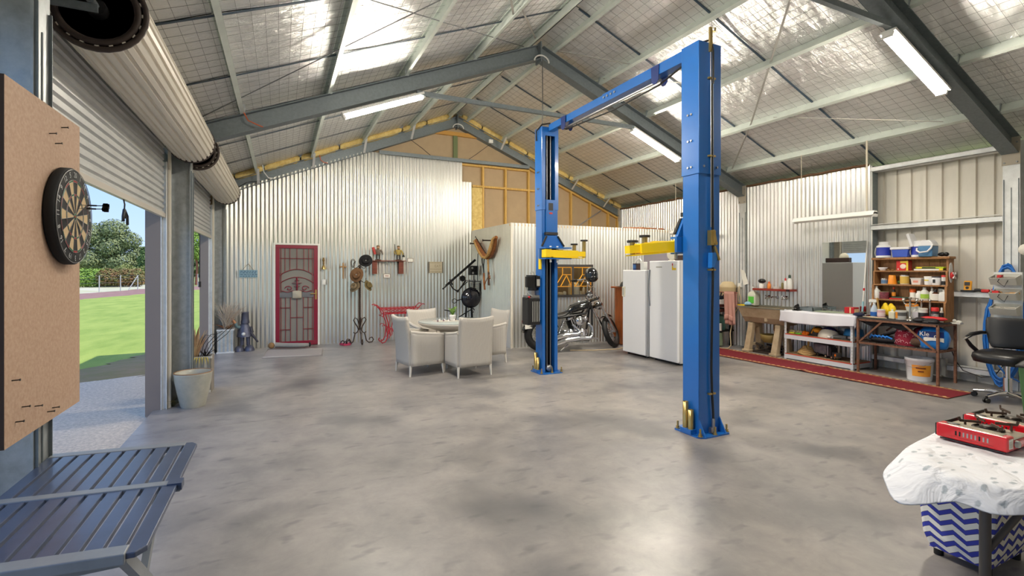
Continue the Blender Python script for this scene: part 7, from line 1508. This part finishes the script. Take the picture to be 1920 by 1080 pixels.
# ================================================================ camp table, stoves and chevron ottoman (front right)
t = thing('camp_table', 'low folding table with steel tube legs under the printed white cloth', 'table', (3.4,1.2,0))
OUT = [(2.82,1.12),(2.85,1.0),(2.94,.86),(3.15,.70),(3.6,.56),(4.02,.75),(4.1,1.3),(4.0,1.50),(3.6,1.49),(3.25,1.46),(3.02,1.42),(2.90,1.36),(2.83,1.24)]
b = MB(); b.prism(OUT, 'z', .562, .588); fin('tabletop', b, GREYP, t)
TB = mat('tube_steel', (92,88,86), .45, .5)
for x, y in ((2.88,1.055),(3.95,.86),(3.9,1.42)): b = MB(); b.cyl((x,y,0),(x,y,.575),.021,n=14); fin('leg', b, TB, t)
b = MB(); b.cyl((2.89,1.05,.28),(3.16,.95,.56),.014,n=10); fin('brace', b, TB, t); b = MB(); b.cyl((3.95,.86,.3),(3.6,.95,.56),.014,n=10); fin('brace', b, TB, t)
def fab():
    m = mat('printed_cloth', (226,228,234), .8); n = m.node_tree.nodes; L = m.node_tree.links; bs = n['Principled BSDF']
    tc = n.new('ShaderNodeTexCoord'); mp = n.new('ShaderNodeMapping'); mp.inputs['Scale'].default_value = (11,19,11); mp.inputs['Rotation'].default_value = (0,0,.35); L.new(tc.outputs['Object'], mp.inputs[0])
    vo = n.new('ShaderNodeTexVoronoi'); vo.inputs['Scale'].default_value = 1.0; L.new(mp.outputs[0], vo.inputs['Vector'])
    no = n.new('ShaderNodeTexNoise'); no.inputs['Scale'].default_value = 60; no.inputs['Detail'].default_value = 5; L.new(tc.outputs['Object'], no.inputs['Vector'])
    ad = n.new('ShaderNodeMath'); ad.operation = 'MULTIPLY_ADD'; ad.inputs[1].default_value = .45; L.new(no.outputs[0], ad.inputs[0]); L.new(vo.outputs['Distance'], ad.inputs[2])
    cr = n.new('ShaderNodeValToRGB'); e = cr.color_ramp.elements; e[0].position = .36; e[0].color = lin((172,180,188)); e[1].position = .46; e[1].color = lin((228,230,236)); L.new(ad.outputs[0], cr.inputs[0])
    n3 = n.new('ShaderNodeTexNoise'); n3.inputs['Scale'].default_value = 5; n3.inputs['Detail'].default_value = 5; L.new(tc.outputs['Object'], n3.inputs['Vector'])
    c3 = n.new('ShaderNodeValToRGB'); c3.color_ramp.elements[0].position = .6; c3.color_ramp.elements[1].position = .78; c3.color_ramp.elements[0].color = (0,0,0,1); c3.color_ramp.elements[1].color = (.15,.15,.15,1); L.new(n3.outputs[0], c3.inputs[0])
    mx = n.new('ShaderNodeMixRGB'); mx.inputs[2].default_value = lin((176,160,140)); L.new(c3.outputs[0], mx.inputs[0]); L.new(cr.outputs[0], mx.inputs[1]); L.new(mx.outputs[0], bs.inputs['Base Color'])
    bu = n.new('ShaderNodeBump'); bu.inputs['Strength'].default_value = .8; bu.inputs['Distance'].default_value = .035
    n4 = n.new('ShaderNodeTexNoise'); n4.inputs['Scale'].default_value = 7; n4.inputs['Detail'].default_value = 3; n4.inputs['Distortion'].default_value = 1.2; L.new(tc.outputs['Object'], n4.inputs['Vector']); L.new(n4.outputs[0], bu.inputs['Height']); L.new(bu.outputs[0], bs.inputs['Normal'])
    return m
t = thing('printed_tablecloth', 'white cloth with a faint grey print draped over the low camp table', 'tablecloth', (3.4,1.2,.5))
import bisect
def dens(P, n):
    D = [0]; P = P+[P[0]]
    for a, c in zip(P, P[1:]): D.append(D[-1]+math.dist(a, c))
    out = []
    for i in range(n):
        s = D[-1]*i/n; k = min(bisect.bisect_right(D, s)-1, len(P)-2); f = (s-D[k])/(D[k+1]-D[k]); out.append((P[k][0]+(P[k+1][0]-P[k][0])*f, P[k][1]+(P[k+1][1]-P[k][1])*f))
    return out
N = 96; TP = dens(OUT, N); ctr = (3.42,1.18); rings = []
for q in (.0,.35,.7,.93): rings.append([(ctr[0]+(x-ctr[0])*q, ctr[1]+(y-ctr[1])*q, .6035+.003*math.sin(7*x+9*y)*(q > 0)) for x, y in TP])
rings.append([(x,y,.601) for x, y in TP])
def outw(x, y):
    v = Vector((x-ctr[0], (y-ctr[1])*1.6)); return v.normalized()
for q in (.12,.35,.65,1):
    rg = []
    for i, (x, y) in enumerate(TP):
        o = outw(x, y); lf = max(0, min(1, (3.05-x)/.2))*max(0, min(1,(y-1.10)/.15)); wv = math.sin(i*.62)*.012+math.sin(i*.29+1)*.012
        ex = .012+(.03+wv*1.6+.17*lf)*q; rg.append((x+o.x*ex, y+o.y*ex*(1-.5*lf), .600-(.085+.055*lf+.018*math.sin(i*.41)+.012*math.sin(i*.9))*q**1.0))
    rings.append(rg)
b = MB(); b.loft(rings, cap=False); fin('cloth', b, fab(), t, solid=.003, sub=1)
def stove(x0, y0, lab):
    t = thing('gas_stove', lab, 'stove', (x0+.14,y0+.15,.606), group='red portable gas stoves'); z0, x1, y1 = .618, x0+.27, y0+.30
    SR = mat('stove_red', (204,20,34), .25, coat=.5); SG = mat('stove_top', (176,168,150), .3, .7, var=.12, vscale=10)
    b = MB(); b.bb(x0,x0+.075,y0,y1,z0,z0+.077); b.bb(x0+.075,x1,y0+.002,y1-.002,z0,z0+.05); bd = fin('body', b, SR, t, bevel=.010, seg=3)
    b = MB(); b.bb(x0+.08,x1-.005,y0+.01,y1-.01,z0+.05,z0+.058); b.bb(x0+.02,x0+.078,y0+.03,y1-.05,z0+.0765,z0+.0785); tp = fin('top_plate', b, SG, t, bevel=.003)
    b = MB(); b.bb(x0-.001,x0+.004,y0+.01,y1-.02,z0-.006,z0+.001); b.bb(x0+.01,x1-.01,y1-.001,y1+.006,z0+.005,z0+.07); fin('edge_trim', b, BLKP, bd)
    for k in range(9): b = MB(); yy = y0+.075+.0165*k; b.bb(x0-.0012,x0+.001,yy,yy+.0065,z0+.028,z0+.052); fin('vent_slot', b, DARK if k in (2,7,8) else STEEL, bd)
    b = MB(); b.bb(x0-.0008,x0+.0004,y0+.055,y0+.245,z0+.018,z0+.0195); b.bb(x0-.0008,x0+.0004,y0+.055,y0+.245,z0+.061,z0+.0625); fin('vent_border', b, mat('dark_red',(140,10,22),.3), bd)
    b = MB(); b.bb(x0+.012,x0+.055,y0-.0012,y0+.001,z0+.018,z0+.066); lb = fin('rating_label', b, PAPER, bd); b = MB()
    for k in range(5): b.bb(x0+.016,x0+.05,y0-.002,y0-.0012,z0+.024+.007*k,z0+.027+.007*k)
    fin('label_lines', b, GREYP, lb)
    b = MB(); b.lathe([(.018,0),(.018,-.012),(.014,-.016),(0,-.016)], (x0+.09,y0,z0+.035), 14, 'y'); fin('knob', b, GREYP, bd)
    c = (x0+.175,y0+.14,z0+.058); b = MB(); b.tube([(c[0]+.062*math.cos(a),c[1]+.062*math.sin(a),c[2]+.006) for a in [2*math.pi*k/28 for k in range(28)]], .006, 6, True); b.lathe([(.035,0),(.035,.018),(.02,.022),(0,.022)], c, 20); b.lathe([(.058,.002),(.03,.0)], c, 24, cap=False); fin('burner', b, mat('burner_dark',(52,46,40),.4,.6), tp)
    for a in (0, math.pi/2, math.pi, 1.5*math.pi):
        a += .78; b = MB(); u = Vector((math.cos(a),math.sin(a),0)); p = Vector(c); b.bar(p+u*.03+Vector((0,0,.036)), p+u*.125+Vector((0,0,.036)), .004, .014); b.bar(p+u*.122+Vector((0,0,.034)), p+u*.128+Vector((0,0,.056)), .004, .012); b.bar(p+u*.10, p+u*.10+Vector((0,0,.036)), .004, .02); fin('pan_support', b, mat('iron_brown',(92,78,68),.5,.5), tp)
    b = MB(); b.ell((x0+.045,y1-.06,z0+.0785),.022,.03,.004,14,6); fin('igniter_button', b, BLKP, bd)
    for xx in (x0+.03, x1-.03):
        for yy in (y0+.03, y1-.03): b = MB(); b.cyl((xx,yy,.607),(xx,yy,z0+.002),.012,n=8); fin('foot', b, BLKP, t)
stove(3.325, 1.13, 'red portable gas stove nearest the camera on the printed cloth'); stove(3.66, 1.14, 'second red portable gas stove behind the nearer one at the frame edge')
b = MB(); b.tube([(3.36,1.07,.617),(3.44,1.03,.617),(3.52,1.01,.617)], [.008,.011,.008], 8); fin('yellow_lighter', b, M('olive_yellow',(186,158,40)), label='olive-yellow handle lying beside the nearer gas stove', cat='lighter')
def chev(nm, c1, c2):
    m = mat(nm, c1, .8); n = m.node_tree.nodes; L = m.node_tree.links; bs = n['Principled BSDF']; tc = n.new('ShaderNodeTexCoord'); sp = n.new('ShaderNodeSeparateXYZ'); L.new(tc.outputs['Object'], sp.inputs[0])
    def mt(op, a, b_=None, c=None):
        x = n.new('ShaderNodeMath'); x.operation = op
        for i, v in enumerate((a, b_, c)):
            if v is None: continue
            if isinstance(v, (int, float)): x.inputs[i].default_value = v
            else: L.new(v, x.inputs[i])
        return x.outputs[0]
    h = mt('ADD', sp.outputs[0], sp.outputs[1]); tri = mt('PINGPONG', mt('ADD', h, 10.0), .052); zz = mt('MULTIPLY_ADD', tri, .62, sp.outputs[2]); fr = mt('FRACT', mt('MULTIPLY', mt('ADD', zz, 10), 1/.0545)); 
    cr = n.new('ShaderNodeValToRGB'); cr.color_ramp.interpolation = 'CONSTANT'; e = cr.color_ramp.elements; e[0].position = 0; e[0].color = lin(c1); e[1].position = .52; e[1].color = lin((84,74,60)); x = e.new(.56); x.color = lin(c2); x2 = e.new(.96); x2.color = lin((84,74,60)); L.new(fr, cr.inputs[0]); L.new(cr.outputs[0], bs.inputs['Base Color']); return m
t = thing('chevron_ottoman', 'box ottoman with a blue and white chevron fabric under the low table', 'ottoman', (3.40,1.28,0))
b = MB(); b.loft([[(3.40+sx*(w-.0),1.28+sy*(w-.08),z) for sx, sy in ((-1,-1),(1,-1),(1,1),(-1,1))] for z, w in ((.045,.205),(.12,.228),(.3,.24),(.49,.24))], sm=False); fin('box', b, chev('chevron_fabric',(240,238,230),(56,66,172)), t, bevel=.02, seg=3)
b = MB(); b.bb(3.155,3.645,1.115,1.445,.49,.55); fin('lid', b, mat('blue_lid',(50,78,150),.9), t, bevel=.015, seg=3)
for x in (3.24,3.56):
    for y in (1.18,1.38): b = MB(); b.cyl((x,y,0),(x,y,.05),.022,n=10); fin('foot', b, BLACK, t)

# ================================================================ front left: board, dartboard, slatted table
t = thing('particle_board', 'large particle-board panel fixed to the front left column', 'panel', (-.95,2.79,.88)); b = MB(); b.bb(-.953,-.92,2.415,3.155,.885,2.272); pb = fin('panel', b, MDF, t)
b = MB(); b.bb(-.9535,-.92,2.4135,2.416,.885,2.272); fin('dark_edge', b, mat('board_edge',(74,58,48),.9), pb)
b = MB()
for y, z in ((2.93,2.21),(2.80,2.27-.12),(2.86,2.12),(2.47,1.13),(2.55,1.01),(2.66,.985),(2.5,.965),(2.78,.93),(2.83,.935)): b.cyl((-.92,y,z),(-.895,y-.005,z+.002),.0025,n=5); b.cyl((-.895,y-.005,z+.002),(-.893,y-.005,z+.002),.005,n=6)
fin('nails', b, mat('dark_nail',(58,54,52),.5,.5), pb, kind='stuff')
t = thing('dartboard', 'bristle dartboard with numbers mounted on the particle-board panel', 'dartboard', (-.9,2.945,1.80)); xf_, cy, cz = -.876, 2.945, 1.80
b = MB(); b.lathe([(.215,-.92),(.2255,-.912),(.2255,-.882),(.215,xf_),(0,xf_)], (0,cy,cz), 56, 'x'); bd = fin('board', b, mat('bristle_black',(30,32,34),.8), t)
DBC = mat('bristle_cream', (196,172,134), .85); DBR = mat('bristle_red', (150,42,40), .8); DBG = mat('bristle_green', (52,104,70), .8); DBK = mat('segment_black', (26,27,30), .8)
def sec(b, k, r0, r1, x):
    a0, a1 = R(90+9-18*k-18), R(90+9-18*k); n = 4
    # angle measured so that segment 0 is at the top; board faces +X, seen with Y to the left
    pts = [(r, a0+(a1-a0)*i/n) for r in (r0, r1) for i in range(n+1)]
    v = [(x, cy+r*math.cos(a), cz+r*math.sin(a)) for r, a in pts]; b.add(v, [(i, i+1, n+2+i, n+1+i) for i in range(n)])
for k in range(20):
    b = MB(); sec(b, k, .016, .098, xf_+.0012); sec(b, k, .106, .161, xf_+.0012); fin('segment', b, DBK if k % 2 == 0 else DBC, bd)
for par, m in ((0, DBR), (1, DBG)):
    b = MB()
    for k in range(20):
        if k % 2 == par: sec(b, k, .098, .106, xf_+.0012); sec(b, k, .161, .170, xf_+.0012)
    fin('scoring_ring', b, m, bd, kind='stuff')
b = MB(); b.lathe([(.016,xf_),(.016,xf_+.0015),(0,xf_+.0015)], (0,cy,cz), 16, 'x'); fin('outer_bull', b, DBG, bd); b = MB(); b.lathe([(.0065,xf_),(.0065,xf_+.002),(0,xf_+.002)], (0,cy,cz), 12, 'x'); fin('bullseye', b, DBR, bd)
b = MB()
for r in (.0162,.098,.106,.161,.170,.218): b.tube([(xf_+.002,cy+r*math.cos(a),cz+r*math.sin(a)) for a in [2*math.pi*k/48 for k in range(48)]], .0009 if r < .2 else .0018, 4, True)
for k in range(20): a = R(99-18*k); b.bar((xf_+.002,cy+.016*math.cos(a),cz+.016*math.sin(a)),(xf_+.002,cy+.172*math.cos(a),cz+.172*math.sin(a)),.0013,.0013)
fin('wire_frame', b, mat('board_wire',(168,170,172),.3,.8), bd)
for k, s in enumerate((20,1,18,4,13,6,10,15,2,17,3,19,7,16,8,11,14,9,12,5)):
    a = R(90-18*k); u = Vector((0, math.cos(a), math.sin(a))); o = Vector((xf_+.0015, cy, cz))+u*.194
    text('number', str(s), .036, o, Vector((0,1,0))*math.sin(a)-Vector((0,0,1))*math.cos(a), u, mat('number_wire',(186,188,190),.4,.3), bd)
for y, z, dy in ((3.0,1.862,.0),(2.99,1.845,.008)):
    t = thing('dart', 'black-flighted dart stuck in the dartboard, the %s of two' % ('upper' if dy == 0 else 'lower'), 'dart', (-.85,y,z), group='darts in the board'); b = MB(); b.cyl((-.878,y,z),(-.845,y,z),.0012,.002,n=6); fin('point', b, STEEL, t)
    b = MB(); b.cyl((-.845,y,z),(-.81,y,z),.0038,n=8); b.cyl((-.81,y,z),(-.785,y,z+.001),.0024,n=6); fin('barrel', b, BLACK, t)
    b = MB()
    for k in range(4): a = R(45+90*k); u = Vector((0,math.cos(a),math.sin(a))); p = Vector((-.79,y,z)); b.quad(p, p+Vector((.008,0,0))+u*.017, p+Vector((.026,0,0))+u*.017, p+Vector((.03,0,0)))
    fin('flight', b, BLACK, t, solid=.001)

t = thing('slatted_table', 'dark navy slatted folding table in the front left corner', 'table', (-.66,2.3,0))
NV = mat('navy_paint', (70,82,108), .33, 0, var=.2, vscale=5, coat=.15); TR = mat('table_rail', (132,138,144), .4, 0, var=.12, vscale=8); ZT_ = .70
def yr(x, y0): return y0+.14*(-.375-x)
for k in range(10):
    xr = -.372-.0592*k; xl = xr-(.048 if k else .050)
    b = MB(); P = [(xl,yr(xl,1.815)),(xr,yr(xr,1.815)),(xr,yr(xr,2.80)),(xl,yr(xl,2.80))]
    if k == 0: P = [(xl,yr(xl,1.80)),(xr-.025,yr(xr,1.805)),(xr,1.835),(xr+.002,2.80),(xr-.02,2.835),(xl,2.84)]
    b.prism(P, 'z', ZT_-.018, ZT_); fin('slat', b, NV, t, bevel=.003)
for y0, w, zz in ((1.79,.06,.004),(2.79,.055,.002)):
    b = MB(); P = [(-.42,yr(-.42,y0)),(-.42,yr(-.42,y0+w)),(-.95,yr(-.95,y0+w)),(-.95,yr(-.95,y0))]; b.prism(P, 'z', ZT_-.03, ZT_+zz); fin('end_rail', b, TR, t, bevel=.004)
b = MB(); b.prism([(-.36,yr(-.36,2.30)),(-.36,yr(-.36,2.345)),(-.95,yr(-.95,2.345)),(-.95,yr(-.95,2.30))], 'z', ZT_-.03, ZT_+.004); fin('centre_rail', b, TR, t, bevel=.004); b = MB(); b.prism([(-.355,2.295),(-.355,2.35),(-.405,2.357),(-.405,2.302)], 'z', ZT_-.022, ZT_+.006); fin('rail_clip', b, NV, t)
for x in (-.44, -.86):
    b = MB(); b.bar((x,1.86,ZT_-.03),(x,2.66,.0),.04,.025,(1,0,0)); fin('leg', b, TR, t); b = MB(); b.bar((x-.05,2.74,ZT_-.03),(x-.05,1.94,.0),.04,.025,(1,0,0)); fin('leg', b, TR, t)
b = MB(); b.bar((-.44,1.98,.60),(-.86,1.98,.60),.03,.03); fin('stretcher', b, TR, t); b = MB(); b.bar((-.49,2.62,.60),(-.91,2.62,.60),.03,.03); fin('stretcher', b, TR, t)

# ================================================================ outdoors beyond the doors
def scatter(b, blobs, n, size, rnd):
    tot = sum(r*r for _, r, _ in blobs)
    for c, r, sq in blobs:
        for _ in range(int(n*r*r/tot)):
            d = Vector((rnd.gauss(0,1), rnd.gauss(0,1), rnd.gauss(0,1))).normalized(); q = r*(.55+.5*rnd.random()**.6)
            p = Vector(c)+Vector((d.x*q, d.y*q, d.z*q*sq)); nn = (d+Vector((rnd.uniform(-1,1),rnd.uniform(-1,1),rnd.uniform(-.3,1.2)))*.8).normalized()
            a = nn.orthogonal().normalized(); a.rotate(Matrix.Rotation(rnd.uniform(0,6.28),3,nn)); e = nn.cross(a); s = size*rnd.uniform(.6,1.3); b.add([p-a*s-e*s*.45, p+a*s*.2-e*s*.6, p+a*s, p+e*s*.6], [(0,1,2,3)])
def tree(nm, lab, x, y, blobs, n, size, m, trunk=(.3,2), seed=1, cat='tree', grp=None, tc=(112,88,70)):
    t = thing(nm, lab, cat, (x,y,-.13), group=grp); rnd = random.Random(seed); b = MB(); scatter(b, [((x+c[0],y+c[1],c[2]),r,sq) for c, r, sq in blobs], n, size, rnd); fin('foliage', b, m, t)
    if trunk:
        b = MB(); b.tube([(x,y,-.13),(x+.1,y,trunk[1]*.5),(x,y,trunk[1])], [trunk[0],trunk[0]*.8,trunk[0]*.6], 8)
        for c, r, sq in blobs[:5]: b.tube([(x,y,trunk[1]*.7),(x+c[0]*.5,y+c[1]*.5,(trunk[1]+c[2])*.5),(x+c[0]*.85,y+c[1]*.85,c[2])], [trunk[0]*.5,trunk[0]*.3,trunk[0]*.12], 5)
        fin('trunk', b, mat('bark_%d' % tc[0], tc, .9), t)
GUM = mat('gum_leaf', (158,164,112), .7, 0, col2=(116,130,82), vscale=1.2); DKG = mat('dark_leaf', (112,134,72), .7, 0, col2=(76,100,52), vscale=2); LTG = mat('light_leaf', (156,184,78), .7, 0, col2=(112,148,52), vscale=2); RDH = mat('red_hedge_leaf', (164,112,76), .7, 0, col2=(98,122,58), vscale=1.6); YLG = mat('olive_leaf', (156,160,92), .75, 0, col2=(120,130,70), vscale=1.5)
tree('gum_tree', 'large spreading gum tree seen through the nearer doorway', -18.6, 76, [((-2.6,0,5.9),1.8,.8),((-.3,0,6.5),1.6,.85),((1.2,0,5.2),1.4,.85),((-4.4,0,4.5),1.8,.85),((-.6,0,4.4),1.8,.8),((2.0,0,3.3),1.1,.8),((-5.8,0,3.0),1.9,.9),((-2.7,-.5,2.7),1.8,.8),((.8,-.6,2.3),1.6,.8),((2.4,0,4.1),.65,.7)], 24000, .12, GUM, (.4,3.5), 1)
tree('hedge', 'clipped bright green hedge behind the wire fence', -17.9, 60.6, [((k*.9-2.3,0,.7),1.0,1.0) for k in range(6)], 6500, .10, LTG, None, 2, 'hedge')
tree('hedge', 'red-tipped hedge right of the green hedge behind the fence', -14.3, 59.6, [((k*.75-1.0,0,.75),.85,1.1) for k in range(4)], 5000, .09, RDH, None, 3, 'hedge')
tree('conifer', 'dark upright tree at the right of the nearer doorway', -15.2, 73.8, [((0,0,1.5),.95,1.2),((.1,0,2.7),.85,1.2),((0,0,3.8),.5,1.3)], 3500, .13, DKG, (.2,2), 4)
tree('garden_shrub', 'olive-green shrub below the dark upright tree', -14.2, 67.9, [((0,0,.9),1.2,.9),((1.5,0,.6),.9,.8),((-1.6,0,1.2),1.1,.9)], 2600, .11, YLG, None, 5, 'shrub')
tree('roadside_tree', 'slim red-trunked tree seen through the farther doorway', -8.55, 64, [((0,0,4.6),1.1,1.0),((.3,0,3.5),1.0,.9),((-.3,0,5.6),.8,.9),((.8,0,4.6),.7,.8)], 3200, .12, LTG, (.14,3.6), 6, tc=(146,92,70))
for k, (x, y, s) in enumerate(sorted(((-40,120,6),(-31,118,5),(-24,125,5.5),(-17.5,120,5),(-11,128,6),(-3,124,5.5),(5,130,6),(14,128,6),(-52,110,7),(-66,100,7),(-80,84,8)), key=lambda p: p[0]/p[1])):
    tree('far_tree', ['dark green','grey-green','olive'][k % 3]+' tree of the distant tree line, '+['first','second','third','fourth','fifth','sixth','seventh','eighth','ninth','tenth','last'][k]+' from the left', x, y, [((0,0,s*.45),s*.62,.7),((s*.5,0,s*.3),s*.45,.7),((-s*.5,0,s*.32),s*.45,.75),((s*.1,0,s*.62),s*.4,.7)], 1800, .34, [DKG,GUM,YLG][k % 3], (.3,2), 10+k, grp='distant tree line')
t = thing('wire_fence', 'wire paddock fence with pale posts beyond the red road', 'fence', (-13,46,-.1))
FP = [(-17.5,36),(-15.8,39.2),(-14.1,42.7),(-13.2,44.5),(-12.35,46.3),(-11.5,48.1),(-10.8,50),(-10.1,51.9),(-9.2,54),(-7.6,58)]
for x, y in FP: b = MB(); b.cyl((x,y,-.14),(x,y,1.12),.035,n=8); fin('post', b, mat('pale_post',(196,194,188),.7), t)
for z in (.25,.55,.85,1.08): b = MB(); b.tube([(x,y,z) for x, y in FP], .008, 4); fin('wire', b, WIRE, t)
b = MB(); b.bar((-10.8,50,1.05),(-11.25,49.2,-.1),.045,.045); fin('stay', b, MC['pale_post'], t)
b = MB(); b.tube([(-60,80,7.2),(-30,90,5.9),(-12,97,6.2),(20,108,8)], .025, 4); fin('power_line', b, WIRE, label='thin overhead power line crossing the sky behind the gum tree', cat='wire')
b = MB()
for k in range(3): b.bb(-9.75-.14*k,-9.65-.14*k,56,56.1,-.13,1.1)
fin('timber_posts', b, mat('grey_timber',(146,132,116),.9), label='grey timber gatepost seen in the farther doorway', cat='post')
